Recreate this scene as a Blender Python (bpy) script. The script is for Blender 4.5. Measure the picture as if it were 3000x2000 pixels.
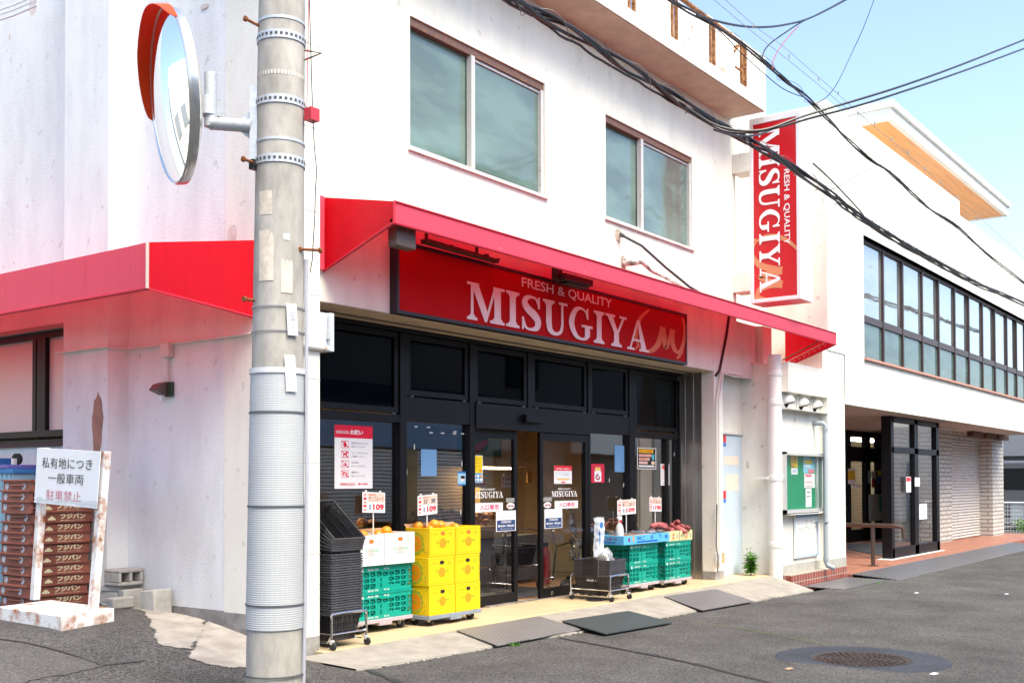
import bpy, bmesh, math, random
from mathutils import Vector, Matrix, noise
for o in list(bpy.data.objects): bpy.data.objects.remove(o)
R=math.radians; PI=math.pi
sc=bpy.context.scene; COL=sc.collection
# ---------------------------------------------------------------- camera
CAM=Vector((-5.655,-6.292,1.3)); FPX,YAW,PIT,ROL,CY=3230.31,0.935345,0.0203103,-0.00257592,1345.26
_fw=Vector((math.sin(YAW)*math.cos(PIT),math.cos(YAW)*math.cos(PIT),math.sin(PIT)))
_r=Vector((math.cos(YAW),-math.sin(YAW),0)); _u=_r.cross(_fw)
_rt=math.cos(ROL)*_r+math.sin(ROL)*_u; _up=-math.sin(ROL)*_r+math.cos(ROL)*_u
cam=bpy.data.cameras.new('camera'); co=bpy.data.objects.new('camera',cam); COL.objects.link(co)
cam.sensor_width=36; cam.lens=FPX/3000*36; cam.shift_y=(CY-1000)/3000; cam.clip_start=.05; cam.clip_end=2000
co.matrix_world=Matrix.Translation(CAM)@Matrix((_rt,_up,-_fw)).transposed().to_4x4()
sc.camera=co
# ---------------------------------------------------------------- sky, sun, exposure
SUN_EL,SUN_AZ=R(58),R(197)       # azimuth clockwise from +Y
w=bpy.data.worlds.new('World'); sc.world=w; w.use_nodes=True
nt=w.node_tree; bg=nt.nodes['Background']; sk=nt.nodes.new('ShaderNodeTexSky')
sk.sky_type='NISHITA'; sk.sun_disc=False; sk.sun_elevation=SUN_EL; sk.sun_rotation=SUN_AZ; sk.air_density=.8; sk.dust_density=2.2; sk.ozone_density=.7
nt.links.new(sk.outputs[0],bg.inputs[0]); bg.inputs[1].default_value=.15
sl=bpy.data.lights.new('sun','SUN'); sl.energy=2.0; sl.angle=R(34); sl.color=(1,.94,.76)
so=bpy.data.objects.new('sun',sl); COL.objects.link(so)
sd=Vector((math.sin(SUN_AZ)*math.cos(SUN_EL),math.cos(SUN_AZ)*math.cos(SUN_EL),math.sin(SUN_EL)))
so.rotation_euler=sd.to_track_quat('Z','Y').to_euler(); so.location=(0,-20,30)
vs=sc.view_settings; vs.view_transform='Standard'; vs.look='None'; vs.exposure=1.6; vs.gamma=1; vs.use_curve_mapping=False
sc.cycles.max_bounces=10; sc.cycles.transparent_max_bounces=24; sc.cycles.sample_clamp_indirect=6; sc.cycles.use_denoising=True
sc.cycles.caustics_reflective=False; sc.cycles.caustics_refractive=False
# ---------------------------------------------------------------- a survey of the photograph: rays that meet known planes
def ray(x,y): return _rt*((x-1500)/FPX)-_up*((y-CY)/FPX)+_fw
def hit(x,y,ax,v):
    d=ray(x,y); return CAM+d*((v-CAM[ax])/d[ax])
def F(x,y,Y): return hit(x,y,1,Y)
def S(x,y,X): return hit(x,y,0,X)
def G(x,y,z): return hit(x,y,2,z)
def ss(t): t=max(0,min(1,t)); return t*t*(3-2*t)
def lerp(a,b,t): return a+(b-a)*t
def road_z(X,Y):
    z=-.045-.0155*max(0,min(9,X))-.0*Y
    z+=.325*ss((Y+1.25)/2.3)*ss((.12-X)/.4)
    if X>.1 and Y>-.75: z-=.16*ss((Y+.75)/.3)*ss((X-.1)/.2)
    return z
def street_z(X,Y): return -.045-.0155*max(0,min(9,X))+.325*ss((Y+1.25)/2.3)*ss((.12-X)/.4)
def T(x,y,fn=street_z):
    z=-.05
    for _ in range(40):
        p=G(x,y,z); z=.6*z+.4*fn(p.x,p.y)
    return Vector((p.x,p.y,z))
# ---------------------------------------------------------------- materials
MATS={}
def mat(name,col,rough=.6,metal=0,nz=0,nsc=6,bump=0,bsc=60,bdist=.004,spec=.5,col2=None,thr=None,alpha=None,trans=0,coat=0,emit=0,island=0,stretch=None,detail=6):
    if name in MATS: return MATS[name]
    m=bpy.data.materials.new(name); m.use_nodes=True; n=m.node_tree.nodes; L=m.node_tree.links
    b=n['Principled BSDF']; MATS[name]=m
    b.inputs['Roughness'].default_value=rough; b.inputs['Metallic'].default_value=metal; b.inputs['Specular IOR Level'].default_value=spec
    b.inputs['Base Color'].default_value=(*col,1)
    if coat: b.inputs['Coat Weight'].default_value=coat; b.inputs['Coat Roughness'].default_value=.08
    if emit: b.inputs['Emission Color'].default_value=(*col,1); b.inputs['Emission Strength'].default_value=emit
    tc=n.new('ShaderNodeTexCoord'); mp=n.new('ShaderNodeMapping'); L.new(tc.outputs['Object'],mp.inputs['Vector'])
    if stretch: mp.inputs['Scale'].default_value=stretch
    if nz or col2:
        t=n.new('ShaderNodeTexNoise'); t.inputs['Scale'].default_value=nsc; t.inputs['Detail'].default_value=detail; t.inputs['Roughness'].default_value=.62
        L.new(mp.outputs[0],t.inputs['Vector'])
        r=n.new('ShaderNodeValToRGB'); L.new(t.outputs['Fac'],r.inputs['Fac'])
        lo,hi=thr if thr else (.3,.7)
        r.color_ramp.elements[0].position=lo; r.color_ramp.elements[1].position=hi
        c1=col; c2=col2 if col2 else tuple(min(1,c*(1+nz)) for c in col)
        if not col2: c1=tuple(c*(1-nz) for c in col)
        r.color_ramp.elements[0].color=(*c1,1); r.color_ramp.elements[1].color=(*c2,1)
        out=r.outputs[0]
        if island:
            oi=n.new('ShaderNodeObjectInfo'); mr=n.new('ShaderNodeMapRange'); mr.inputs[3].default_value=1-island; mr.inputs[4].default_value=1+island
            L.new(oi.outputs['Random'],mr.inputs[0]); hv=n.new('ShaderNodeHueSaturation'); L.new(mr.outputs[0],hv.inputs['Value']); L.new(out,hv.inputs['Color']); out=hv.outputs[0]
        L.new(out,b.inputs['Base Color'])
    if bump:
        t2=n.new('ShaderNodeTexNoise'); t2.inputs['Scale'].default_value=bsc; t2.inputs['Detail'].default_value=3; L.new(tc.outputs['Object'],t2.inputs['Vector'])
        bp=n.new('ShaderNodeBump'); bp.inputs['Strength'].default_value=bump; bp.inputs['Distance'].default_value=bdist
        L.new(t2.outputs['Fac'],bp.inputs['Height']); L.new(bp.outputs[0],b.inputs['Normal'])
    if trans:
        tl=n.new('ShaderNodeBsdfTranslucent'); tl.inputs[0].default_value=(*[min(1,c*1.3) for c in col],1)
        mx=n.new('ShaderNodeMixShader'); mx.inputs[0].default_value=trans; L.new(b.outputs[0],mx.inputs[1]); L.new(tl.outputs[0],mx.inputs[2]); L.new(mx.outputs[0],n['Material Output'].inputs[0])
    return m
def glassmat(name,tint=(.9,.95,.93),refl=1.0,rough=0.0,wave=0,body=None,bodyw=0):
    if name in MATS: return MATS[name]
    m=bpy.data.materials.new(name); m.use_nodes=True; n=m.node_tree.nodes; L=m.node_tree.links; MATS[name]=m
    n.remove(n['Principled BSDF']); tr=n.new('ShaderNodeBsdfTransparent'); tr.inputs[0].default_value=(*tint,1)
    gl=n.new('ShaderNodeBsdfGlossy'); gl.inputs['Roughness'].default_value=rough; fr=n.new('ShaderNodeFresnel'); ge=n.new('ShaderNodeNewGeometry'); io=n.new('ShaderNodeMapRange'); io.inputs[3].default_value=1.5; io.inputs[4].default_value=1/1.5
    L.new(ge.outputs['Backfacing'],io.inputs[0]); L.new(io.outputs[0],fr.inputs[0])  # a thin sheet: both faces reflect alike
    mu=n.new('ShaderNodeMath'); mu.operation='MULTIPLY'; mu.inputs[1].default_value=refl; mu.use_clamp=True; L.new(fr.outputs[0],mu.inputs[0])
    if wave:
        tc=n.new('ShaderNodeTexCoord'); t2=n.new('ShaderNodeTexNoise'); t2.inputs['Scale'].default_value=2.2; t2.inputs['Detail'].default_value=1; L.new(tc.outputs['Object'],t2.inputs['Vector'])
        bp=n.new('ShaderNodeBump'); bp.inputs['Strength'].default_value=wave; bp.inputs['Distance'].default_value=.02; L.new(t2.outputs['Fac'],bp.inputs['Height']); L.new(bp.outputs[0],gl.inputs['Normal'])
    base=tr.outputs[0]
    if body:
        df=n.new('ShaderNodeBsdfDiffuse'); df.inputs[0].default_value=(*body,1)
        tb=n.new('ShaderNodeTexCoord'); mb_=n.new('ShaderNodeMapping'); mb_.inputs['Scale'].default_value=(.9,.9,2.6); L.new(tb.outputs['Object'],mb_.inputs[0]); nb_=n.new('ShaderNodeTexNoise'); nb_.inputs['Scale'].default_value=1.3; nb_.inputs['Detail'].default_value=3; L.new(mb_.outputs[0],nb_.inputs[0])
        rb=n.new('ShaderNodeValToRGB'); rb.color_ramp.elements[0].position=.36; rb.color_ramp.elements[1].position=.6; rb.color_ramp.elements[0].color=(*[c*.74 for c in body],1); rb.color_ramp.elements[1].color=(*[c*1.12 for c in body],1); L.new(nb_.outputs[0],rb.inputs[0]); L.new(rb.outputs[0],df.inputs[0])  # painted tone bands for reflections and things behind the glass
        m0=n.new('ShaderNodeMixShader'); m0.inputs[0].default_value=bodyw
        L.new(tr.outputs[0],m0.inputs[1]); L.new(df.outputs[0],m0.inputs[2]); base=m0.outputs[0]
    mx=n.new('ShaderNodeMixShader'); L.new(mu.outputs[0],mx.inputs[0]); L.new(base,mx.inputs[1]); L.new(gl.outputs[0],mx.inputs[2]); L.new(mx.outputs[0],n['Material Output'].inputs[0])
    return m
def gridmat(name,col,mortar,sx,sz,axis='XZ',msize=.02,offset=.5,rough=.5,bumpd=.003,var=.1,freq=2):
    """bricks, tiles or boards laid on a surface"""
    if name in MATS: return MATS[name]
    m=bpy.data.materials.new(name); m.use_nodes=True; n=m.node_tree.nodes; L=m.node_tree.links; MATS[name]=m; b=n['Principled BSDF']; b.inputs['Roughness'].default_value=rough
    tc=n.new('ShaderNodeTexCoord'); sp=n.new('ShaderNodeSeparateXYZ'); cb=n.new('ShaderNodeCombineXYZ'); L.new(tc.outputs['Object'],sp.inputs[0])
    a={'X':0,'Y':1,'Z':2}
    if axis=='SZ':
        ad=n.new('ShaderNodeMath'); L.new(sp.outputs[0],ad.inputs[0]); L.new(sp.outputs[1],ad.inputs[1]); L.new(ad.outputs[0],cb.inputs[0]); L.new(sp.outputs[2],cb.inputs[1])
    else:
        L.new(sp.outputs[a[axis[0]]],cb.inputs[0]); L.new(sp.outputs[a[axis[1]]],cb.inputs[1])
    bt=n.new('ShaderNodeTexBrick'); L.new(cb.outputs[0],bt.inputs['Vector']); bt.inputs['Scale'].default_value=1; bt.inputs['Brick Width'].default_value=sx; bt.inputs['Row Height'].default_value=sz
    bt.inputs['Mortar Size'].default_value=msize; bt.inputs['Mortar Smooth'].default_value=.1; bt.offset=offset; bt.offset_frequency=freq
    bt.inputs['Color1'].default_value=(*[c*(1-var) for c in col],1); bt.inputs['Color2'].default_value=(*[min(1,c*(1+var)) for c in col],1); bt.inputs['Mortar'].default_value=(*mortar,1)
    nz=n.new('ShaderNodeTexNoise'); nz.inputs['Scale'].default_value=3; nz.inputs['Detail'].default_value=6; L.new(tc.outputs['Object'],nz.inputs['Vector'])
    mr=n.new('ShaderNodeMapRange'); mr.inputs[3].default_value=.78; mr.inputs[4].default_value=1.15; L.new(nz.outputs['Fac'],mr.inputs[0])
    hs=n.new('ShaderNodeHueSaturation'); L.new(mr.outputs[0],hs.inputs['Value']); L.new(bt.outputs['Color'],hs.inputs['Color']); L.new(hs.outputs[0],b.inputs['Base Color'])
    bp=n.new('ShaderNodeBump'); bp.inputs['Distance'].default_value=bumpd; bp.inputs['Strength'].default_value=.8; bp.invert=True; L.new(bt.outputs['Fac'],bp.inputs['Height']); L.new(bp.outputs[0],b.inputs['Normal'])
    return m
def stucco(name,col,rusty=0):
    """rough-cast paint, faint grey run-off streaks and dirt blotches"""
    m=mat(name,col,.85,bump=.55,bsc=75,bdist=.005,spec=.25); n=m.node_tree.nodes; L=m.node_tree.links; b=n['Principled BSDF']
    tc=n.new('ShaderNodeTexCoord'); mp=n.new('ShaderNodeMapping'); mp.inputs['Scale'].default_value=(1.6,1.6,.5); L.new(tc.outputs['Object'],mp.inputs[0])
    t=n.new('ShaderNodeTexNoise'); t.inputs['Scale'].default_value=1.5; t.inputs['Detail'].default_value=8; t.inputs['Roughness'].default_value=.65; L.new(mp.outputs[0],t.inputs[0])
    r=n.new('ShaderNodeValToRGB'); r.color_ramp.elements[0].position=.32; r.color_ramp.elements[1].position=.56
    r.color_ramp.elements[0].color=(*[c*.85 for c in col],1); r.color_ramp.elements[1].color=(*col,1); L.new(t.outputs[0],r.inputs[0])
    t2=n.new('ShaderNodeTexNoise'); t2.inputs['Scale'].default_value=9; t2.inputs['Detail'].default_value=8; L.new(tc.outputs['Object'],t2.inputs[0])
    r2=n.new('ShaderNodeValToRGB'); r2.color_ramp.elements[0].position=.27; r2.color_ramp.elements[1].position=.36; r2.color_ramp.elements[0].color=(.62,.56,.5,1) if rusty else (.72,.7,.68,1); r2.color_ramp.elements[1].color=(1,1,1,1); L.new(t2.outputs[0],r2.inputs[0])
    mx=n.new('ShaderNodeMixRGB'); mx.blend_type='MULTIPLY'; mx.inputs[0].default_value=.75; L.new(r.outputs[0],mx.inputs[1]); L.new(r2.outputs[0],mx.inputs[2]); L.new(mx.outputs[0],b.inputs['Base Color'])
    return m
def rustpaint(name,paint,amount=.5,sc_=5):
    m=mat(name,(.35,.11,.02),.7,nz=.4,nsc=30,bump=.3,bsc=80,bdist=.002); n=m.node_tree.nodes; L=m.node_tree.links; b=n['Principled BSDF']
    src=b.inputs['Base Color'].links[0].from_socket
    tc=n.new('ShaderNodeTexCoord'); t=n.new('ShaderNodeTexNoise'); t.inputs['Scale'].default_value=sc_; t.inputs['Detail'].default_value=9; t.inputs['Roughness'].default_value=.7; L.new(tc.outputs['Object'],t.inputs[0])
    r=n.new('ShaderNodeValToRGB'); r.color_ramp.elements[0].position=amount-.05; r.color_ramp.elements[1].position=amount+.13; L.new(t.outputs[0],r.inputs[0])
    mx=n.new('ShaderNodeMixRGB'); L.new(r.outputs[0],mx.inputs[0]); L.new(src,mx.inputs[1]); mx.inputs[2].default_value=(*paint,1); L.new(mx.outputs[0],b.inputs['Base Color'])
    return m
# ---------------------------------------------------------------- mesh builder
class MB:
    def __init__(s): s.v=[]; s.f=[]; s.m=[]
    def add(s,vs,fs,m=0):
        k=len(s.v); s.v+=[Vector(v) for v in vs]; s.f+=[tuple(k+i for i in f) for f in fs]; s.m+=[m]*len(fs); return s
    def poly(s,pts,m=0): return s.add(pts,[tuple(range(len(pts)))],m)
    def hexa(s,p,m=0): return s.add(p,[(0,3,2,1),(4,5,6,7),(0,1,5,4),(1,2,6,5),(2,3,7,6),(3,0,4,7)],m)
    def box(s,x0,x1,y0,y1,z0,z1,m=0):
        x0,x1=sorted((x0,x1)); y0,y1=sorted((y0,y1)); z0,z1=sorted((z0,z1))
        return s.hexa([(x0,y0,z0),(x1,y0,z0),(x1,y1,z0),(x0,y1,z0),(x0,y0,z1),(x1,y0,z1),(x1,y1,z1),(x0,y1,z1)],m)
    def slab(s,pts,d,m=0):
        """polygon pts thickened along vector d"""
        n=len(pts); d=Vector(d); a=[Vector(p) for p in pts]; b=[p+d for p in a]
        return s.add(a+b,[tuple(range(n))[::-1],tuple(range(n,2*n))]+[(i,(i+1)%n,n+(i+1)%n,n+i) for i in range(n)],m)
    def tube(s,path,r,n=8,m=0,cap=True):
        P=[Vector(p) for p in path]; rs=r if isinstance(r,(list,tuple)) else [r]*len(P); k=len(s.v); nrm=None
        for i,p in enumerate(P):
            t=(P[min(i+1,len(P)-1)]-P[max(i-1,0)])
            t=t.normalized() if t.length>1e-9 else Vector((0,0,1))
            if nrm is None: nrm=t.orthogonal().normalized()
            nrm=(nrm-t*nrm.dot(t)); nrm=nrm.normalized() if nrm.length>1e-6 else t.orthogonal().normalized()
            bn=t.cross(nrm)
            for j in range(n):
                a=2*PI*j/n; s.v.append(p+(nrm*math.cos(a)+bn*math.sin(a))*rs[i])
        for i in range(len(P)-1):
            for j in range(n):
                s.f.append((k+i*n+j,k+i*n+(j+1)%n,k+(i+1)*n+(j+1)%n,k+(i+1)*n+j)); s.m.append(m)
        if cap:
            s.f.append(tuple(k+j for j in range(n))[::-1]); s.m.append(m); s.f.append(tuple(k+(len(P)-1)*n+j for j in range(n))); s.m.append(m)
        return s
    def lathe(s,c,prof,n=24,m=0,axis=(0,0,1),cap=True):
        """prof: (radius, height) along axis from c"""
        ax=Vector(axis).normalized(); a=ax.orthogonal().normalized(); b=ax.cross(a); c=Vector(c); k=len(s.v)
        for r,h in prof:
            for j in range(n):
                t=2*PI*j/n; s.v.append(c+ax*h+(a*math.cos(t)+b*math.sin(t))*r)
        for i in range(len(prof)-1):
            for j in range(n):
                s.f.append((k+i*n+j,k+i*n+(j+1)%n,k+(i+1)*n+(j+1)%n,k+(i+1)*n+j)); s.m.append(m)
        if cap:
            s.f.append(tuple(k+j for j in range(n))[::-1]); s.m.append(m); s.f.append(tuple(k+(len(prof)-1)*n+j for j in range(n))); s.m.append(m)
        return s
    def ball(s,c,r,n=12,k=8,m=0,sq=(1,1,1),jit=0,rnd=None):
        c=Vector(c); base=len(s.v); rs=[]
        for i in range(1,k):
            p=PI*i/k
            for j in range(n):
                t=2*PI*j/n; q=r*(1+(rnd.uniform(-jit,jit) if rnd else 0))
                s.v.append(c+Vector((q*math.sin(p)*math.cos(t)*sq[0],q*math.sin(p)*math.sin(t)*sq[1],q*math.cos(p)*sq[2])))
        a=len(s.v); s.v.append(c+Vector((0,0,r*sq[2]))); s.v.append(c-Vector((0,0,r*sq[2])))
        for i in range(k-2):
            for j in range(n): s.f.append((base+i*n+j,base+(i+1)*n+j,base+(i+1)*n+(j+1)%n,base+i*n+(j+1)%n)); s.m.append(m)
        for j in range(n):
            s.f.append((a,base+j,base+(j+1)%n)); s.m.append(m); q=base+(k-2)*n; s.f.append((a+1,q+(j+1)%n,q+j)); s.m.append(m)
        return s
    def wall(s,u0,u1,z0,z1,holes,fn,depth,m=0,mr=None):
        """skin with rectangular openings; fn(u,z,d) -> point, d = depth behind the face"""
        us=sorted({u0,u1,*[h[0] for h in holes],*[h[1] for h in holes]}); zs=sorted({z0,z1,*[h[2] for h in holes],*[h[3] for h in holes]})
        us=[u for u in us if u0<=u<=u1]; zs=[z for z in zs if z0<=z<=z1]
        for i in range(len(us)-1):
            for j in range(len(zs)-1):
                cu,cz=(us[i]+us[i+1])/2,(zs[j]+zs[j+1])/2
                if any(h[0]<cu<h[1] and h[2]<cz<h[3] for h in holes): continue
                s.poly([fn(us[i],zs[j],0),fn(us[i+1],zs[j],0),fn(us[i+1],zs[j+1],0),fn(us[i],zs[j+1],0)],m)
        for h in holes:
            a,b,c,d=h[:4]; D=h[4] if len(h)>4 else depth
            for (p,q) in (((a,c),(b,c)),((b,c),(b,d)),((b,d),(a,d)),((a,d),(a,c))):
                s.poly([fn(p[0],p[1],0),fn(p[0],p[1],D),fn(q[0],q[1],D),fn(q[0],q[1],0)],m if mr is None else mr)
        return s
def link(name,me,parent=None):
    o=bpy.data.objects.new(name,me); COL.objects.link(o)
    if parent: o.parent=parent
    return o
def wloc(o):
    v=Vector((0,0,0))
    while o: v+=o.location; o=o.parent
    return v
def obj(name,mb,mats,parent=None,world=True,bev=0,smooth=None,loc=None,origin=None):
    """one mesh object; world=True: builder points are world points and the parent is not rotated"""
    me=bpy.data.meshes.new(name); off=wloc(parent) if (parent and world) else Vector((0,0,0))
    if origin is not None: off=Vector(origin)
    me.from_pydata([tuple(v-off) for v in mb.v],[],mb.f)
    for m in (mats if isinstance(mats,(list,tuple)) else [mats]): me.materials.append(m)
    me.polygons.foreach_set('material_index',mb.m); me.update()
    b=bmesh.new(); b.from_mesh(me); bmesh.ops.recalc_face_normals(b,faces=b.faces) if smooth!='keep' else None; b.to_mesh(me); b.free()
    if smooth and smooth!='keep':
        me.shade_smooth(); me.set_sharp_from_angle(angle=R(smooth if smooth is not True else 40))
    o=link(name,me,parent)
    if origin is not None: o.location=off
    if loc is not None: o.location=loc
    if bev:
        bm=o.modifiers.new('bevel','BEVEL'); bm.width=bev; bm.segments=2; bm.limit_method='ANGLE'; bm.angle_limit=R(40)
    return o
def tag(o,label,cat,group=None,kind=None):
    if label: o['label']=label
    if cat: o['category']=cat
    if group: o['group']=group
    if kind: o['kind']=kind
    return o
def thing(name,label,cat,loc=(0,0,0),rz=0,group=None):
    o=bpy.data.objects.new(name,None); COL.objects.link(o); o.location=loc; o.rotation_euler=(0,0,rz); o.empty_display_size=.1
    return tag(o,label,cat,group)
def solo(name,label,cat,mb,mats,group=None,**k):
    xs=[v for v in mb.v]; c=Vector((sum(v.x for v in xs)/len(xs),sum(v.y for v in xs)/len(xs),min(v.z for v in xs)))
    return tag(obj(name,mb,mats,origin=c,**k),label,cat,group)
def struct(name,mb,mats,**k): return tag(obj(name,mb,mats,**k),None,None,None,'structure')
def dup(root,loc,rot=(0,0,0),label=None,scale=None):
    r=root.copy(); COL.objects.link(r); r.location=loc; r.rotation_euler=rot
    if scale: r.scale=scale
    if label: r['label']=label
    for ch in list(root.children):
        c=ch.copy(); COL.objects.link(c); c.parent=r
        for g in list(ch.children):
            d=g.copy(); COL.objects.link(d); d.parent=c
    return r
# lettering --------------------------------------------------------
_tx={}
def text2d(s,bold=0,res=3):
    k=(s,bold)
    if k not in _tx:
        cu=bpy.data.curves.new('letters','FONT'); cu.body=s; cu.offset=bold; cu.resolution_u=res; cu.fill_mode='FRONT'
        o=bpy.data.objects.new('letters',cu); me=o.to_mesh()
        vs=[(v.co.x,v.co.y) for v in me.vertices]; fs=[tuple(p.vertices) for p in me.polygons]
        o.to_mesh_clear(); bpy.data.objects.remove(o); bpy.data.curves.remove(cu)
        if vs:
            x0=min(v[0] for v in vs); x1=max(v[0] for v in vs); y0=min(v[1] for v in vs); y1=max(v[1] for v in vs)
            vs=[((x-x0)/max(1e-6,x1-x0),(y-y0)/max(1e-6,y1-y0)) for x,y in vs]; asp=(x1-x0)/max(1e-6,y1-y0)
        else: asp=1
        _tx[k]=(vs,fs,asp)
    return _tx[k]
class Plane:
    """a painted face: o origin, u right, v up, n outward"""
    def __init__(s,o,u,v,n=None):
        s.o=Vector(o); s.u=Vector(u); s.v=Vector(v); s.n=Vector(n) if n else s.u.cross(s.v).normalized()
    def P(s,x,y,d=0): return s.o+s.u*x+s.v*y+s.n*d
    def text(s,mb,t,x0,y0,w,h,m=0,d=.0015,bold=0,fit=True):
        vs,fs,asp=text2d(t,bold)
        if not fit: w=h*asp
        mb.add([s.P(x0+x*w,y0+y*h,d) for x,y in vs],fs,m); return w
    def rect(s,mb,x0,y0,x1,y1,m=0,d=.001): mb.poly([s.P(x0,y0,d),s.P(x1,y0,d),s.P(x1,y1,d),s.P(x0,y1,d)],m)
    def frame(s,mb,x0,y0,x1,y1,t,m=0,d=.001):
        s.rect(mb,x0,y0,x1,y0+t,m,d); s.rect(mb,x0,y1-t,x1,y1,m,d); s.rect(mb,x0,y0+t,x0+t,y1-t,m,d); s.rect(mb,x1-t,y0+t,x1,y1-t,m,d)
    def disc(s,mb,x,y,r,m=0,d=.001,n=20,ry=None):
        mb.poly([s.P(x+r*math.cos(2*PI*i/n),y+(ry or r)*math.sin(2*PI*i/n),d) for i in range(n)],m)
    def stroke(s,mb,pts,m=0,d=.001,closed=False):
        """pts: (x,y,halfwidth), smoothed"""
        P=pts; N=len(P); out=[]
        for i in range(N-1):
            p0,p1,p2,p3=P[max(i-1,0)],P[i],P[i+1],P[min(i+2,N-1)]
            for k in range(6):
                t=k/6; out.append(tuple(.5*((2*b)+(c-a)*t+(2*a-5*b+4*c-e)*t*t+(3*b-a-3*c+e)*t**3) for a,b,c,e in zip(p0,p1,p2,p3)))
        out.append(P[-1]); vs=[]; 
        for i,(x,y,h) in enumerate(out):
            a=out[max(i-1,0)]; b=out[min(i+1,len(out)-1)]; tx,ty=b[0]-a[0],b[1]-a[1]; l=math.hypot(tx,ty) or 1
            vs+=[s.P(x-ty/l*h,y+tx/l*h,d),s.P(x+ty/l*h,y-tx/l*h,d)]
        mb.add(vs,[(2*i,2*i+1,2*i+3,2*i+2) for i in range(len(out)-1)],m)
# heavy slab-serif capitals drawn by hand, 1 unit high
SER=.075
def _ser(x0,x1,y): return [(x0,y),(x1,y),(x1,y+SER),(x0,y+SER)]
def _brk(x0,x1,y,up):  # bracketed stem end
    k=.09 if up else -.09; b=y+SER if up else y
    return [(x0-.07,b),(x1+.07,b),(x1,b+k),(x0,b+k)]
LET={
'I':(.44,[_ser(0,.44,0),_ser(0,.44,1-SER),[(.12,SER),(.32,SER),(.32,1-SER),(.12,1-SER)],_brk(.12,.32,0,1),_brk(.12,.32,1-SER,0)],[]),
'M':(1.16,[_ser(0,.31,0),_ser(0,.36,1-SER),_ser(.70,1.16,0),_ser(.80,1.16,1-SER),[(.11,SER),(.19,SER),(.19,1-SER),(.11,1-SER)],
   [(.13,1-SER),(.36,1-SER),(.645,.22),(.535,0)],[(.535,0),(.60,0),(.885,1-SER),(.80,1-SER)],[(.83,SER),(1.04,SER),(1.04,1-SER),(.83,1-SER)],_brk(.83,1.04,0,1),_brk(.11,.19,0,1)],[]),
'S':(.72,[[(.59,.66),(.66,.66),(.66,1.0),(.61,1.0),(.56,.9)],[(.04,.36),(.11,.36),(.13,.1),(.09,0),(.04,0)]],
   [[(.61,.74,.03),(.53,.92,.035),(.36,.965,.04),(.19,.90,.075),(.135,.75,.1),(.25,.60,.115),(.45,.47,.125),(.585,.31,.11),(.55,.11,.085),(.36,.035,.04),(.18,.07,.035),(.08,.30,.03)]]),
'U':(.90,[_ser(0,.42,1-SER),_ser(.58,.90,1-SER),_brk(.11,.31,1-SER,0)],[[(.21,1-SER,.1),(.21,.6,.1),(.215,.3,.1),(.28,.11,.085),(.46,.04,.05),(.63,.11,.05),(.70,.3,.045),(.705,.6,.042),(.705,1-SER,.042)]]),
'G':(.94,[_ser(.50,.94,.40),[(.63,.08),(.83,.14),(.83,.42),(.63,.42)],[(.70,.66),(.77,.66),(.77,1.0),(.72,1.0),(.66,.88)]],
   [[(.74,.68,.025),(.66,.88,.03),(.48,.965,.04),(.27,.88,.075),(.13,.62,.1),(.125,.38,.1),(.27,.12,.075),(.48,.035,.04),(.66,.07,.05),(.75,.15,.06)]]),
'Y':(.92,[_ser(0,.41,1-SER),_ser(.60,.92,1-SER),_ser(.24,.70,0),[(.36,SER),(.57,SER),(.57,.44),(.36,.44)],[(.08,1-SER),(.31,1-SER),(.55,.44),(.37,.42)],[(.71,1-SER),(.81,1-SER),(.57,.44),(.47,.44)],_brk(.36,.57,0,1)],[]),
'A':(1.0,[_ser(0,.32,0),_ser(.54,1.0,0),[(.11,SER),(.18,SER),(.50,.92),(.44,1.0)],[(.44,1.0),(.56,1.0),(.88,SER),(.64,SER)],[(.25,.30),(.70,.30),(.67,.37),(.27,.37)]],[]),
}
def serif(pl,mb,word,x0,y0,w,h,m=0,d=.003):
    tot=sum(LET[c][0] for c in word)+.045*(len(word)-1); k=w/tot; x=x0; dd=d
    for c in word:
        wd,polys,strokes=LET[c]
        for p in polys:
            dd+=.00022; mb.poly([pl.P(x+a*k,y0+b*h,dd) for a,b in p],m)
        q=Plane(pl.P(x,y0),pl.u*k,pl.v*h,pl.n)
        for s in strokes:
            dd+=.00022; q.stroke(mb,s,m,dd)
        x+=(wd+.045)*k
        if dd>d+.008: dd=d
def emblem(pl,mb,x,y,w,h,m=0,d=.002):
    """loose ring with a brushed M across it; (x,y) lower left"""
    q=Plane(pl.P(x,y),pl.u*w,pl.v*h,pl.n)
    q.stroke(mb,[(.30,1.0,.022),(.16,.80,.03),(.07,.55,.034),(.05,.30,.03),(.09,.12,.022),(.03,-.02,.012)],m,d)
    q.stroke(mb,[(.10,.10,.012),(.20,.02,.03),(.33,.03,.045),(.46,.22,.05),(.53,.52,.045),(.56,.66,.06)],m,d+.0004)
    q.stroke(mb,[(.56,.66,.05),(.585,.40,.05),(.61,.16,.03),(.68,.34,.04),(.74,.60,.05),(.76,.66,.06)],m,d+.0008)
    q.stroke(mb,[(.755,.66,.05),(.745,.38,.045),(.80,.16,.045),(.90,.14,.04),(.97,.36,.036),(1.0,.62,.032),(.99,.86,.026),(.96,1.0,.02)],m,d+.0012)
    q.stroke(mb,[(.97,.36,.03),(.92,.12,.03),(.84,-.04,.02)],m,d+.0016)
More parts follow.
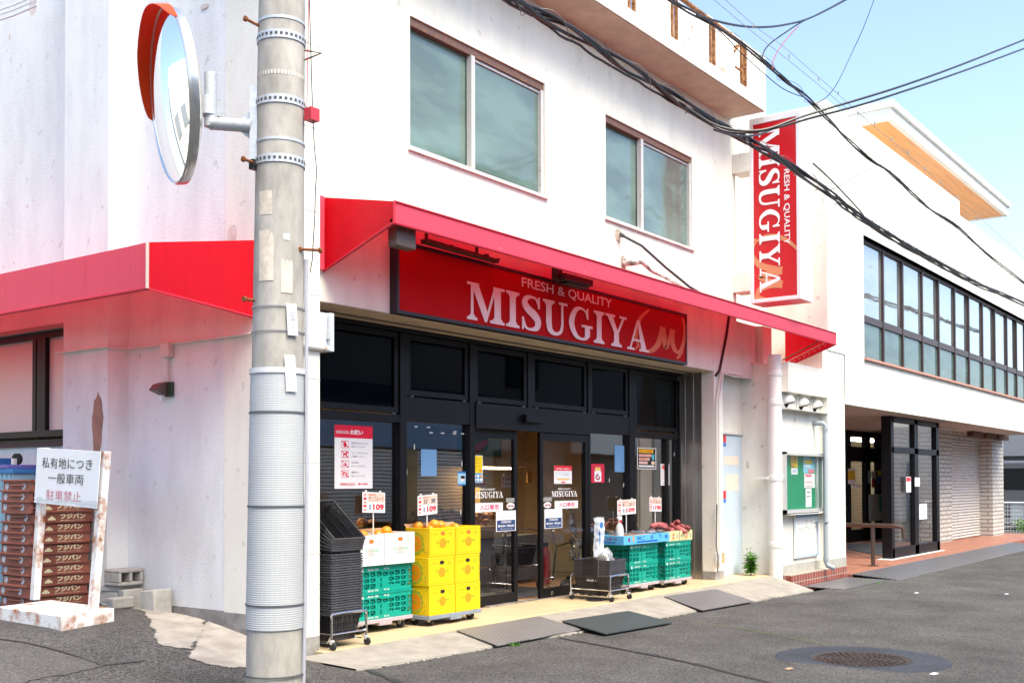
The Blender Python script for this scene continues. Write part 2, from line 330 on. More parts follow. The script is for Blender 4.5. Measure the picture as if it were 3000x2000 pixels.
# ================================================================ SETTING
WHITE=stucco('white stucco',(.81,.79,.70)); WHITE2=stucco('office stucco',(.82,.80,.71),1); SIDEW=stucco('side stucco',(.775,.79,.775))  # side wall: same white, cooled in colour to offset the red awning bounce
CONC=mat('concrete',(.27,.25,.215),.9,nz=.22,nsc=5,bump=.4,bsc=90); PLINTH=mat('plinth mortar',(.26,.25,.235),.9,nz=.35,nsc=7,bump=.5,bsc=60)
def asphalt(name,c,c2,sc_=240):
    m=mat(name,c,.88,bump=.9,bsc=sc_*.8,bdist=.008,spec=.3); n=m.node_tree.nodes; L=m.node_tree.links; b=n['Principled BSDF']
    tc=n.new('ShaderNodeTexCoord'); v=n.new('ShaderNodeTexVoronoi'); v.inputs['Scale'].default_value=sc_*.42; L.new(tc.outputs['Object'],v.inputs[0])
    r=n.new('ShaderNodeValToRGB'); e=r.color_ramp.elements; e[0].position=0; e[0].color=(*c,1); e[1].position=1; e[1].color=(*c2,1)
    e2=e.new(.5); e2.color=(*[(a+b_)/2.3 for a,b_ in zip(c,c2)],1)
    sp=n.new('ShaderNodeSeparateColor'); L.new(v.outputs['Color'],sp.inputs[0]); L.new(sp.outputs[0],r.inputs[0])
    t=n.new('ShaderNodeTexNoise'); t.inputs['Scale'].default_value=1.1; t.inputs['Detail'].default_value=9; t.inputs['Roughness'].default_value=.66; L.new(tc.outputs['Object'],t.inputs[0])
    mr=n.new('ShaderNodeMapRange'); mr.inputs[1].default_value=.3; mr.inputs[2].default_value=.7; mr.inputs[3].default_value=.58; mr.inputs[4].default_value=1.25; L.new(t.outputs[0],mr.inputs[0])
    hs=n.new('ShaderNodeHueSaturation'); L.new(mr.outputs[0],hs.inputs['Value']); L.new(r.outputs[0],hs.inputs['Color']); L.new(hs.outputs[0],b.inputs['Base Color']); return m
ASPH=asphalt('asphalt',(.028,.028,.029),(.145,.14,.132)); ASPH2=asphalt('asphalt patch',(.06,.058,.057),(.14,.135,.13),320); TAR=mat('tar',(.02,.02,.022),.5,bump=.3,bsc=60)
# road: one sheet, finer near the shop, out to the horizon
def axis(a,b,step,far):
    q=[a+i*step for i in range(int(round((b-a)/step))+1)]; lo=[a-d for d in far][::-1]; hi=[b+d for d in far]; return lo+q+hi
far=[.6,1.5,3,6,12,25,60,150,400]
def fine(q,a,b,step): return sorted([v for v in q if v<a-1e-6 or v>b+1e-6]+[a+i*step for i in range(int(round((b-a)/step))+1)])
xs=fine(axis(-6,12,.15,far),-2.4,.45,.03); ys=fine(axis(-8,3,.15,far),-1.65,1.8,.03); mb=MB(); nx,ny=len(xs),len(ys)
mb.add([(x,y,road_z(x,y)) for y in ys for x in xs],[(j*nx+i,j*nx+i+1,(j+1)*nx+i+1,(j+1)*nx+i) for j in range(ny-1) for i in range(nx-1)])
struct('road',mb,ASPH,smooth=True)
def sheet(name,px,mats,dz,step=.014,fn=street_z,wob=.05,seed=1,pts=None,freq=4):
    """ragged sheet laid on the street: px = outline in the survey"""
    P=pts or [T(*p,fn) for p in px]; poly=[(p[0],p[1]) for p in P]; mb=MB(); idx={}
    def inside(x,y):
        c=False; n=len(poly)
        for i in range(n):
            x1,y1=poly[i]; x2,y2=poly[i-1]
            if (y1>y)!=(y2>y) and x<(x2-x1)*(y-y1)/(y2-y1)+x1: c=not c
        return c
    x0=min(p[0] for p in poly)-wob; x1=max(p[0] for p in poly)+wob; y0=min(p[1] for p in poly)-wob; y1=max(p[1] for p in poly)+wob
    def vid(i,j):
        if (i,j) not in idx:
            x=x0+i*step; y=y0+j*step; idx[(i,j)]=len(mb.v); mb.v.append(Vector((x,y,fn(x,y)+dz)))
        return idx[(i,j)]
    for i in range(int((x1-x0)/step)+1):
        for j in range(int((y1-y0)/step)+1):
            x=x0+(i+.5)*step; y=y0+(j+.5)*step
            nx_=noise.noise((x*freq,y*freq,seed))+.5*noise.noise((x*freq*4,y*freq*4,seed)); ny_=noise.noise((x*freq,y*freq,seed+9.3))+.5*noise.noise((x*freq*4,y*freq*4,seed+5))
            if inside(x+nx_*wob,y+ny_*wob): mb.f.append((vid(i,j),vid(i+1,j),vid(i+1,j+1),vid(i,j+1))); mb.m.append(0)
    return struct(name,mb,mats,smooth=True)
RAG=mat('worn concrete',(.36,.335,.29),.92,bump=.6,bsc=45,bdist=.01,col2=(.24,.215,.185),nsc=5,thr=(.35,.62))
sheet('concrete_path',[(322,1812),(420,1800),(500,1800),(600,1812),(700,1840),(745,1860),(745,1905),(640,1893),(560,1900),(470,1890),(390,1868),(300,1850),(250,1835)],RAG,.006,wob=.05,seed=3)
sheet('concrete_path',[(560,1915),(640,1895),(745,1905),(745,1957),(690,1958),(610,1943),(565,1930)],RAG,.006,wob=.04,seed=8)
sheet('asphalt_patch_road',[(0,1880),(120,1902),(240,1930),(292,1950),(200,1975),(90,1995),(20,2020),(-200,2030),(-300,1960)],ASPH2,.005,wob=.02,seed=5)
def seam(px,wd,name='tar_seam_road',m=TAR,seed=0):
    P=[T(*p) for p in px]; mb=MB(); prev=None
    for i in range(len(P)-1):
        n=max(2,int((P[i+1]-P[i]).length/.05))
        for k in range(n+(i==len(P)-2)):
            p=P[i].lerp(P[i+1],k/n); t=(P[i+1]-P[i]).normalized(); s=Vector((-t.y,t.x,0)); h=wd*(.5+.35*noise.noise((p.x*5,p.y*5,seed))); o=.02*noise.noise((p.x*2,p.y*2,seed+3))
            a=len(mb.v)
            for q in (p+s*(o-h),p+s*(o+h)): mb.v.append(Vector((q.x,q.y,street_z(q.x,q.y)+.004)))
            if prev is not None: mb.f.append((prev,prev+1,a+1,a)); mb.m.append(0)
            prev=a
    return struct(name,mb,m)
seam([(1640,1868),(1760,1890),(1900,1916),(2060,1950),(2270,2003),(2420,2060)],.05)
seam([(1070,1962),(1100,1972),(1180,2003)],.05)
seam([(0,1998),(60,1990),(180,1966),(300,1949)],.022); seam([(-50,1868),(80,1885),(180,1910),(300,1949),(420,1935)],.02)
MOSS=mat('moss',(.13,.17,.03),.95,nz=.4,nsc=40)
o=seam([(1975,1807),(2050,1822),(2200,1846),(2420,1886)],.012,'moss',MOSS); o['kind']='stuff'
# apron, shop floor edge
mb=MB(); N=60; outer=[]
for i in range(N+1):
    x=lerp(.02,8.75,i/N); yo=-.72+.05*noise.noise((x*1.7,0,3))+.03*noise.noise((x*7,0,1)); outer.append((x,yo))
vs=[]
for x,yo in outer:
    for k in range(7): t=k/6; y=lerp(-.105,yo,t); vs.append((x,y,lerp(-.006,street_z(x,yo)+.012,t**1.15)))
    vs.append((x,yo-.012,street_z(x,yo)-.03))
mb.add(vs,[(i*8+k,i*8+k+1,(i+1)*8+k+1,(i+1)*8+k) for i in range(N) for k in range(7)])
struct('apron_pavement',mb,CONC,smooth=True)
mb=MB(); random.seed(4)
for i in range(60):
    t=random.random(); x=lerp(.1,8.5,t); yo=-.72+.05*noise.noise((x*1.7,0,3)); y=yo-random.uniform(.0,.05); s=random.uniform(.006,.02)
    mb.ball((x,y,street_z(x,y)+.004),s,6,4,0,(1.3,1,.5),.3,random)
struct('loose_gravel',mb,CONC)['kind']='stuff'
TILE=gridmat('shop floor tile',(.60,.46,.28),(.34,.28,.2),1.2,.9,'XY',.006,0,.45,.001,.05)
mb=MB(); mb.box(.3,9.0,-.105,.75,-.12,0); mb.box(.358,7.6,.75,6.6,-.12,-.002,1)
WOODF=mat('shop wood floor',(.40,.20,.09),.4,nz=.3,nsc=5,stretch=(.3,4,1)); struct('shop_floor',mb,[TILE,WOODF])
# ================================================================ SHOP BUILDING
Yf,Yg=.2,.74
ALU=mat('black aluminium',(.005,.0045,.0055),.45,nz=.4,nsc=14,spec=.3,bump=.06,bsc=30); GLASS=glassmat('shop glass',(.72,.76,.77),4.4,.008,.03); DOORGL=glassmat('door glass',(.95,.96,.96),1.1,0,.02)
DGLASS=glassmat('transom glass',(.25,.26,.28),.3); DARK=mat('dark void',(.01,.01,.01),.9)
BEIGE=mat('beige inner wall',(.56,.43,.27),.8,nz=.08); CEIL=mat('inner ceiling',(.75,.66,.5),.9)
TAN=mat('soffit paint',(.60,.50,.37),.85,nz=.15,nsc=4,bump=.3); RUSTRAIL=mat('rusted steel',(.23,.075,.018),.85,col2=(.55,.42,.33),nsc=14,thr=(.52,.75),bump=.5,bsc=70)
STEEL=mat('brushed steel',(.42,.39,.36),.3,.85,nz=.2,nsc=3,stretch=(8,8,.5)); BRONZE=mat('old brown frame',(.19,.10,.07),.5,.3,col2=(.33,.14,.06),nsc=22,thr=(.5,.7))
ALUW=mat('weathered frame',(.62,.6,.57),.5,.2,col2=(.45,.27,.15),nsc=18,thr=(.58,.74))
shop=thing('shop_building','white stucco two storey grocery shop on the corner with black glazed front and red awnings','building')
W=MB(); fr=lambda u,z,d:(u,Yf+d,z)
w1=(1.636,3.742,4.236,5.446); w2=(4.946,7.06,4.25,5.452)
W.wall(.30,8.36,3.5,6.25,[w1,w2],fr,.13); W.wall(.30,9.0,2.76,3.5,[],fr,.1)
W.poly([(8.36,Yf,3.5),(9.0,Yf,3.5),(9.0,.6,3.5),(8.36,.6,3.5)]); W.poly([(8.36,Yf,3.5),(8.36,.6,3.5),(8.36,.6,6.25),(8.36,Yf,6.25)])
zt=F(2196,135,.6).z
W.box(8.36,10.34,.6,5,2.5,zt); W.poly([(9,Yf,2.76),(9,.6,2.76),(9,.6,3.5),(9,Yf,3.5)])
W.box(7.653,7.909,Yf,.385,0,2.76); W.box(7.909,9.015,.36,.6,1.955,2.755); W.box(9.015,9.32,.10,.6,-.1,3.5); W.box(7.909,9.015,.44,.6,-.1,1.955)
W.box(-.0,.357,-.0,.7,-.08,6.25)   # corner pillar
sd_=lambda u,z,d:(d+.005,u,z)
wz0,wz1=S(100,1300,.1).z,S(100,966,.1).z; sw=(2.78,7.6,wz0,wz1)
Wl=MB(); Wl.wall(.7,16,.29,8.5,[sw],sd_,.12); Wl.poly([(.005,0.02,6.25),(.005,.7,6.25),(.005,.7,8.5),(.005,.02,8.5)])
Wl.box(-.2,.005,1.974,S(185,1200,-.2).y,-.05,8.5)
W.poly([(0,.2,6.26),(8.36,.2,6.26),(8.36,16,6.26),(0,16,6.26)]); W.poly([(9.3,.6,0),(9.3,16,0),(9.3,16,6),(9.3,.6,6)])
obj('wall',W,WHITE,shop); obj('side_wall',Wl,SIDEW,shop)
# joints in the pillar render
J=MB()
for z in (.75,1.45,2.1,2.75,3.4,4.05,4.7,5.35): J.box(-.001,.359,-.0025,.05,z,z+.007); J.box(7.90,7.912,.198,.3,z-.05,z-.042) if z<2.7 else None
for z in (.62,1.12,1.62,2.2): J.box(9.0125,9.1,.0975,.34,z,z+.006)
obj('render_joint',J,mat('render joint',(.6,.58,.54),.9),shop)
for a in ((-.006,.352,-.004,.3,-.1,.115),(-.006,.3,.301,16,-.1,.285),(-.206,-.0065,1.968,2.7,-.05,.285),(7.645,7.905,.194,.389,-.1,.11),(9.008,9.3,.094,.36,-.1,.13)):
    p=MB(); p.box(*a); obj('plinth',p,PLINTH,shop)
q=MB(); q.box(.357,7.653,.203,.69,2.755,2.9); obj('beam_soffit',q,TAN,shop)
q=MB(); q.box(-.25,8.2,-.32,.21,6.25,6.40); q.box(-.25,8.2,.21,.6,6.27,6.40); obj('ledge',q,[WHITE],shop); q=MB(); q.box(-.2,8.15,-.30,.199,6.243,6.2495); obj('ledge_soffit',q,TAN,shop)
# peeled render
def blob(pl,x,y,w,h,seed,n=26,rough=.35):
    return [pl.P(x+w*(1+rough*noise.noise((math.cos(2*PI*i/n)*1.8,math.sin(2*PI*i/n)*1.8,seed))+.12*noise.noise((i*1.7,seed,2)))*math.cos(2*PI*i/n),y+h*(1+rough*noise.noise((math.cos(2*PI*i/n)*1.8,math.sin(2*PI*i/n)*1.8,seed+4))+.12*noise.noise((i*1.3,seed,7)))*math.sin(2*PI*i/n),.003) for i in range(n)]
BROWNP=mat('bare brown render',(.36,.2,.14),.95,nz=.25,nsc=9,bump=.5); GREYP=mat('bare render',(.62,.55,.5),.95,nz=.2,nsc=9,bump=.4)
q=MB(); pw=Plane((-.2,0,0),(0,-1,0),(0,0,1)); pw0=Plane((-.002,0,0),(0,-1,0),(0,0,1))
c=S(290,1245,-.2); q.poly(blob(pw,-c.y-.02,c.z,.075,.27,2),0); c=S(294,1195,-.2); q.poly([a-Vector((.001,0,0)) for a in blob(pw,-c.y-.01,c.z,.035,.1,5)],0); obj('peeled_patch',q,BROWNP,shop)
q=MB()
for x,y,w_,h_,s in ((682,685,.05,.08,3),(98,20,.07,.08,8),(30,110,.02,.03,2),(84,238,.012,.012,4),(82,605,.02,.02,6),(600,20,.05,.02,9)):
    X=0 if x>316 else -.2
    c=S(x,y,X+.003); q=MB(); q.poly(blob(pw0 if X==0 else pw,-c.y,c.z,w_,h_,s),0); obj('peeled_patch',q,GREYP,shop)
# upstairs windows
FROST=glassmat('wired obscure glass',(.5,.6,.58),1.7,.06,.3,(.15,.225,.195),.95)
def upwin(h,mul):
    a,b,c,d=h; f=MB(); y=Yf+.02
    f.box(a,b,y,y+.09,d-.075,d); f.box(a,a+.012,y+.01,y+.09,c,d-.075); o=obj('window',f,BRONZE,shop)
    g=MB(); g.box(b-.05,b-.005,y-.005,y+.08,c+.03,d-.075); g.box(mul-.035,mul+.02,y-.01,y+.05,c+.03,d-.075); g.box(a+.012,b-.05,y+.035,y+.07,c+.03,c+.075); g.box(mul+.02,b-.05,y+.02,y+.06,d-.105,d-.08)
    obj('sash',g,ALUW,o); g=MB(); g.box(a-.03,b+.03,y-.05,y+.06,c-.002,c+.03); obj('sill',g,ALUW,o)
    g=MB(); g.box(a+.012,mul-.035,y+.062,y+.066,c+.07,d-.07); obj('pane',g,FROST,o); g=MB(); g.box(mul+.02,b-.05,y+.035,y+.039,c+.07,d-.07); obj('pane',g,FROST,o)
    g=MB(); g.box(a,b,y+.11,y+.12,c,d); obj('blind',g,DARK,o)
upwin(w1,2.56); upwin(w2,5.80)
# side window
f=MB(); y0,y1,z0,z1=sw; xw=.06
f.box(xw,xw+.06,y0,y1,z1-.10,z1-.04); f.box(xw,xw+.06,y0,y1,z0,z0+.035); f.box(xw-.02,xw+.07,y0,y1,z0+.06,z0+.12)
ym=S(115,1100,xw).y
for yy,t in ((y0+.0,.10),(ym-.1,.14),(ym+.06,.06),(6.0,.1)): f.box(xw,xw+.06,yy,yy+t,z0+.12,z1-.10)
sw_o=obj('side_window',f,ALU,shop); f=MB(); f.box(xw+.045,xw+.05,y0,y1,z0+.1,z1-.09); obj('pane',f,mat('frosted white pane',(.66,.6,.56),.35,spec=.6),sw_o)
f=MB(); f.box(-.03,.1,y0,y1,z0-.03,z0-.002); obj('sill',f,mat('dark rubber sill',(.05,.02,.02),.6),sw_o); f=MB(); f.box(.0,.1,y0,y1,z1-.04,z1-.001); obj('lintel_trim',f,mat('grey mortar trim',(.35,.33,.29),.9),sw_o)
# glazed front
xx=lambda px:F(px,1500,Yg).x
zz=lambda px,py:F(px,py,Yg).z
a0,a1,b0,b1,c0,c1,d0,d1,e0,e1,f0,f1,g0=.357,xx(1165),xx(1185),xx(1370),xx(1385),xx(1521),xx(1577),xx(1718),xx(1724),xx(1839),xx(1856),xx(1986),7.653
zA=zz(1000,1228); zB=zz(1000,1208); zH0=zz(1300,1240); zH1=zz(1300,1172); zS1=zz(1000,974)-.005
Ff=MB(); y=Yg
ZT=2.755
for (l,r) in ((a1,b0),(b1,c0),(d1,e0),(e1,f0)): Ff.box(l,r,y-.035,y+.07,0,ZT)
Ff.box(a0,a1,y-.03,y+.07,zA,zA+.075); Ff.box(b0,b1,y-.03,y+.07,zH0,zH1+.0); Ff.box(c0,d1,y-.05,y+.07,zH0-.03,zH1); Ff.box(e0,e1,y-.03,y+.07,zH0,zH1); Ff.box(f0,g0,y-.03,y+.07,zA,zA+.08)
Ff.box(a0,g0,y-.06,y+.07,zS1+.09,ZT-.001); Ff.box(a0,a1,y-.03,y+.07,0,.1); Ff.box(b0,b1,y-.03,y+.07,0,.1); Ff.box(e0,e1,y-.03,y+.07,0,.1); Ff.box(f0,g0,y-.03,y+.07,0,.1); Ff.box(f1-.02,g0,y-.04,y+.07,.1,ZT-.1); Ff.box(xx(1950),xx(1956),y-.02,y+.05,.1,zA)
sf=obj('storefront_frame',Ff,ALU,shop,bev=.004)
sens=MB(); cx=xx(1545); sens.box(cx-.16,cx+.16,y-.11,y-.05,zH0+.06,zH0+.15); obj('door_sensor',sens,ALU,sf,bev=.01)
def pane(l,r,b,t,name='shop_window',m=GLASS):
    g=MB(); g.box(l+.002,r-.002,y+.02,y+.026,b,t); return obj(name,g,m,shop)
pane(a0,a1,.1,zA); pane(b0,b1,.1,zH0); pane(e0,e1,.1,zH0); pane(f0,f1-.02,.1,zA)
def sash(l,r,b,t,open_=0):
    f=MB(); w_=.055; yy=y-.02-open_
    f.box(l,l+w_,yy,yy+.05,b,t); f.box(r-w_,r,yy,yy+.05,b,t); f.box(l+w_,r-w_,yy,yy+.05,b,b+w_); f.box(l+w_,r-w_,yy,yy+.05,t-w_,t)
    o=obj('transom_window',f,ALU,shop,bev=.003); g=MB(); g.box(l+w_,r-w_,yy+.02,yy+.025,b+w_,t-w_); obj('pane',g,DGLASS,o)
    h=MB(); h.box(l+.05,l+.09,yy-.01,yy+.01,b-.012,b-.003); h.box(r-.09,r-.05,yy-.01,yy+.01,b-.012,b-.003); obj('catch',h,STEEL,o)
top=zS1+.085
sash(a0+.02,a1-.01,zA+.09,top); m_=[xx(1370),xx(1560),xx(1718)]
sash(b0+.01,b1-.01,zH1+.015,top); sash(c0+.01,xx(1541),zH1+.015,top); sash(xx(1556),d1-.01,zH1+.015,top); sash(e0+.01,e1-.01,zH1+.015,top); sash(f0+.01,f1-.01,zA+.1,top)
mm=MB(); mm.box(xx(1542),xx(1555),y-.03,y+.06,zH1,top+.05); obj('mullion',mm,ALU,shop)
def door(l,r,name,off,sx):
    f=MB(); yy=y-.03+off; s=.06; t=zH0-.035
    f.box(l,l+s,yy,yy+.045,0.01,t); f.box(r-s,r,yy,yy+.045,.01,t); f.box(l+s,r-s,yy,yy+.045,.01,.115); f.box(l+s,r-s,yy,yy+.045,t-.085,t)
    o=obj('sliding_door',f,ALU,shop,bev=.004); g=MB(); g.box(l+s,r-s,yy+.02,yy+.025,.115,t-.085); obj('pane',g,DOORGL,o)
    pl=Plane((0,yy+.0195,0),(1,0,0),(0,0,1)); q=MB()
    a,b=F(sx[0],sx[2],yy),F(sx[1],sx[3],yy); serif(pl,q,'MISUGIYA',a.x,b.z,b.x-a.x,a.z-b.z,d=.001)
    pl.text(q,'FRESH & QUALITY',a.x+(b.x-a.x)*.24,a.z+.012,(b.x-a.x)*.5,.022,bold=.02); obj('lettering',q,mat('white vinyl',(.85,.85,.83),.5),o); return yy
CHR=mat('chrome',(.75,.75,.77),.12,1)
door(c0,c1+.0,'left',0.05,(1389,1478,1440,1457)); yd=door(d0,d1,'right',0,(1620,1695,1438,1453))
q=MB(); q.lathe((xx(1608),y-.032,.055),[(.022,0),(.024,.006),(.012,.008)],14,0,(0,-1,0)); obj('door_lock',q,CHR,sf)
q=MB(); q.box(7.655,7.70,.385,.50,0,2.75); q.box(7.64,7.66,.50,.53,0,2.75); q.box(7.648,7.70,.53,.62,0,2.75); q.box(7.635,7.66,.62,.65,0,2.75); q.box(7.65,7.7,.65,.72,0,2.75); q.box(7.645,7.655,.38,.40,0,2.755); obj('shutter_guide',q,STEEL,shop)
q=MB(); q.box(.3575,.40,.30,.62,0,2.75); obj('shutter_guide',q,STEEL,shop); q=MB(); q.box(.36,7.64,.50,.56,2.748,2.754); obj('shutter_slot',q,mat('slot grey',(.16,.14,.12),.6),shop)
# steel door in its recess
BLUED=mat('pale blue door paint',(.50,.60,.68),.5,nz=.06,nsc=4,bump=.1,bsc=20); q=MB(); q.box(7.93,8.97,.365,.42,.0,1.945); o=obj('steel_door',q,BLUED,shop,bev=.005)
q=MB(); q.box(8.97,9.012,.34,.43,0,1.975); q.box(7.912,7.93,.34,.43,0,1.975); q.box(7.93,8.97,.34,.43,1.95,1.975); obj('door_frame',q,mat('pale frame paint',(.62,.62,.58),.6,col2=(.35,.2,.1),nsc=20,thr=(.62,.72)),o)
for z in (.12,1.0,1.68): q=MB(); q.tube([(8.985,.33,z),(8.985,.33,z+.13)],.014,8); obj('hinge',q,mat('rusty hinge',(.09,.05,.03),.8),o)
pl=Plane((0,.3645,0),(1,0,0),(0,0,1)); q=MB(); qz=lambda x,y:F(x,y,.364)
for (x0,y0_,x1,y1_) in ((2121,1335,2165,1362),(2125,1388,2164,1437)): a=qz(x0,y0_);b=qz(x1,y1_); pl.rect(q,a.x,b.z,b.x,a.z)
obj('paper_remnant',q,mat('faded paper',(.7,.62,.52),.9,nz=.1,nsc=20),o); q=MB()
for (x0,y0_,x1,y1_,k) in ((2118.5,1274,2127,1296,0),(2118.5,1296,2127,1308,1),(2118.5,1437,2127,1460,0),(2118.5,1460,2127,1472,1)): a=qz(x0,y0_);b=qz(x1,y1_); pl.rect(q,max(7.935,a.x),b.z,b.x,a.z,k)
obj('door_sticker',q,[mat('sticker red',(.7,.02,.03),.5),mat('sticker blue',(.05,.2,.6),.5)],o)
q=MB(); q.lathe((7.99,.36,.93),[(.025,0),(.03,.02),(.015,.03)],12,0,(0,-1,0)); obj('knob',q,CHR,o)
# rooms behind the glass
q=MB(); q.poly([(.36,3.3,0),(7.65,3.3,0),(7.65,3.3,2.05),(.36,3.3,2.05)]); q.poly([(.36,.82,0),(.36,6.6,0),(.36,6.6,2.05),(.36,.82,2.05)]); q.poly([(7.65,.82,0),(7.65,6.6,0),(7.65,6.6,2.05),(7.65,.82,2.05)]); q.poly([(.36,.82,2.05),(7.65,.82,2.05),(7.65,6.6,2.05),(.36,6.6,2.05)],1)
q.poly([(.36,1.6,2.06),(7.65,1.6,2.06),(7.65,1.6,2.9),(.36,1.6,2.9)],2); q.poly([(.36,.82,2.06),(7.65,.82,2.06),(7.65,1.6,2.06),(.36,1.6,2.06)],2); q.poly([(.36,.7,2.9),(7.65,.7,2.9),(7.65,1.6,2.9),(.36,1.6,2.9)],2)  # shade painted in: near-black box so the transom panes look dark
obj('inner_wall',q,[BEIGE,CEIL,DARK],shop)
# ================================================================ AWNINGS
def redfab():
    m=mat('red awning vinyl',(.66,.004,.02),.45,nz=.09,nsc=3,stretch=(9,9,1.2),spec=.4,trans=.45,bump=.08,bsc=9,bdist=.02); return m
RED=redfab(); FASC=mat('pink sheen red vinyl',(.70,.075,.125),.5,nz=.09,nsc=3,stretch=(18,18,.5),spec=.45,trans=.25); REDB=mat('red edge piping',(.5,.01,.03),.5)  # valance red paled toward pink: sky sheen put into the colour
aw=thing('awning','long red vinyl awning over the black shopfront with one lamp box under its left end','awning',(5,.2,3))
X0,X1=.577,10.03; yF=-.58; zwT,zfT,zfB,zwB=3.6,3.45,3.285,3.0; th=.004
q=MB(); q.poly([(X0,.19,zwT),(X1,.19,zwT),(X1,yF,zfT),(X0,yF,zfT)]); obj('top_sheet',q,RED,aw)
n=7
for i in range(n):
    q=MB(); a=lerp(X0,X1,i/n); b=lerp(X0,X1,(i+1)/n)-.003; q.poly([(a,yF,zfB),(b,yF,zfB),(b,yF,zfT),(a,yF,zfT)]); obj('valance',q,FASC,aw)
for X,s in ((X0,1),(X1,-1)):
    q=MB(); q.poly([(X,.19,zwB),(X,yF,zfB),(X,yF,zfT),(X,.19,zwT)]); obj('end_panel',q,RED,aw)
    q=MB(); q.tube([(X,.19,zwB),(X,yF,zfB),(X,yF,zfT)],.012,8); obj('edge_piping',q,REDB,aw)
q=MB(); q.tube([(X0,yF-.006,zfB-.004),(X1,yF-.006,zfB-.004)],.012,8); q.tube([(X0,yF-.004,zfT),(X1,yF-.004,zfT)],.008,6); obj('hem',q,REDB,aw)
q=MB()
for k in range(8): X=lerp(X0+.1,X1-.1,k/7); q.tube([(X,.19,zwT-.04),(X,yF+.02,zfT-.03)],.014,6); q.tube([(X,yF+.02,zfT-.03),(X,.19,zwB+.1)],.012,6) if k in (0,7) else None
q.tube([(X0,yF+.03,zfB+.02),(X1,yF+.03,zfB+.02)],.014,6); obj('awning_frame',q,mat('awning tube',(.3,.1,.09),.5,.4),aw)
q=MB(); a=[]
for i in range(9): t=i/8; a+=[Vector((X1-.02,lerp(.15,yF+.1,t),lerp(zwB+.08,zfB+.06,t)))]
q.tube(a,.007,6); 
for i in range(8): p0=a[i]; q.tube([p0,p0+Vector((0,-.02,-.05)),p0+Vector((.01,-.05,-.01))],.004,5)
obj('lacing',q,mat('white cord',(.75,.6,.55),.7),aw)
q=MB(); q.slab([(.48,.185,zwB),(.56,.185,zwB),(.56,.185,zwT),(.48,.185,zwT)],(0,-.03,0)); obj('wall_flap',q,FASC,aw,bev=.008)
bx=MB(); c=F(1180,545,yF+.12); l=F(1152,700,yF+.1).x; r=F(1209,700,yF+.1).x; bx.box(l,r,yF+.06,yF+.16,F(1180,728,yF+.1).z,zfB+.02); obj('lamp_box',bx,mat('dark brown box',(.09,.06,.05),.5),aw,bev=.012)
aw2=thing('awning','short red vinyl awning round the corner above the pink frosted window','awning',(-.5,4,2.8))
A=dict(y0=.33,y1=13,xf=-.97,wT=3.17,wB=2.57,fT=2.985,fB=2.66)
q=MB(); q.poly([(-.002,A['y0'],A['wT']),(-.002,A['y1'],A['wT']),(A['xf'],A['y1'],A['fT']),(A['xf'],A['y0'],A['fT'])]); obj('top_sheet',q,RED,aw2)
yb=[A['y0'],S(250,850,A['xf']).y,S(8,900,A['xf']).y,3.6,5.2,7,9,11,13]
for i in range(len(yb)-1):
    q=MB(); q.poly([(A['xf'],yb[i],A['fB']),(A['xf'],yb[i+1]-.003,A['fB']),(A['xf'],yb[i+1]-.003,A['fT']),(A['xf'],yb[i],A['fT'])]); obj('valance',q,FASC,aw2)
q=MB(); q.poly([(-.002,A['y0'],A['wB']),(A['xf'],A['y0'],A['fB']),(A['xf'],A['y0'],A['fT']),(-.002,A['y0'],A['wT'])]); obj('end_panel',q,RED,aw2)
q=MB(); q.tube([(-.002,A['y0'],A['wB']),(A['xf'],A['y0'],A['fB']),(A['xf'],A['y1'],A['fB'])],.012,8); obj('hem',q,REDB,aw2); q=MB(); q.tube([(A['xf']-.006,A['y0'],A['fB']),(A['xf']-.006,A['y0'],A['fT'])],.012,8); obj('edge_piping',q,mat('pale piping',(.75,.5,.42),.5),aw2)
# ================================================================ SIGNS ON THE SHOP
REDS=mat('sign red',(.42,.001,.003),.6,nz=.05,nsc=2,spec=.12); VWH=mat('sign white',(.80,.74,.73),.5); VOR=mat('sign orange',(.62,.15,.05),.5); BLK=mat('sign black frame',(.012,.014,.02),.4)
ss_=thing('shop_sign','wide red fascia sign with white lettering and an orange emblem under the long awning','sign',(4,.15,2.78))
x0,x1,z0,z1=1.40,6.70,2.785,3.36; q=MB(); q.box(x0,x1,.12,.198,z0,z1); obj('sign_face',q,REDS,ss_)
q=MB(); t=.03
q.box(x0-t,x1+t,.112,.198,z0-t,z0); q.box(x0-t,x1+t,.112,.198,z1,z1+t); q.box(x0-t,x0,.112,.198,z0,z1); q.box(x1,x1+t,.112,.198,z0,z1); obj('frame',q,BLK,ss_)
pl=Plane((0,.12,0),(1,0,0),(0,0,1)); q=MB(); emblem(pl,q,5.40,2.83,1.27,.50); obj('emblem',q,VOR,ss_)
q=MB(); serif(pl,q,'MISUGIYA',2.335,2.818,3.43,.352,d=.004); pl.text(q,'FRESH & QUALITY',3.205,3.225,1.72,.112,d=.004,bold=.012); obj('lettering',q,VWH,ss_)
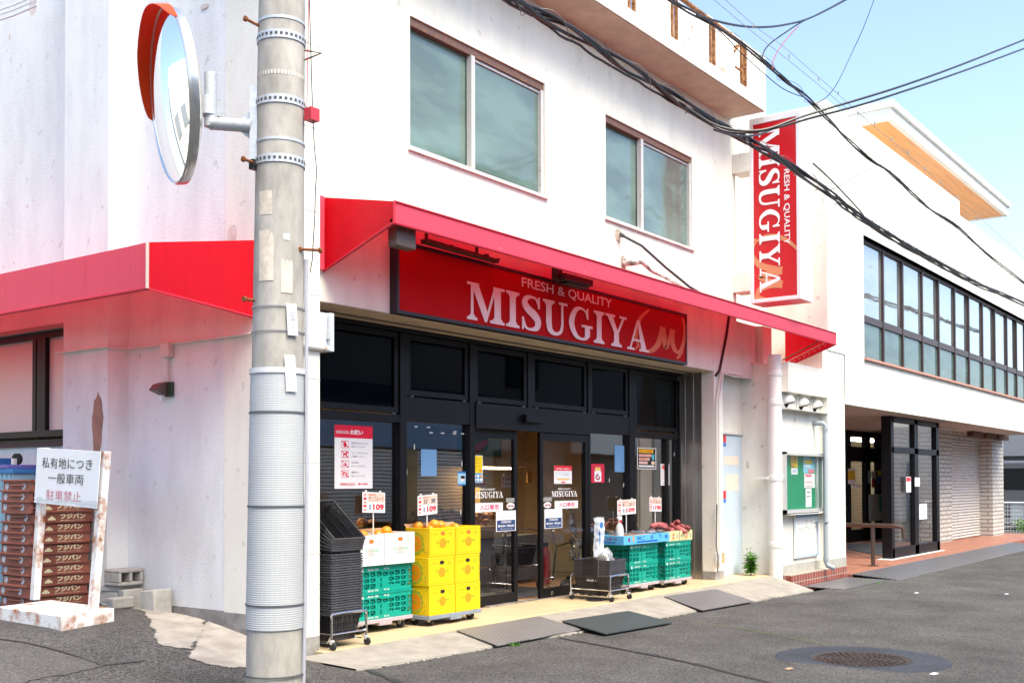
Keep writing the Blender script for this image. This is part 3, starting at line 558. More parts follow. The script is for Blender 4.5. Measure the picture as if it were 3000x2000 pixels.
# old wooden strip, hook lamp under the awning
q=MB(); a=F(1240,712,.05); b=F(1455,765,.05); q.hexa([(a.x,.0,a.z),(b.x,.02,b.z-.02),(b.x,.08,b.z-.02),(a.x,.08,a.z),(a.x,.0,a.z+.035),(b.x,.02,b.z+.012),(b.x,.08,b.z+.012),(a.x,.08,a.z+.035)])
for i in range(7): t=i/6; q.box(lerp(a.x,b.x,t)-.015,lerp(a.x,b.x,t)+.02,.02,.06,lerp(a.z,b.z,t)+.01,lerp(a.z,b.z,t)+.022+.016*((i*7)%3)/2)
for X in (a.x+.03,lerp(a.x,b.x,.7)): q.box(X-.012,X+.012,.03,.05,a.z,3.5)
solo('lamp_batten','dark rusty lamp batten hanging above the upper left edge of the red fascia sign','lamp',q,mat('dark rust',(.06,.02,.012),.8,nz=.4,nsc=12))
q=MB(); a=F(1640,815,-.05); b=F(1722,838,-.05); q.box(a.x,b.x,-.12,.04,a.z-.02,a.z+.05); q.box(a.x+.08,b.x-.05,-.1,.02,a.z-.045,a.z-.02); q.box(a.x-.05,a.x+.06,-.05,.02,a.z-.01,a.z+.14); solo('floodlight','small black floodlight above the sign lettering','lamp',q,mat('black cast box',(.015,.012,.012),.5),bev=.01)
# projecting sign
Xs=8.25; yl,yr=S(2194,350,Xs).y,S(2342,291,Xs).y; zb_,zt_=S(2199,890,Xs).z,S(2194,350,Xs).z; dp=.42
ps=thing('projecting_sign','tall white boxed projecting sign with red face and sideways white lettering','sign',(Xs,-.4,zb_))
q=MB(); b_=.055; q.box(Xs+.02,Xs+dp,yr,yl,zb_,zt_); q.box(Xs,Xs+.02,yr,yr+b_,zb_,zt_); q.box(Xs,Xs+.02,yl-b_,yl,zb_,zt_); q.box(Xs,Xs+.02,yr+b_,yl-b_,zb_,zb_+b_); q.box(Xs,Xs+.02,yr+b_,yl-b_,zt_-.09,zt_); WP=mat('white sign casing',(.78,.78,.79),.35,nz=.04); obj('casing',q,WP,ps,bev=.006)
q=MB(); q.box(Xs+.008,Xs+.019,yr+b_,yl-b_,zb_+b_,zt_-.09); obj('sign_face',q,mat('sign red box face',(.55,.004,.012),.35),ps)  # plain red face, brighter than the fascia sign's
pp=Plane((Xs+.008,yl-b_,zt_-.09),(0,0,-1),(0,-1,0),(-1,0,0)); Lh=zt_-.09-zb_-b_; Wd=yl-yr-2*b_
q=MB(); emblem(pp,q,Lh*.63,-.03,Lh*.40,Wd*1.08)
def clipq(mb,fy0,fy1,fz0,fz1):
    b=bmesh.new(); vs=[b.verts.new(v) for v in mb.v]; [b.faces.new([vs[i] for i in f]) for f in mb.f]
    for co_,no in (((0,fy0,0),(0,-1,0)),((0,fy1,0),(0,1,0)),((0,0,fz0),(0,0,-1)),((0,0,fz1),(0,0,1))):
        bmesh.ops.bisect_plane(b,geom=b.verts[:]+b.edges[:]+b.faces[:],plane_co=co_,plane_no=no,clear_outer=True)
    b.verts.index_update(); r=MB(); r.v=[v.co.copy() for v in b.verts]; r.f=[tuple(v.index for v in f.verts) for f in b.faces]; r.m=[0]*len(r.f); b.free(); return r
obj('emblem',clipq(q,yr+b_,yl-b_,zb_+b_,zt_),mat('sign peach',(.62,.25,.12),.5),ps)
q=MB(); serif(pp,q,'MISUGIYA',Lh*.035,Wd*.14,Lh*.93,Wd*.48,d=.004); pp.text(q,'FRESH & QUALITY',Lh*.26,Wd*.70,Lh*.45,Wd*.15,d=.004,bold=.012); obj('lettering',q,mat('sign bright white',(.85,.85,.85),.5),ps)
for y_ in (480,830): q=MB(); c=F(2180,y_,0); q.box(Xs+.0,Xs+.28,yl,Yf,c.z-.1,c.z+.17); obj('bracket',q,WHITE,ps,bev=.01)
# rusty railing on the roof edge
RUSTP=rustpaint('rusty white sheet',(.82,.81,.78),.36,3.5); RUSTX=mat('heavy rust',(.16,.05,.012),.9,col2=(.42,.2,.07),nsc=20,thr=(.4,.65),bump=.8,bsc=60,bdist=.01)
rl=thing('roof_railing','rusted roof railing of peeling white sheets along the shop parapet','railing',(4,-.28,6.4))
yr_=-.27; pts=[F(x,60,yr_).x for x in (1965,2086,2178)]; stp=1.02; q=MB(); pn=MB(); ztop=6.96
X=pts[2]-.0
posts=[F(2178,150,yr_).x,F(2086,150,yr_).x,F(1975,60,yr_).x]
d_=posts[1]-posts[2]; posts+= [posts[2]-d_*(i+1) for i in range(4)]
for i,X in enumerate(posts):
    q=MB()
    for e in (-.06,.05): q.box(X+e-.018,X+e+.018,yr_-.02,yr_+.02,6.4,ztop)
    for k in range(3): q.box(X-.042,X+.032,yr_-.012,yr_+.012,6.5+.17*k,6.53+.17*k) if i==0 else None
    obj('post',q,RUSTX,rl,bev=.006)
    if i: pn=MB(); pn.box(X+.07,posts[i-1]-(.30 if i==1 else .085),yr_+.0,yr_+.008,6.41,ztop-.03); obj('sheet',pn,RUSTP,rl)
q=MB(); q.box(posts[-1],posts[0]+.06,yr_-.025,yr_+.025,ztop,ztop+.035); obj('top_rail',q,RUSTX,rl,bev=.006)
q=MB(); q.box(posts[0]-.25,posts[0]-.08,yr_-.01,yr_+.01,6.6,6.63); q.tube([(posts[0]-.28,yr_,6.8),(posts[0]-.1,yr_,ztop)],.02,5); q.box(posts[0]-.03,posts[0]+.0,yr_+.026,yr_+.9,ztop,ztop+.03); q.box(posts[0]-.03,posts[0]+.0,yr_+.85,yr_+.9,6.4,ztop); obj('brace',q,RUSTX,rl,bev=.006)
# ================================================================ OFFICE NEXT DOOR
Y2=-.35; of=thing('office_building','white two storey office with a long upper window band and tiled entrance beyond the shop','building',(16,2,0))
XL=10.35; XE=25.2; wb=(11.965,25.05,3.275,5.27); W=MB(); f2=lambda u,z,d:(u,Y2+d,z)
ZP=F(2650,475,Y2).z
XM=F(2811,591,Y2).x; ZP2=F(2858,664,Y2).z; W.wall(XL,XE,3.25,ZP2,[wb],f2,.22); W.wall(XL,XM,ZP2,ZP,[],f2,.2); W.poly([(XM,Y2,ZP2),(XM,Y2+.2,ZP2),(XM,Y2+.2,ZP),(XM,Y2,ZP)]); W.wall(11.07,XE,2.485,3.2499,[],f2,.1); yv2=Y2+.012
def face(x0,x1,z0,z1,y): W.poly([(x0,y,z0),(x1,y,z0),(x1,y,z1),(x0,y,z1)])
face(10.349,11.07,0,3.2495,yv2); face(10.15,10.349,2.95,3.2495,yv2); face(8.86,10.349,2.54,2.95,yv2); face(8.86,10.349,0,2.54,Y2+.142)
W.poly([(8.86,yv2,2.54),(10.349,yv2,2.54),(10.349,Y2+.142,2.54),(8.86,Y2+.142,2.54)]); W.poly([(10.349,yv2,0),(10.349,Y2+.142,0),(10.349,Y2+.142,2.54),(10.349,yv2,2.54)])
W.poly([(8.86,yv2,2.95),(10.15,yv2,2.95),(10.15,.6,2.95),(8.86,.6,2.95)]); W.poly([(10.15,yv2,2.95),(10.15,yv2,3.25),(10.15,.6,3.25),(10.15,.6,2.95)])
W.poly([(8.86,Y2+.142,0),(8.86,.6,0),(8.86,.6,2.54),(8.86,Y2+.142,2.54)]); W.poly([(8.86,yv2,2.54),(8.86,.6,2.54),(8.86,.6,2.95),(8.86,yv2,2.95)])
W.poly([(XL,Y2,3.25),(XL,.6,3.25),(XL,.6,ZP),(XL,Y2,ZP)]); W.poly([(XE,Y2,2.485),(XE,12,2.485),(XE,12,ZP2),(XE,Y2,ZP2)])
W.poly([(11.07,Y2+.012,-.2),(11.07,3,-.2),(11.07,3,2.485),(11.07,Y2+.012,2.485)]); W.box(XL,XM,Y2+.001,Y2+.2,ZP+.001,ZP+.05); W.poly([(XL,Y2+.2,ZP2-.4),(XE,Y2+.2,ZP2-.4),(XE,12,ZP2-.4),(XL,12,ZP2-.4)])
obj('wall',W,WHITE2,of)
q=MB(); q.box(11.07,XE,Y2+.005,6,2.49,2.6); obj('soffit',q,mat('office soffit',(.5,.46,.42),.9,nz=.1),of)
q=MB(); [q.box(8.9,11.068,Y2+.0095,Y2+.2,z,z+.006) for z in (.83,1.66,2.3)]; obj('render_joint',q,MATS['render joint'],of)
BLK2=mat('grey block',(.40,.39,.35),.9,nz=.15,nsc=5,bump=.4); q=MB(); q.box(10.36,11.075,Y2+.008,Y2+.3,.006,.135); [q.box(8.87+i*.37,8.865+(i+1)*.37,Y2+.136,Y2+.3,.006,.13) for i in range(4)]; obj('plinth',q,BLK2,of)
TERR=gridmat('dark glazed tile',(.30,.075,.05),(.42,.36,.3),.1,.10,'SZ',.006,0,.25,.002,.15); q=MB(); q.box(8.865,11.08,Y2-.004,Y2+.25,-.26,.004); obj('tile_base',q,TERR,of)
# window band: one frame, panes alternate open and obscure
BRF=mat('brown window frame',(.07,.045,.04),.45,.3); a,b,c,d=wb; zr=F(2531,935,Y2+.1).z; y=Y2+.1
f=MB(); f.box(a,b,y,y+.08,d-.06,d); f.box(a,b,y,y+.08,zr-.04,zr+.075); f.box(a,b,y,y+.08,c,c+.03); f.box(a,a+.03,y,y+.08,c,d)
mul=[F(x,900,y).x for x in (2588,2645,2702,2750,2797,2838,2878,2914,2949,2977)]; mul+= [mul[-1]+1.05*(i+1) for i in range(2)]
for i,X in enumerate(mul): f.box(X-.03,X+.03,y-.01,y+.08,c,d)
wo=obj('window',f,BRF,of); CLR=glassmat('office glass',(.55,.6,.6),2.8,0,.12,(.60,.63,.61),.45); OBS=glassmat('office obscure glass',(.5,.6,.58),1.1,.12,0,(.10,.16,.145),.95)  # clear panes get a pale body that paints in the white sky's reflection
edges=[a+.03]+mul+[b]
for i in range(len(edges)-1):
    g=MB(); g.box(edges[i]+.03,edges[i+1]-.03,y+.03+.012*(i%2),y+.034+.012*(i%2),zr+.075,d-.06); obj('pane',g,CLR,wo)
    g=MB(); g.box(edges[i]+.03,edges[i+1]-.03,y+.03,y+.034,c+.03,zr-.04); obj('pane',g,OBS,wo)
q=MB(); q.box(a-.02,b,Y2-.05,Y2+.1,c-.03,c+.005); obj('sill',q,mat('salmon sill',(.55,.28,.2),.6),wo); q=MB(); q.box(a,b,Y2+.6,Y2+.62,c,d); obj('blind',q,mat('office blind',(.5,.52,.5),.9),wo)
q=MB(); q.box(a,b,Y2+.005,Y2+.1,d-.0,d+.012); obj('lintel_trim',q,mat('olive trim',(.35,.33,.22),.8),wo)
# roof canopy with timber soffit
WOODS=mat('varnished soffit',(.85,.36,.075),.35,nz=.25,nsc=3,stretch=(.3,6,1),coat=.3); zc=8.2; A_=G(2600,352,zc); B_=G(2942,630,zc); C_=G(2853,651,zc)
yb=A_.y+2.6; q=MB(); q.hexa([(A_.x,A_.y,zc+.004),(B_.x,A_.y,zc+.004),(B_.x,yb,zc+.004),(A_.x,yb,zc+.004),(A_.x,A_.y,zc+.01),(B_.x,A_.y,zc+.01),(B_.x,yb,zc+.01),(A_.x,yb,zc+.01)]); cs=obj('canopy_soffit',q,WOODS,of)
q=MB(); t=.10; q.box(A_.x-t,B_.x+t,A_.y-t,yb,zc+.012,zc+.2); q.box(A_.x-t,B_.x+t,A_.y-t,A_.y,zc-.03,zc+.012); q.box(A_.x-t,A_.x,A_.y,yb,zc-.03,zc+.012); q.box(B_.x,B_.x+t,A_.y,yb,zc-.03,zc+.012); q.box(A_.x-t-.06,B_.x+t+.06,A_.y-t-.06,yb,zc+.2,zc+.33); obj('canopy',q,mat('canopy fascia',(.78,.78,.75),.6,nz=.05,nsc=2),of,bev=.01)
q=MB(); q.box(A_.x+.8,B_.x-1.0,A_.y+2.1,yb-.05,ZP-.4,zc); obj('penthouse_wall',q,WHITE2,of)
# ground floor of the office
BRK=gridmat('white split brick',(.62,.6,.55),(.30,.28,.25),.42,.10,'SZ',.016,.5,.7,.006,.08)
fl=-.13; q=MB(); TERF=gridmat('terracotta floor',(.34,.13,.08),(.36,.23,.17),.2,.12,'XY',.008,.5,.5,.002,.2)
q=MB(); q.box(11.065,26.5,-.42,6,-.4,fl); struct('terracotta_pavement',q,TERF)
xb=lambda px,Y:F(px,1500,Y).x
W=MB(); ysh=.95; s0,s1=xb(2783,ysh),xb(2909,.62); W.box(xb(2744,.9),s0,.9,1.3,fl,2.49); W.box(s0,s1,.902,2.4,2.25,2.488); W.box(xb(2909,.62),xb(2941,.62),.62,2.4,fl,2.49);  pass
c=G(2634,1588,fl); W.box(c.x,xb(2663,c.y),c.y,S(2606,1500,c.x).y,fl,2.489); obj('brick_wall',W,BRK,of)
q=MB(); n=34
for i in range(n):
    z0_=lerp(fl,2.25,i/n); z1_=lerp(fl,2.25,(i+1)/n); q.add([(s0,ysh,z0_),(s1,ysh,z0_),(s1,ysh-.028,z0_+(z1_-z0_)*.45),(s0,ysh-.028,z0_+(z1_-z0_)*.45),(s1,ysh,z1_),(s0,ysh,z1_)],[(0,1,2,3),(3,2,4,5)])
obj('roller_shutter',q,mat('cream shutter',(.58,.56,.51),.5,.1,nz=.08,nsc=3),of)
q=MB()
for x0_,x1_,yt in ((2846,2882,1254),(2885,2920,1259),(2921,2956,1264)):
    p0=F(x0_,yt,.5); p1=F(x1_,yt,.5); q=MB(); q.box(p0.x,p1.x-.25,.45,.6,2.36,2.489); obj('soffit_beam',q,mat('brown beam',(.10,.035,.012),.7,nz=.2),of)
q=MB(); q.box(xb(2752,.5),xb(2798,.5),.45,.6,2.44,2.489); obj('soffit_light',q,mat('unlit batten',(.6,.57,.52),.5),of)
# entrance doors
yd2=2.7; X0_,X1_=xb(2480,yd2),xb(2606,yd2); f=MB(); zt2=2.49; zm0,zm1=F(2530,1330,yd2).z,F(2530,1310,yd2).z
for px,wd in ((2484,.12),(2533,.35),(2569,.3),(2596,.5)): f.box(xb(px,yd2),xb(px,yd2)+wd,yd2-.04,yd2+.06,fl,zt2)
f.box(X0_,X1_,yd2-.04,yd2+.06,zm0,zm1); f.box(X0_,X1_,yd2-.04,yd2+.06,2.36,zt2); f.box(X0_,X1_,yd2-.03,yd2+.05,fl,fl+.28); f.box(X0_,X1_,yd2-.03,yd2+.05,zm0-.18,zm0)
do=obj('entrance_door',f,ALU,of); q=MB(); q.box(X0_,X1_,yd2+.01,yd2+.015,fl+.28,zt2-.1); obj('pane',q,DOORGL,do)
q=MB(); q.poly([(X0_,6,fl),(X1_+2,6,fl),(X1_+2,6,2.4),(X0_,6,2.4)]); q.poly([(X1_+2,2.8,fl),(X1_+2,6,fl),(X1_+2,6,2.4),(X1_+2,2.8,2.4)]); q.poly([(X0_-.3,2.8,2.41),(X1_+2,2.8,2.41),(X1_+2,6,2.41),(X0_-.3,6,2.41)]); q.poly([(X1_,yd2,fl),(26,yd2,fl),(26,yd2,2.49),(X1_,yd2,2.49)]); obj('lobby_wall',q,mat('lobby wall',(.74,.66,.5),.9),of)
q=MB(); c=F(2490,1247,3.5); q.box(c.x,c.x+1.6,3.35,3.5,2.33,2.39); obj('lobby_light',q,mat('lit tube',(1,.97,.9),.5,emit=9),of)
q=MB(); q.box(xb(2540,yd2),xb(2586,yd2),yd2-.045,yd2-.041,fl+.45,F(2560,1447,yd2).z); obj('white_film',q,mat('white film',(.80,.84,.80),.5),do)
q=MB()
def onface(mb,px,Y,m): a=F(px[0],px[1],Y); b=F(px[2],px[3],Y); mb.poly([(a.x,Y,b.z),(b.x,Y,b.z),(b.x,Y,a.z),(a.x,Y,a.z)],m)
YEL=mat('notice yellow',(.75,.55,.02),.6); PAP=mat('paper white',(.80,.80,.80),.7); TEAL=mat('teal strip',(.02,.5,.36),.5); REDP=mat('print red',(.72,.02,.04),.5); BLUP=mat('print blue',(.03,.17,.48),.5); GRYP=mat('print grey',(.16,.17,.18),.7)
for px,m in (((2484,1372,2506,1417),1),((2484,1378,2505,1405),0),((2542,1378,2552,1415),5),((2553,1379,2566,1402),1),((2569,1377,2581,1394),0),((2569,1395,2581,1414),4),((2554,1402,2563,1427),3),((2576,1448,2584,1496),2),((2495,1420,2520,1429),1)): q=MB(); onface(q,px,yd2-.047-.002*m-(0.004 if m!=1 else 0),0); obj('door_notice',q,[YEL,PAP,TEAL,REDP,BLUP,mat('pale blue print',(.4,.6,.65),.6)][m],do)
# free-standing glass screen
gs=thing('glass_screen','black framed free standing glass wind screen with two bays in front of the office entrance','screen',(16,.15,fl))
yS=.12; gx0,gx1=xb(2606,yS),xb(2746,yS); mx_=xb(2679,yS); f=MB(); zgt=2.485; zt0,zt1=F(2676,1330,yS).z,F(2676,1313,yS).z
f.box(gx0-.03,gx0+.13,yS-.05,yS+.13,fl,zgt); f.box(gx1-.2,gx1,yS-.05,yS+.05,fl,zgt); f.box(mx_-.12,mx_+.12,yS-.05,yS+.05,fl,zgt); f.box(gx0,gx1,yS-.05,yS+.05,fl,fl+.2); f.box(gx0,gx1,yS-.05,yS+.05,zt0,zt1); f.box(gx0,gx1,yS-.05,yS+.05,zgt-.1,zgt-.002); obj('frame',f,ALU,gs,bev=.004)
g=MB(); g.box(gx0+.13,gx1-.2,yS,yS+.006,fl+.2,zgt-.1); obj('pane',g,DOORGL,gs); q=MB(); q.box(gx0-.25,gx1+.15,yS-.1,yS+.16,fl,fl+.012); obj('kerb_strip',q,PAP,gs)
for px,k in (((2693,1476,2716,1519),0),((2655,1396,2669,1441),1),((2680,1398,2695,1424),0)):
    q=MB(); onface(q,px,yS-.055,0); 
    if k: onface(q,(2656,1398,2668,1409),yS-.058,1)
    obj('taped_notice',q,[PAP,REDP],gs)
# handrail, mat, stand, ramps
BRZ=mat('bronze rail',(.16,.11,.09),.35,.7); p=G(2558,1657,fl); q=MB(); zr_=F(2557,1538,p.y).z; q.tube([(p.x,p.y,fl),(p.x,p.y,zr_)],.035,10); a=S(2486,1523,p.x)
q.tube([(p.x,p.y+3.2,zr_+.0),(p.x,p.y-.35,zr_),(p.x,p.y-.5,zr_-.03),(p.x,p.y-.52,zr_-.22)],.036,10); q.lathe((p.x,p.y,fl),[(.09,0),(.09,.012)],16); solo('handrail','bronze tube handrail with hooked end on the terracotta floor','handrail',q,BRZ)
q=MB(); vs=[G(*p_,fl+.012) for p_ in ((2484,1592),(2600,1590),(2680,1612),(2600,1630),(2484,1607))]; q.slab(vs,(0,0,-.011)); solo('door_mat','grey carpet door mat on the terracotta floor before the office entrance','mat',q,mat('grey mat',(.085,.085,.085),.95,nz=.2,nsc=40))
p=G(2748,1563,fl); q=MB(); q.tube([(p.x,p.y,fl),(p.x+.25,p.y,F(2755,1495,p.y).z)],.03,6); q.box(p.x-.5,p.x+.6,p.y-.2,p.y+.2,F(2755,1495,p.y).z,F(2755,1490,p.y).z+.01); q.tube([(p.x-.35,p.y,fl),(p.x-.2,p.y,F(2755,1495,p.y).z)],.03,6); solo('lectern_stand','small dark brown stand half hidden by the glass screen','stand',q,mat('stand brown',(.045,.03,.03),.6))
RIB=gridmat('ribbed steel plate',(.16,.16,.17),(.06,.06,.065),9,.075,'XY',.018,0,.42,.006,.1)
def plate(name,label,pts,mats,thk=.012,grp=None):
    q=MB(); q.slab(pts,(0,0,-thk)); return solo(name,label,'ramp plate',q,mats,grp,bev=.003)
fr2=G(2625,1704,-.185); bk=[Vector((xb(2492,-.42),-.425,fl-.003)),Vector((21.8,-.425,fl-.003))]
plate('ramp_plate','long ribbed grey ramp plate leaning on the terracotta floor edge',[Vector((11.1,-.425,fl+.005)),Vector((21.8,-.425,fl+.005)),Vector((21.8,-1.12,-.178)),Vector((11.1,-1.12,-.178))],[RIB],.012)
plate('ramp_plate','short ribbed ramp plate below the dark red tile base',[Vector((9.2,Y2-.03,-.165)),Vector((11.0,Y2-.03,-.165)),Vector((11.0,-.98,-.178)),Vector((9.2,-.98,-.178))],[RIB],.012)
# drain pipes
PVC=mat('white pipe',(.74,.72,.69),.5,col2=(.5,.5,.5),nsc=9,thr=(.62,.7)); px_=xb(2272,-.16); q=MB(); r_=.095
q.tube([(px_,-.16,-.14),(px_,-.16,3.05)],r_,20); [q.lathe((px_,-.16,z),[(r_+.006,0),(r_+.009,.012),(r_+.009,.07),(r_+.006,.082)],20) for z in (.38,1.3,2.35,2.75)]; q.box(px_-.12,px_-.02,-.1,.1,1.33,1.36)
solo('drain_pipe','thick white drain pipe with flaking paint between the blue door and the notice board','pipe',q,PVC,smooth=40)
GRYV=mat('grey pipe',(.30,.35,.37),.45); q=MB(); p0=F(2419,1500,Y2-.03); x=p0.x; z1_=F(2419,1245,Y2-.03).z; z0_=.035; q.tube([(x-.02,Y2+.14,z1_+.03),(x-.01,Y2-.0,z1_+.03),(x,Y2-.03,z1_),(x,Y2-.03,z0_+.08),(x+.005,Y2-.05,z0_+.03),(x+.02,Y2-.15,z0_-.01)],.036,12); [q.lathe((x,Y2-.03,z),[(.042,0),(.042,.05)],14) for z in (z1_-.09,z0_+.1)]; q.box(x-.05,x+.05,Y2-.07,Y2+.13,F(2419,1529,Y2).z,F(2419,1526,Y2).z)
solo('drain_pipe','slim grey drain pipe with an elbow beside the green notice board','pipe',q,GRYV,smooth=40)
# vents
VENT=mat('vent enamel',(.74,.72,.68),.4); yv=Y2+.14
for i,(px,py) in enumerate(((2309,1174),(2352,1182),(2392,1188))):
    c=F(px,py,yv-.05); v=thing('wall_vent',('round white hooded wall vent, the one nearest the drain pipe','round white hooded wall vent, the middle of the three','round white hooded wall vent, the one nearest the pillar')[i],'vent',(c.x,yv,c.z),0,'hooded vents above the notice board')
    q=MB(); q.lathe((c.x,yv-.001,c.z),[(.13,0),(.13,.012),(.10,.02)],24,0,(0,-1,0)); obj('flange',q,VENT,v,smooth=40)
    q=MB(); n=16
    pr=[]
    for k in range(9):
        t=k/8; ang=t*PI*.5; pr.append((.098*math.cos(ang),.02+.12*math.sin(ang)))
    vs=[];fs=[]
    for r_k,h in pr:
        for j in range(n+1):
            a=-.45+ (PI+.9)*j/n; vs.append((c.x+r_k*math.cos(a),yv-h,c.z+r_k*math.sin(a)))
    m_n=n+1
    fs=[(i_*m_n+j,i_*m_n+j+1,(i_+1)*m_n+j+1,(i_+1)*m_n+j) for i_ in range(8) for j in range(n)]; q.add(vs,fs); o=obj('hood',q,VENT,v,smooth=60); so_=o.modifiers.new('thick','SOLIDIFY'); so_.thickness=.006
    q=MB(); q.lathe((c.x,yv-.022,c.z),[(.09,0),(.085,.004)],20,0,(0,-1,0)); obj('opening',q,DARK,v)
# notice board
YN=Y2+.13; nb=thing('notice_board','aluminium framed green notice board with papers behind glass','notice board',(9.8,YN,1))
a=F(2297,1322,YN-.05); b=F(2409,1497,YN-.05); X0n,X1n,Z0n,Z1n=a.x,b.x,b.z,a.z; ALS=mat('satin aluminium',(.66,.66,.65),.4,.5); q=MB(); t=.05
q.box(X0n,X1n,YN-.07,YN,Z0n,Z0n+t); q.box(X0n,X1n,YN-.07,YN,Z1n-t*.7,Z1n); q.box(X0n,X0n+t,YN-.07,YN,Z0n,Z1n); q.box(X1n-t,X1n,YN-.07,YN,Z0n,Z1n); xq=lerp(X0n,X1n,.86); q.box(xq,xq+.03,YN-.06,YN-.01,Z0n,Z1n); obj('frame',q,ALS,nb)
q=MB(); q.box(X0n+t,X1n-t,YN-.02,YN-.005,Z0n+t,Z1n-t); obj('green_board',q,mat('green baize',(.004,.24,.11),.8,nz=.1,nsc=5),nb); q=MB(); q.box(X0n+t,X1n-t,YN-.055,YN-.052,Z0n+t,Z1n-t*.7); obj('glass',q,glassmat('clear thin glass',(.96,.98,.97),.4),nb)
q=MB(); yk=YN-.023
for k,(px,m) in enumerate((((2317,1334,2337,1369),0),((2318,1370,2337,1389),1),((2353,1337,2386,1385),2),((2356,1386,2387,1428),1),((2360,1430,2378,1484),1),((2322,1375,2334,1384),3),((2357,1346,2380,1358),0),((2357,1361,2376,1368),1),((2368,1374,2385,1384),4),((2360,1388,2378,1396),4),((2361,1408,2381,1413),5),((2362,1420,2381,1424),5),((2364,1440,2374,1442),6),((2364,1452,2374,1454),6),((2319,1344,2333,1347),7),((2319,1352,2333,1355),7),((2319,1360,2330,1366),7))): onface(q,px,yk-.0006*k,m)
obj('pinned_paper',q,[YEL,PAP,mat('poster sky blue',(.25,.55,.72),.6),mat('pale violet',(.5,.5,.65),.6),mat('poster pink',(.75,.2,.26),.6),mat('pale pink',(.8,.5,.52),.6),GRYP,mat('amber print',(.7,.3,.02),.6)],nb)
mb_=thing('map_board','white wall mounted neighbourhood map with blue edge under the green notice board','map',(9.8,YN,.4)); a=F(2327,1501,YN-.01); b=F(2397,1625,YN-.01); q=MB(); q.box(a.x,b.x,YN-.02,YN-.002,b.z,a.z); obj('panel',q,PAP,mb_)
pl=Plane((a.x,YN-.02,b.z),(1,0,0),(0,0,1)); w_,h_=b.x-a.x,a.z-b.z; q=MB(); pl.frame(q,.01,.01,w_-.01,h_-.01,.015,0); pl.rect(q,.03,h_-.07,w_-.03,h_-.03,0,.0015); random.seed(7)
for i in range(5): pl.rect(q,w_*.08,h_*(.28+.12*i),w_*.92,h_*(.285+.12*i),1,.0012); pl.rect(q,w_*(.15+.17*i),h_*.27,w_*(.156+.17*i),h_*.86,1,.0014)
for i in range(60): x,y_=random.uniform(.1,.85),random.uniform(.3,.85); pl.rect(q,w_*x,h_*y_,w_*(x+random.uniform(.02,.07)),h_*(y_+random.uniform(.008,.03)),random.choice((2,2,3,4)),.0018+i*.00001)
for i in range(4): pl.rect(q,w_*(.12+.07*i),h_*.1,w_*(.15+.07*i),h_*.19,2,.0019)
obj('map_print',q,[mat('map blue',(.25,.45,.7),.6),mat('map ochre',(.72,.6,.25),.6),mat('map grey',(.45,.45,.5),.6),mat('map green',(.35,.6,.35),.6),mat('map rose',(.7,.4,.4),.6)],mb_)
# far end of the street
q=MB(); q.box(38,60,-2,16,-.3,2.2); q.box(37.6,60,-2.4,16,2.2,5.2); solo('grey_building','plain grey clad building far down the street behind the van','building',q,mat('grey cladding',(.26,.27,.28),.7,nz=.06))
# grey van
vn=thing('van','grey delivery van parked behind the white mesh fence','van',(33,-1,-.2)); xv=33.0
pv=[(-2.6,.25),(-2.6,1.15),(-2.45,1.95),(-2.2,2.15),(1.6,2.15),(2.3,1.35),(2.55,1.1),(2.6,.3)]
yc=F(2975,1450,0); yv0=S(2985,1450,xv).y
q=MB(); q.slab([(xv,yv0-a,b-.2) for a,b in pv],(1.8,0,0)); GV=mat('van grey paint',(.17,.17,.18),.25,.4,coat=.6); obj('body',q,GV,vn,bev=.08)
q=MB(); q.slab([(xv-.01,yv0-a,b-.2) for a,b in ((-2.3,1.2),(-2.2,1.85),(-1.2,1.9),(-.95,1.5),(-1.1,1.25))],(.02,0,0)); q.slab([(xv-.01,yv0-a,b-.2) for a,b in ((-.6,1.2),(-.6,1.9),(.9,1.9),(.9,1.2))],(.02,0,0)); obj('window',q,mat('van glass',(.005,.006,.007),.05,spec=.8),vn)
for a in (-1.6,1.7): q=MB(); q.lathe((xv-.02,yv0-a,.13),[(.2,0),(.33,.02),(.33,.2)],20,0,(1,0,0)); obj('wheel',q,mat('tyre',(.02,.02,.02),.8),vn)
xf_=30.5; fe=thing('mesh_fence','low white mesh fence with a pale sheet at the end of the terracotta floor','fence',(xf_,0,-.2)); q=MB(); zt_f=S(2970,1472,xf_).z; zb_f=S(2970,1568,xf_).z
for i in range(84): Y=2.9-i*.08; q.tube([(xf_,Y,zb_f),(xf_,Y,zt_f)],.006,4)
for i in range(9): z=lerp(zb_f+.03,zt_f,i/8); q.tube([(xf_,2.95,z),(xf_,-3.8,z)],.008 if i<8 else .03,5)
for Y in (2.9,1.0,-1.0,-3.0): q.tube([(xf_,Y,zb_f-.1),(xf_,Y,zt_f)],.03,6)
obj('wire_mesh',q,mat('white wire',(.7,.7,.68),.5),fe); q=MB(); q.box(xf_+.03,xf_+.05,-3.7,1.45,lerp(zb_f,zt_f,.32),zt_f-.03); obj('sheet',q,mat('pale sheet',(.6,.65,.66),.6),fe)
q=MB(); q.box(38,60,-12,-2.4,-.3,3.4); q.box(36,37,-14,-6,-.3,2.0); solo('white_building','low white building beyond the van at the street end','building',q,mat('far white',(.6,.6,.58),.8))
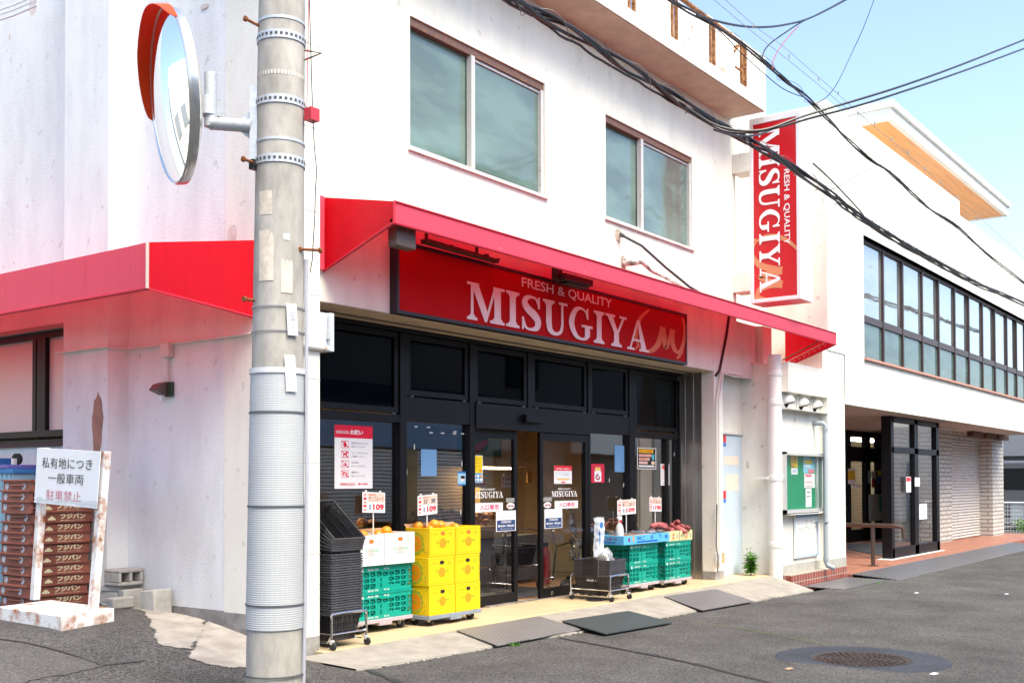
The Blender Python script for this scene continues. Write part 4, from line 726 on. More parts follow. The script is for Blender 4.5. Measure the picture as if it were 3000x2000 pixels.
# ================================================================ UTILITY POLE AND MIRROR
DP=6.6; PB=CAM+ray(803,2000)*DP; PT=CAM+ray(826,0)*DP; rB=163*DP/FPX/2; rT=133*DP/FPX/2
def pol(z,dr=0):
    t=(z-PB.z)/(PT.z-PB.z); return PB.lerp(PT,t),rB+(rT-rB)*t+dr
def pz(py): return (CAM+ray(810,py)*(DP-.16)).z
POLEC=mat('spun concrete',(.27,.255,.225),.85,nz=.25,nsc=10,bump=.5,bsc=120,bdist=.003,col2=(.50,.465,.41),thr=(.3,.75),stretch=(1,1,.4),detail=10)
up=thing('utility_pole','round grey concrete utility pole with white ribbed sleeve at the shop corner','utility pole',(PB.x,PB.y,-.05))
def ring(z0,z1,dr,dr2=None):
    q=MB(); p0,r0=pol(z0); p1,r1=pol(z1); n=40; k=0
    for (p,r) in ((p0,r0+dr-.004),(p0,r0+dr),(p1,r1+dr),(p1,r1+dr-.004)):
        for j in range(n): a=2*PI*j/n; q.v.append(Vector((p.x+r*math.cos(a),p.y+r*math.sin(a),p.z)))
    for i in range(3):
        for j in range(n): q.f.append((i*n+j,i*n+(j+1)%n,(i+1)*n+(j+1)%n,(i+1)*n+j)); q.m.append(0)
    return q
q=MB(); p0,r0=pol(-.4); p1,r1=pol(10.5); q.tube([p0,p1],[r0,r1],40); obj('shaft',q,POLEC,up,smooth=40)
# ribbed sleeve: rings as real corrugation
z0,z1=pz(1848),pz(1085); n=36; N=118; q=MB()
for i in range(N*2+1):
    z=lerp(z0,z1,i/(N*2)); p,r=pol(z,.006+(.0013 if i%2 else 0))
    for j in range(n): a=2*PI*j/n; q.v.append(Vector((p.x+r*math.cos(a),p.y+r*math.sin(a),z)))
q.f=[(i*n+j,i*n+(j+1)%n,(i+1)*n+(j+1)%n,(i+1)*n+j) for i in range(N*2) for j in range(n)]; q.m=[0]*len(q.f)
obj('ribbed_sleeve',q,mat('white ribbed plastic',(.44,.455,.46),.5,nz=.05,nsc=3),up)
q=MB(); r_=ring(z1-.01,z1+.022,.014); q.add(r_.v,r_.f); obj('sleeve_collar',q,mat('sleeve collar',(.6,.61,.62),.5),up,smooth=40)
TIE=mat('grey tie',(.09,.095,.1),.6)
for py in (1205,1483,1775,1985): z=pz(py); obj('cable_tie',ring(z-.005,z+.005,.012),TIE,up)
GALV=mat('galvanised steel',(.50,.53,.56),.5,.25,nz=.15,nsc=30)
for py in (42,400): z=pz(py); obj('steel_band',ring(z-.008,z+.008,.004),GALV,up,smooth=40)
HOLE=mat('band slot',(.06,.06,.06),.8)
for py,name in ((92,'punched_band'),(283,'punched_band'),(458,'punched_band')):
    z=pz(py); b=obj(name,ring(z-.024,z+.024,.006),GALV,up,smooth=40); q=MB()
    for j in range(30):
        a=2*PI*j/30; p,r=pol(z,.0075); t=Vector((-math.sin(a),math.cos(a),0)); c=Vector((p.x+r*math.cos(a),p.y+r*math.sin(a),z)); q.poly([c-t*.008-Vector((0,0,.008)),c+t*.008-Vector((0,0,.008)),c+t*.008+Vector((0,0,.008)),c-t*.008+Vector((0,0,.008))])
    obj('slot',q,HOLE,b)
z=pz(205); q=MB(); 
for j in range(34):
    a=2*PI*j/44+2.6; p,r=pol(z,.0015); t=Vector((-math.sin(a),math.cos(a),0)); c=Vector((p.x+r*math.cos(a),p.y+r*math.sin(a),z)); s_=.007; q.poly([c+t*(s_*math.cos(k*PI/3))+Vector((0,0,.016*math.sin(k*PI/3))) for k in range(6)])
obj('old_band_mark',q,mat('pale lime mark',(.62,.56,.48),.9),up)
PALE=mat('glue stain',(.60,.52,.43),.9,nz=.2,nsc=20)
lft=-_rt
def pface(mb,px,py,w,h,m=0,d=.004,rot=0,n=8):
    """plate bent round the pole, centre seen at px,py"""
    z=pz(py); p,r=pol(z,d); off=(px-(803+23*(2000-py)/2000))*(DP-.15)/FPX; a0=math.asin(max(-.95,min(.95,off/r))); fwd=Vector((-_fw.x,-_fw.y,0)).normalized(); rt=Vector((_rt.x,_rt.y,0)).normalized(); vs=[]
    for k in range(n+1):
        u=(k/n-.5)*w; a=a0+u/r
        for s in (-1,1): vs.append(Vector((p.x,p.y,0))+(fwd*math.cos(a)+rt*math.sin(a))*r+Vector((0,0,z+s*h/2+u*rot)))
    mb.add(vs,[(2*k,2*k+1,2*k+3,2*k+2) for k in range(n)],m)
q=MB(); pface(q,793,745,.10,.30,0,.0012); pface(q,790,590,.09,.14,0,.001); pface(q,855,800,.07,.22,0,.0011); obj('glue_stain',q,PALE,up)
q=MB(); pface(q,854,690,.036,.036,0,.0022,n=4); obj('round_sticker',q,PAP,up)
for (px,py,h) in ((865,934,.185),(857,1092,.215)):
    q=MB(); z=pz(py); P0=CAM+ray(px,py)*(DP-.15); c,r=pol(z); dirv=Vector((P0.x-c.x,P0.y-c.y,0)).normalized(); P0=Vector((c.x,c.y,z))+dirv*(r+.012); t=Vector((-dirv.y,dirv.x,0)); upv=Vector((0,0,1))+t*-.06
    q.slab([P0-t*.034-upv*h/2,P0+t*.034-upv*h/2,P0+t*.034+upv*h/2,P0-t*.034+upv*h/2],dirv*.004); tg=obj('number_plate',q,PAP,up,bev=.002); pl=Plane(P0+dirv*.0055,-t if t.dot(_rt)<0 else t,upv.normalized()); q=MB()
    if h>.2: pl.text(q,'8D',-.012,-.075,.024,.022); pl.text(q,'ﾘｹ6ﾄ5',-.006,.0,.014,.07)
    else: pl.rect(q,-.013,.0,.017,.05,0); pl.rect(q,-.01,-.05,.002,-.03,0)
    obj('print',q,mat('faint print',(.42,.44,.46),.7),tg)
q=MB()
for py in (893,965):
    r_=ring(pz(py)-.003,pz(py)+.003,.009); q.add(r_.v,r_.f)
obj('tag_wire',q,mat('grey wire',(.3,.31,.33),.5),up)
BOLT=mat('rusty bolt',(.20,.06,.015),.85,nz=.5,nsc=40,bump=.4)
for x0,y0_,x1,y1_ in ((722,57,770,82),(716,467,766,484),(719,876,762,883),(935,733,880,730)):
    q=MB(); a=CAM+ray(x0,y0_)*(DP-.12 if x0<800 else DP); b=CAM+ray(x1,y1_)*(DP-.05); q.tube([a,b],.009,8); d=(a-b).normalized(); q.tube([a-d*.002,a+d*.016],.017,6); q.tube([b-d*.015,b+d*.005],.017,6); obj('step_bolt',q,BOLT,up)
q=MB(); a=CAM+ray(893,148)*DP; b=CAM+ray(942,156)*(DP-.02); c=CAM+ray(893,176)*DP; q.tube([a,b,c],.007,6); obj('steel_hook',q,mat('weathered hook',(.3,.24,.18),.7),up)
# thin wires that run down the pole's side
def px_path(pts,D=DP): return [CAM+ray(x,y)*D for x,y in pts]
q=MB(); q.tube(px_path([(905,-60),(908,60),(912,200),(916,330),(921,430),(928,500),(924,560),(922,640),(917,720),(915,760),(908,800)],DP-.02),.0035,6)
solo('hanging_wire','thin black twisted wire hanging between the pole and the corner pillar','wire',q,mat('black wire',(.012,.012,.013),.5))
q=MB(); q.tube(px_path([(905,-40),(902,150),(899,320),(903,330)],DP-.02),.003,6); a=CAM+ray(912,340)*(DP-.03); q.box(a.x-.03,a.x+.04,a.y-.03,a.y+.03,a.z-.03,a.z+.045)
solo('hanging_wire','thin red wire ending in a red plastic clip beside the pole','wire',q,mat('red wire',(.5,.03,.05),.5))
q=MB(); q.tube(px_path([(897,760),(898,1200),(899,1400),(896,1600),(893,1800),(888,2040)],DP),.012,8); solo('electric_conduit','thin grey conduit strapped up the right side of the concrete pole','conduit',q,mat('grey conduit',(.42,.42,.47),.5))
# mirror
MC=CAM+ray(500,283)*6.55; nh=Vector((-.905,-.36,0)).normalized(); dv=ray(500,283).normalized(); dh=Vector((dv.x,dv.y,0)).normalized(); lf=Vector((-dh.y,dh.x,0)); ang=R(79)
nrm=(-dh*math.cos(ang)+lf*math.sin(ang)); nrm=(nrm-Vector((0,0,.125))).normalized(); ma=Vector((0,0,1)).cross(nrm).normalized(); mbv=nrm.cross(ma).normalized()
tm=thing('traffic_mirror','round convex road mirror with orange hood on a galvanised arm','traffic mirror',MC); Rm=.505
def mp(a,r,h): return MC+(ma*math.cos(a)+mbv*math.sin(a))*r+nrm*h
def mlathe(prof,n=56):
    q=MB(); 
    for r,h in prof: q.v+=[mp(2*PI*j/n,r,h) for j in range(n)]
    q.f=[(i*n+j,i*n+(j+1)%n,(i+1)*n+(j+1)%n,(i+1)*n+j) for i in range(len(prof)-1) for j in range(n)]; q.m=[0]*len(q.f); return q
RC=1.9; prof=[(Rm*.985*k/12+.0005,math.sqrt(RC*RC-(Rm*.985*k/12)**2)-math.sqrt(RC*RC-Rm*Rm)) for k in range(13)]
obj('mirror_face',mlathe(prof),mat('mirror silver',(.93,.93,.9),.012,1),tm,smooth=80)
obj('rim',mlathe([(Rm-.02,.004),(Rm-.006,.012),(Rm+.006,.0),(Rm+.004,-.045),(Rm-.03,-.06)]),mat('mirror rim',(.62,.63,.62),.25,.85),tm,smooth=50)
obj('back_shell',mlathe([(Rm-.02,-.05),(Rm*.7,-.10),(Rm*.3,-.12),(.001,-.122)]),mat('mirror back',(.45,.44,.43),.45),tm,smooth=60)
HOOD=mat('mirror hood orange',(.85,.075,.008),.4,trans=.25); q=MB(); n=48; a0,a1=R(40),R(181)
for i in range(n+1):
    a=lerp(a0,a1,i/n); e=math.sin(PI*min(1,max(0,i/n)))**.35
    dpt=.09*min(1,e*1.05)
    for h,r in ((.0,Rm+.008),(dpt,Rm+.002),(dpt,Rm-.002),(.0,Rm+.003)): q.v.append(mp(a,r,h))
q.f=[(i*4+k,i*4+(k+1)%4,(i+1)*4+(k+1)%4,(i+1)*4+k) for i in range(n) for k in range(4)]; q.m=[0]*len(q.f); obj('hood',q,HOOD,tm,smooth=60)
D2=6.6; q=MB(); a=CAM+ray(617,215)*D2; b=CAM+ray(617,362)*D2; c=CAM+ray(740,370)*(D2-.05); q.tube([a,b+Vector((0,0,-.02))],.038,20); q.tube([b,c],.038,20); obj('arm',q,GALV,tm,smooth=40)
q=MB(); e=CAM+ray(610,312)*D2; m0=MC-nrm*.12; q.tube([m0,e],.03,10); q.tube([e-Vector((0,0,.055)),e+Vector((0,0,.055))],.052,18); t=(c-b).normalized(); q.box(e.x+.03,e.x+.10,e.y-.03,e.y+.03,e.z-.05,e.z+.05); obj('clamp',q,GALV,tm,smooth=30)
q=MB(); e=CAM+ray(748,370)*(D2-.02); r1_=_rt*.022; q.slab([e-r1_-Vector((0,0,.23)),e+r1_-Vector((0,0,.23)),e+r1_+Vector((0,0,.23)),e-r1_+Vector((0,0,.23))],-_fw*.05)
for s in (.09,-.09): q.slab([e-_rt*.02+Vector((0,0,s)),e-_rt*.09+Vector((0,0,s*.35)),e-_rt*.02+Vector((0,0,s*.35))],-_fw*.02)
obj('back_plate',q,GALV,tm); q=MB(); e=CAM+ray(747,484)*(D2-.06); q.box(e.x-.03,e.x+.03,e.y-.02,e.y+.02,e.z-.028,e.z+.028); obj('plate_cap',q,BLK,tm)
# ================================================================ WALL FITTINGS
CPIPE=mat('painted conduit',(.66,.63,.58),.5)
q=MB(); cz=S(560,1000,0).z; q.tube([(-.02,.3,cz),(-.02,1.95,cz),(-.215,1.96,cz),(-.215,2.74,cz)],.013,8)
solo('electric_conduit','thin conduit painted pink white along the side wall under the short awning','conduit',q,CPIPE)
lp=S(487,1020,-.03); wl=thing('wall_lamp','small brown sensor lamp on a conduit drop below a junction box on the side wall','lamp',(-.03,lp.y,lp.z))
q=MB(); q.box(-.055,-.0,lp.y-.06,lp.y+.06,lp.z-.075,lp.z+.05); obj('junction_box',q,CPIPE,wl,bev=.006); zl=S(487,1140,-.03).z; q=MB(); q.tube([(-.02,lp.y-.01,lp.z-.07),(-.02,lp.y-.01,zl+.05)],.011,8); obj('conduit_drop',q,CPIPE,wl)
q=MB(); q.box(-.03,-.0,lp.y-.065,lp.y+.02,zl-.06,zl+.06); obj('back_plate',q,mat('dark green plate',(.03,.06,.03),.6),wl)
q=MB(); q.hexa([(-.14,lp.y-.02,zl-.01),(-.03,lp.y-.02,zl-.05),(-.03,lp.y+.09,zl-.05),(-.14,lp.y+.09,zl-.01),(-.10,lp.y-.02,zl+.04),(-.03,lp.y-.02,zl+.065),(-.03,lp.y+.09,zl+.065),(-.10,lp.y+.09,zl+.04)]); obj('lamp_head',q,mat('brown lamp',(.12,.08,.065),.4),wl,bev=.008); q=MB(); q.lathe((-.06,lp.y+.03,zl-.05),[(.022,0),(.02,-.03),(.008,-.045)],14); obj('sensor',q,PAP,wl)
GBOX=mat('meter box grey',(.55,.60,.66),.45); X0b=.357; a=S(940,920,X0b); 
mt=thing('meter_box','pale grey electric meter box hung on the corner pillar beside the shopfront','meter box',(X0b,.15,2.4)); zb0,zb1=F(960,1030,.12).z,F(960,922,.12).z
q=MB(); q.box(X0b,X0b+.19,.06,.22,zb0,zb1); obj('case',q,GBOX,mt,bev=.006); q=MB(); q.box(X0b+.155,X0b+.205,.05,.225,zb0-.005,zb1+.005); obj('door',q,GBOX,mt,bev=.004); q=MB(); q.box(X0b+.125,X0b+.15,.035,.06,lerp(zb0,zb1,.3),lerp(zb0,zb1,.5)); q.tube([(X0b+.137,.045,lerp(zb0,zb1,.2)),(X0b+.137,.045,zb1-.02)],.004,6); obj('latch',q,ALS,mt)
q=MB(); zc0=F(955,888,.1).z; q.tube([(X0b+.04,.13,zc0),(X0b+.04,.13,F(955,828,.1).z)],.045,12); q.tube([(X0b+.05,.15,zc0),(X0b+.06,.17,zb1)],.006,6); solo('cable_gland','short grey duct above the meter box on the pillar','duct',q,GBOX,smooth=40)
q=MB(); a=F(895,1012,-.03); q.tube([(a.x,-.03,a.z),(X0b+.06,-.02,a.z-.0),(X0b+.08,.08,a.z)],.022,10); q.tube([(a.x-.3,-.03,a.z+.01),(a.x,-.03,a.z)],.022,10); solo('electric_conduit','short rust spotted white conduit crossing the corner pillar under the meter box','conduit',q,mat('rust spotted pipe',(.7,.68,.63),.6,col2=(.3,.12,.03),nsc=9,thr=(.66,.7)))
# conduits on the right pillar
q=MB()
for dx in (0,.07): 
    pts=[(2112,1093),(2098,1128),(2076,1165),(2062,1200),(2062,1300),(2064,1450),(2072,1630)]
    P=[F(x+ (0),y,.16) for x,y in pts]; P=[Vector((p.x+dx,.17+.0*p.y,p.z)) for p in P]; 
    P=[Vector((7.66+dx+ (max(0,p.z-2.35))*.35,.17,p.z)) for p in P]; q.tube(P,.015,8)
solo('electric_conduit','pair of white conduits bending down the pillar right of the potato boxes','conduit',q,CPIPE)
for i,(dx,c,l) in enumerate(((0,PAP,'white outlet box low on the pillar beside the sweet potatoes'),(.08,mat('outlet beige',(.5,.35,.14),.6),'ochre outlet box low on the pillar beside the sweet potatoes'))):
    q=MB(); q.box(7.64+dx,7.70+dx,.12,.195,.22,.36); solo('outlet_box',l,'outlet box',q,c,bev=.006)
q=MB(); q.tube([(7.62,.15,1.0),(7.60,.15,.7),(7.57,.14,.45),(7.60,.13,.3),(7.56,.12,.12)],.008,6); solo('hanging_wire','black flex hanging down the pillar to the outlet box','wire',q,TIE)
q=MB(); p=lambda x,y:F(x,y,.185)
for pts in (((2136,928),(2128,985),(2117,1040),(2108,1085),(2097,1100)),): q.tube([p(*k) for k in pts],.018,8)
solo('cable_duct','dark brown cable duct slanting down the pink wall under the awning end','duct',q,mat('dark duct',(.03,.012,.012),.6))
q=MB(); q.tube([p(2108,1090),p(2150,1102),p(2205,1108),p(2210,1098),p(2212,1075)],.014,8); q.tube([F(2224,955,.3),F(2224,1060,.3),F(2224,1090,.3),F(2226,1245,.3)],.016,8); q.tube([F(2215,955,.28),F(2213,1060,.28)],.03,8); q.tube([F(2235,955,.25),F(2233,1065,.25)],.02,8); q.tube([F(2200,1068,.2),F(2240,1060,.2)],.025,8)
solo('electric_conduit','cluster of pinkish conduits in the corner under the right end of the long awning','conduit',q,CPIPE)
q=MB(); c=F(2227,1253,.25); q.box(c.x-.05,c.x+.05,.22,.29,c.z-.07,c.z+.07); solo('switch_box','cream switch box under the conduit beside the blue steel door','switch box',q,mat('cream box',(.62,.52,.34),.5),bev=.006)
# wires entering the wall
HOLEP=mat('putty',(.55,.48,.38),.9,col2=(.25,.2,.15),nsc=30,bump=.6)
BLKW=mat('cable black',(.011,.012,.014),.45); q=MB()
e0=F(1820,688,.14); q.tube([F(1818,684,.2),e0,F(1880,720,.0),F(1950,783,-.15),F(2020,840,-.3),F(2075,872,-.42)],.016,8); q.tube([e0,e0+(F(1880,720,0)-e0)*.12],.024,8); solo('service_cable','grey black cable from a puttied hole below the right window down to the awning','cable',q,mat('grey cable',(.05,.06,.06),.5))
q=MB(); q.tube([F(1826,772,.19),F(1850,770,.1),F(1880,768,.05),F(1910,795,.0),F(1960,818,-.1),F(2030,858,-.3)],[.03,.035,.025,.02,.012,.012],7); q.tube([F(1905,790,.0),F(1960,822,-.1),F(2000,845,-.3),F(2100,885,-.45)],.009,6); solo('service_cable','bundle of flaking taped wires from the lower puttied hole above the awning','cable',q,mat('flaking tape',(.55,.46,.42),.9,col2=(.16,.13,.12),nsc=14,thr=(.45,.6),bump=.6))
q=MB(); pl=Plane((0,Yf,0),(1,0,0),(0,0,1)); 
for x,y_,s in ((1811,690,3),(1826,772,5)): c=F(x,y_,Yf); q=MB(); q.poly(blob(pl,c.x,c.z,.07,.085,s)); obj('putty_patch',q,HOLEP,shop)
# ================================================================ OVERHEAD CABLES
K=1.27551
def sag(pts,r,n=8): return pts
def smooth(P,k=5):
    out=[]; N=len(P)
    for i in range(N-1):
        a,b,c,d=P[max(i-1,0)],P[i],P[i+1],P[min(i+2,N-1)]
        for j in range(k):
            t=j/k; out.append(.5*((2*b)+(c-a)*t+(2*a-5*b+4*c-d)*t*t+(3*b-a-3*c+d)*t**3))
    return out+[P[-1]]
def cable(name,label,px,Ys,r,m=BLKW,grp=None,wob=0,seed=0,off=(0,0,0),spiral=0,strands=1,spr=.03):
    """px in 2352-wide survey pixels; Ys: distance plane, or (first,last)"""
    P=[]; n=len(px)
    for i,(x,y_) in enumerate(px):
        Y=Ys if not isinstance(Ys,tuple) else lerp(Ys[0],Ys[1],i/(n-1)); P.append(F(x*K,y_*K,Y)+Vector(off))
    P=smooth(P,6); random.seed(seed); q=MB(); root=None
    for s in range(strands):
        a0=random.uniform(0,6); fr_=random.uniform(.5,1.4); rr=r*random.uniform(.7,1.25) if strands>1 else r
        Q=[p+Vector((0,math.cos(a0+fr_*i*.35)*spr,math.sin(a0+fr_*i*.35)*spr)) if strands>1 else p+Vector((0,0,wob*noise.noise((i*.4,seed,0)))) for i,p in enumerate(P)]
        q.tube(Q,rr,6)
    o=solo(name,label,'cable',q,m,grp)
    if spiral:
        h=MB(); Q=[]; L=0
        for i in range(len(P)-1):
            seg=P[i+1]-P[i]; k=max(2,int(seg.length/.05))
            for j in range(k): L+=seg.length/k; p=P[i]+seg*(j/k); Q.append(p+Vector((0,math.cos(L*spiral)*(spr+.035),math.sin(L*spiral)*(spr+.035))))
        h.tube(Q,.0035,4); obj('hanger_spiral',h,mat('hanger wire',(.12,.12,.12),.5),o)
    return o
main=[(1110,-40),(1190,8),(1290,60),(1400,130),(1500,190),(1600,258),(1700,314),(1790,366),(1900,440),(1960,488),(2050,546),(2150,602),(2250,655),(2352,698),(2450,745)]
cable('cable_bundle','thick bundle of black cables sagging across the upper wall in front of the projecting sign',main,-1.25,.013,strands=7,spr=.035,spiral=9,seed=3)
cable('overhead_cable','lower of the black cables just under the thick bundle above the windows',[(1140,-12),(1220,35),(1300,88),(1400,150),(1500,208),(1600,268),(1690,318)],-1.22,.012,seed=4,wob=.03)
top=[(1480,-40),(1560,12),(1620,48),(1700,100),(1760,146),(1810,190),(1850,222),(1905,278),(1950,322),(2000,368),(2050,402),(2090,440),(2140,482),(2200,522),(2260,578),(2352,650),(2440,720)]
cable('cable_bundle','black twisted cable bundle running from the roof railing down past the tall office wall',top,-.9,.012,strands=4,spr=.018,spiral=7,seed=8)
cable('overhead_cable','upper cable crossing from the bundle by the red sign toward the right edge',[(1560,235),(1600,262),(1645,288),(1700,300),(1760,297),(1830,272),(1900,250),(1985,225),(2080,195),(2200,152),(2352,92),(2480,40)],(-1.2,-3.4),.013,seed=2)
cable('overhead_cable','lower cable of the pair crossing from the red sign to the right edge',[(1600,266),(1660,300),(1720,305),(1790,292),(1860,272),(1960,246),(2060,215),(2200,168),(2352,112),(2480,62)],(-1.2,-3.3),.012,seed=5)
cable('overhead_cable','short black loop under the cable pair where it leaves the bundle',[(1640,298),(1690,312),(1740,310),(1790,290),(1830,272)],-1.3,.012,seed=6)
cable('overhead_cable','sagging black arc against the sky between the railing and the top edge',[(1600,35),(1650,50),(1700,60),(1750,63),(1800,58),(1860,42),(1940,2),(2010,-40)],-1.0,.013,seed=7)
cable('overhead_cable','straight black cable below the arc that loops down to the railing bundle',[(1768,158),(1752,142),(1755,118),(1772,98),(1800,78),(1840,52),(1900,22),(1960,-12),(2010,-45)],-1.0,.009,seed=9)
cable('overhead_cable','thin red brown wire curving down beside the black loop',[(1774,160),(1776,140),(1790,112),(1815,80),(1835,60)],-1.0,.006,mat('red brown cable',(.3,.06,.04),.6),seed=1)
cable('overhead_cable','thin dark wire rising steeply through the open blue sky',[(1874,238),(1900,222),(1925,188),(1960,115),(1985,60),(2012,-12)],(-1.0,-1.6),.005,seed=11)
cable('overhead_cable','thin drop wire hanging below the rusty railing to the office bundle',[(1612,38),(1660,78),(1700,120),(1750,165),(1800,205),(1850,225)],-.92,.006,seed=12)
cable('overhead_cable','black drop cable from the sign casing down to the thick bundle',[(1868,376),(1900,405),(1940,446),(1978,488),(1996,518)],-1.1,.011,seed=13)
cable('overhead_cable','thin curved wire between the two bundles before the blank office wall',[(1895,440),(1925,430),(1965,405),(1990,390),(2020,386)],-1.0,.005,seed=14)
HW=mat('hanger grey',(.30,.31,.32),.5)
for i,(pts,l) in enumerate((([(1655,-10),(1740,65),(1800,108),(1860,160),(1920,212),(1990,275),(2080,350),(2160,420),(2240,490),(2352,592)],'pale messenger wire with little pigtail hooks before the timber soffit'),([(1640,0),(1730,75),(1800,130),(1880,195),(1960,262)],'pale messenger wire without hooks beside the hooked one'))):
    o=cable('messenger_wire',l,pts,-1.6,.0035,HW)
    if i==0:
        q=MB()
        for px,py in ((1730,58),(1812,128),(1880,180),(1925,212),(1970,258),(2009,282),(2048,318),(2086,349),(2124,386),(2160,418),(2200,452),(2242,500),(2290,550)):
            c=F(px*K,py*K,-1.6); q.tube([c+Vector((.0,0,.02))]+[c+Vector((.022*math.sin(a*.9),0,-.035-.03*math.cos(a*.9)+.02)) for a in range(1,7)],.004,5)
        obj('pigtail_hook',q,HW,o)
WCAB=mat('white cable',(.8,.8,.8),.5)
q=MB()
for d in (0,14,30): q.tube([S(-30,38+d,-.6),S(40,16+d,-.6),S(110,-14+d,-.6)],.009,6)
solo('overhead_cable','three white cables crossing the top left corner before the side wall','cable',q,WCAB)
# ================================================================ GOODS IN FRONT OF THE SHOP
BLKP=mat('black basket plastic',(.026,.026,.03),.28,nz=.2,nsc=20,island=.15); RUB=mat('black rubber',(.018,.018,.018),.8)
def basket():
    b=MB(); H=.21; tx,ty,bx,by=.165,.228,.125,.185
    def pt(side,u,v):
        hx,hy=lerp(bx,tx,v),lerp(by,ty,v); z=v*H
        return {0:(lerp(-hx,hx,u),-hy,z),1:(hx,lerp(-hy,hy,u),z),2:(lerp(hx,-hx,u),hy,z),3:(-hx,lerp(hy,-hy,u),z)}[side]
    for s in range(4):
        n=13 if s%2==0 else 18
        for v0,v1 in ((0,.07),(.36,.42),(.66,.72),(.93,1)): b.poly([pt(s,0,v0),pt(s,1,v0),pt(s,1,v1),pt(s,0,v1)])
        for v0,v1 in ((.07,.36),(.42,.66),(.72,.93)):
            for i in range(n):
                w_=1/n; solid=(v0==.72 and abs(i-n/2+.5)<3)
                b.poly([pt(s,i*w_,v0),pt(s,(i+(1 if solid else .5))*w_,v0),pt(s,(i+(1 if solid else .5))*w_,v1),pt(s,i*w_,v1)])
    b.poly([(-bx,-by,0),(bx,-by,0),(bx,by,0),(-bx,by,0)])
    o=obj('shopping_basket',b,BLKP); m=o.modifiers.new('thick','SOLIDIFY'); m.thickness=.004
    r=MB(); e=.009; r.box(-tx-e,tx+e,-ty-e,-ty+.002,H-.012,H+.002); r.box(-tx-e,tx+e,ty-.002,ty+e,H-.012,H+.002); r.box(-tx-e,-tx+.002,-ty,ty,H-.012,H+.002); r.box(tx-.002,tx+e,-ty,ty,H-.012,H+.002); obj('rim',r,mat('basket rim plastic',(.06,.06,.066),.25,nz=.2,nsc=20,island=.2),o,bev=.003)  # rim colour paler than the black plastic: edge highlights put into it
    h=MB()
    for s in (-1,1): h.tube([(s*(tx+.004),-.1,H-.005),(s*(tx+.013),-.09,H+.006),(s*(tx+.013),.09,H+.006),(s*(tx+.004),.1,H-.005)],.006,6)
    obj('handle',h,BLKP,o); return o
bk0=basket(); used=[False]
def put_basket(loc,rot,label,grp):
    if not used[0]: o=bk0; used[0]=True; o.location=loc; o.rotation_euler=rot; o['label']=label; o['category']='basket'; o['group']=grp
    else: o=dup(bk0,loc,rot,label); o['group']=grp
    return o
random.seed(11)
B1=Vector((.60,.175,.058)); NB=25
for k in range(NB):
    put_basket(B1+Vector((random.uniform(-.002,.002),random.uniform(-.003,.003),.0195*k)),(0,0,random.uniform(-.008,.008)),'black shopping basket nested in the tall stack by the corner pillar' if k else 'black shopping basket at the very bottom of the tall stack, down inside its chrome cart','baskets in the tall stack')
pv_=Vector((B1.x,B1.y-.23,B1.z+.0195*NB+.19))
for k in range(1,8):
    a=R(5.6*k); M_=Matrix.Rotation(a,3,'X'); L=Vector((B1.x,B1.y,B1.z+.0195*(NB+k*.25)))
    put_basket(pv_+M_@(L-pv_)+Vector((0,0,.012*k)),(a,0,random.uniform(-.01,.01)),'black shopping basket fanned out tilted near the top of the tall stack' if k<7 else 'topmost tilted black shopping basket showing its inside on the tall stack','baskets in the tall stack')
B2=Vector((4.78,.20,.058))
for k in range(10): put_basket(B2+Vector((random.uniform(-.002,.002),random.uniform(-.003,.003),.0195*k)),(0,0,random.uniform(-.008,.008)),'black shopping basket nested in the low stack by the sliding door' if 0<k<9 else ('black shopping basket at the bottom of the low stack with a small printed name' if k==0 else 'topmost black shopping basket of the low stack holding torn plastic'),'baskets in the low stack')
q=MB(); pl=Plane((B2.x-.163,B2.y+.06,.21),(0,-1,0),(.05,0,1),(-1,0,0)); pl.text(q,'MISUGIYA',0,.0,.12,.018,d=.006,bold=.03); lb=[o for o in bpy.data.objects if o.get('group')=='baskets in the low stack'][0]; obj('lettering',q,PAP,lb)
def cart(c,label):
    t=thing('basket_cart',label,'cart',(c.x,c.y,0),0,'chrome basket carts'); hx,hy=.19,.255; q=MB()
    for s in (-1,1):
        q.tube(smooth([Vector((c.x-hx,c.y+s*hy,.07)),Vector((c.x-hx,c.y+s*hy,.24)),Vector((c.x-hx+.03,c.y+s*hy,.275)),Vector((c.x+hx-.03,c.y+s*hy,.275)),Vector((c.x+hx,c.y+s*hy,.24)),Vector((c.x+hx,c.y+s*hy,.07))],3),.0095,8)
        q.tube([(c.x+s*hx,c.y-hy,.12),(c.x+s*hx,c.y+hy,.12)],.006,6); q.tube([(c.x+s*(hx-.03),c.y-hy,.275),(c.x+s*(hx-.03),c.y+hy,.275)],.008,6); q.tube([(c.x-hx,c.y+s*hy,.12),(c.x+hx,c.y+s*hy,.12)],.006,6)
    for k in range(4): q.tube([(c.x-hx,c.y-hy+.1+.1*k,.05),(c.x+hx,c.y-hy+.1+.1*k,.05)],.004,5); 
    for s in (-1,1): q.tube([(c.x+s*hx,c.y-hy,.12),(c.x+s*hx,c.y-hy+.05,.05),(c.x+s*hx,c.y+hy-.05,.05),(c.x+s*hx,c.y+hy,.12)],.005,5)
    obj('frame',q,CHR,t,smooth=40)
    for sx in (-1,1):
        for sy in (-1,1):
            q=MB(); x,y=c.x+sx*hx,c.y+sy*hy; q.lathe((x-.014,y-.012,.03),[(.012,0),(.030,.003),(.030,.025),(.012,.028)],16,0,(1,0,0)); w_=obj('caster',q,RUB,t,smooth=40); q=MB(); q.box(x-.018,x+.018,y-.015,y+.012,.045,.078); obj('fork',q,ALS,w_,bev=.005)
    return t
cart(B1,'chrome wheeled cart under the tall basket stack'); cart(B2,'chrome wheeled cart under the low basket stack')
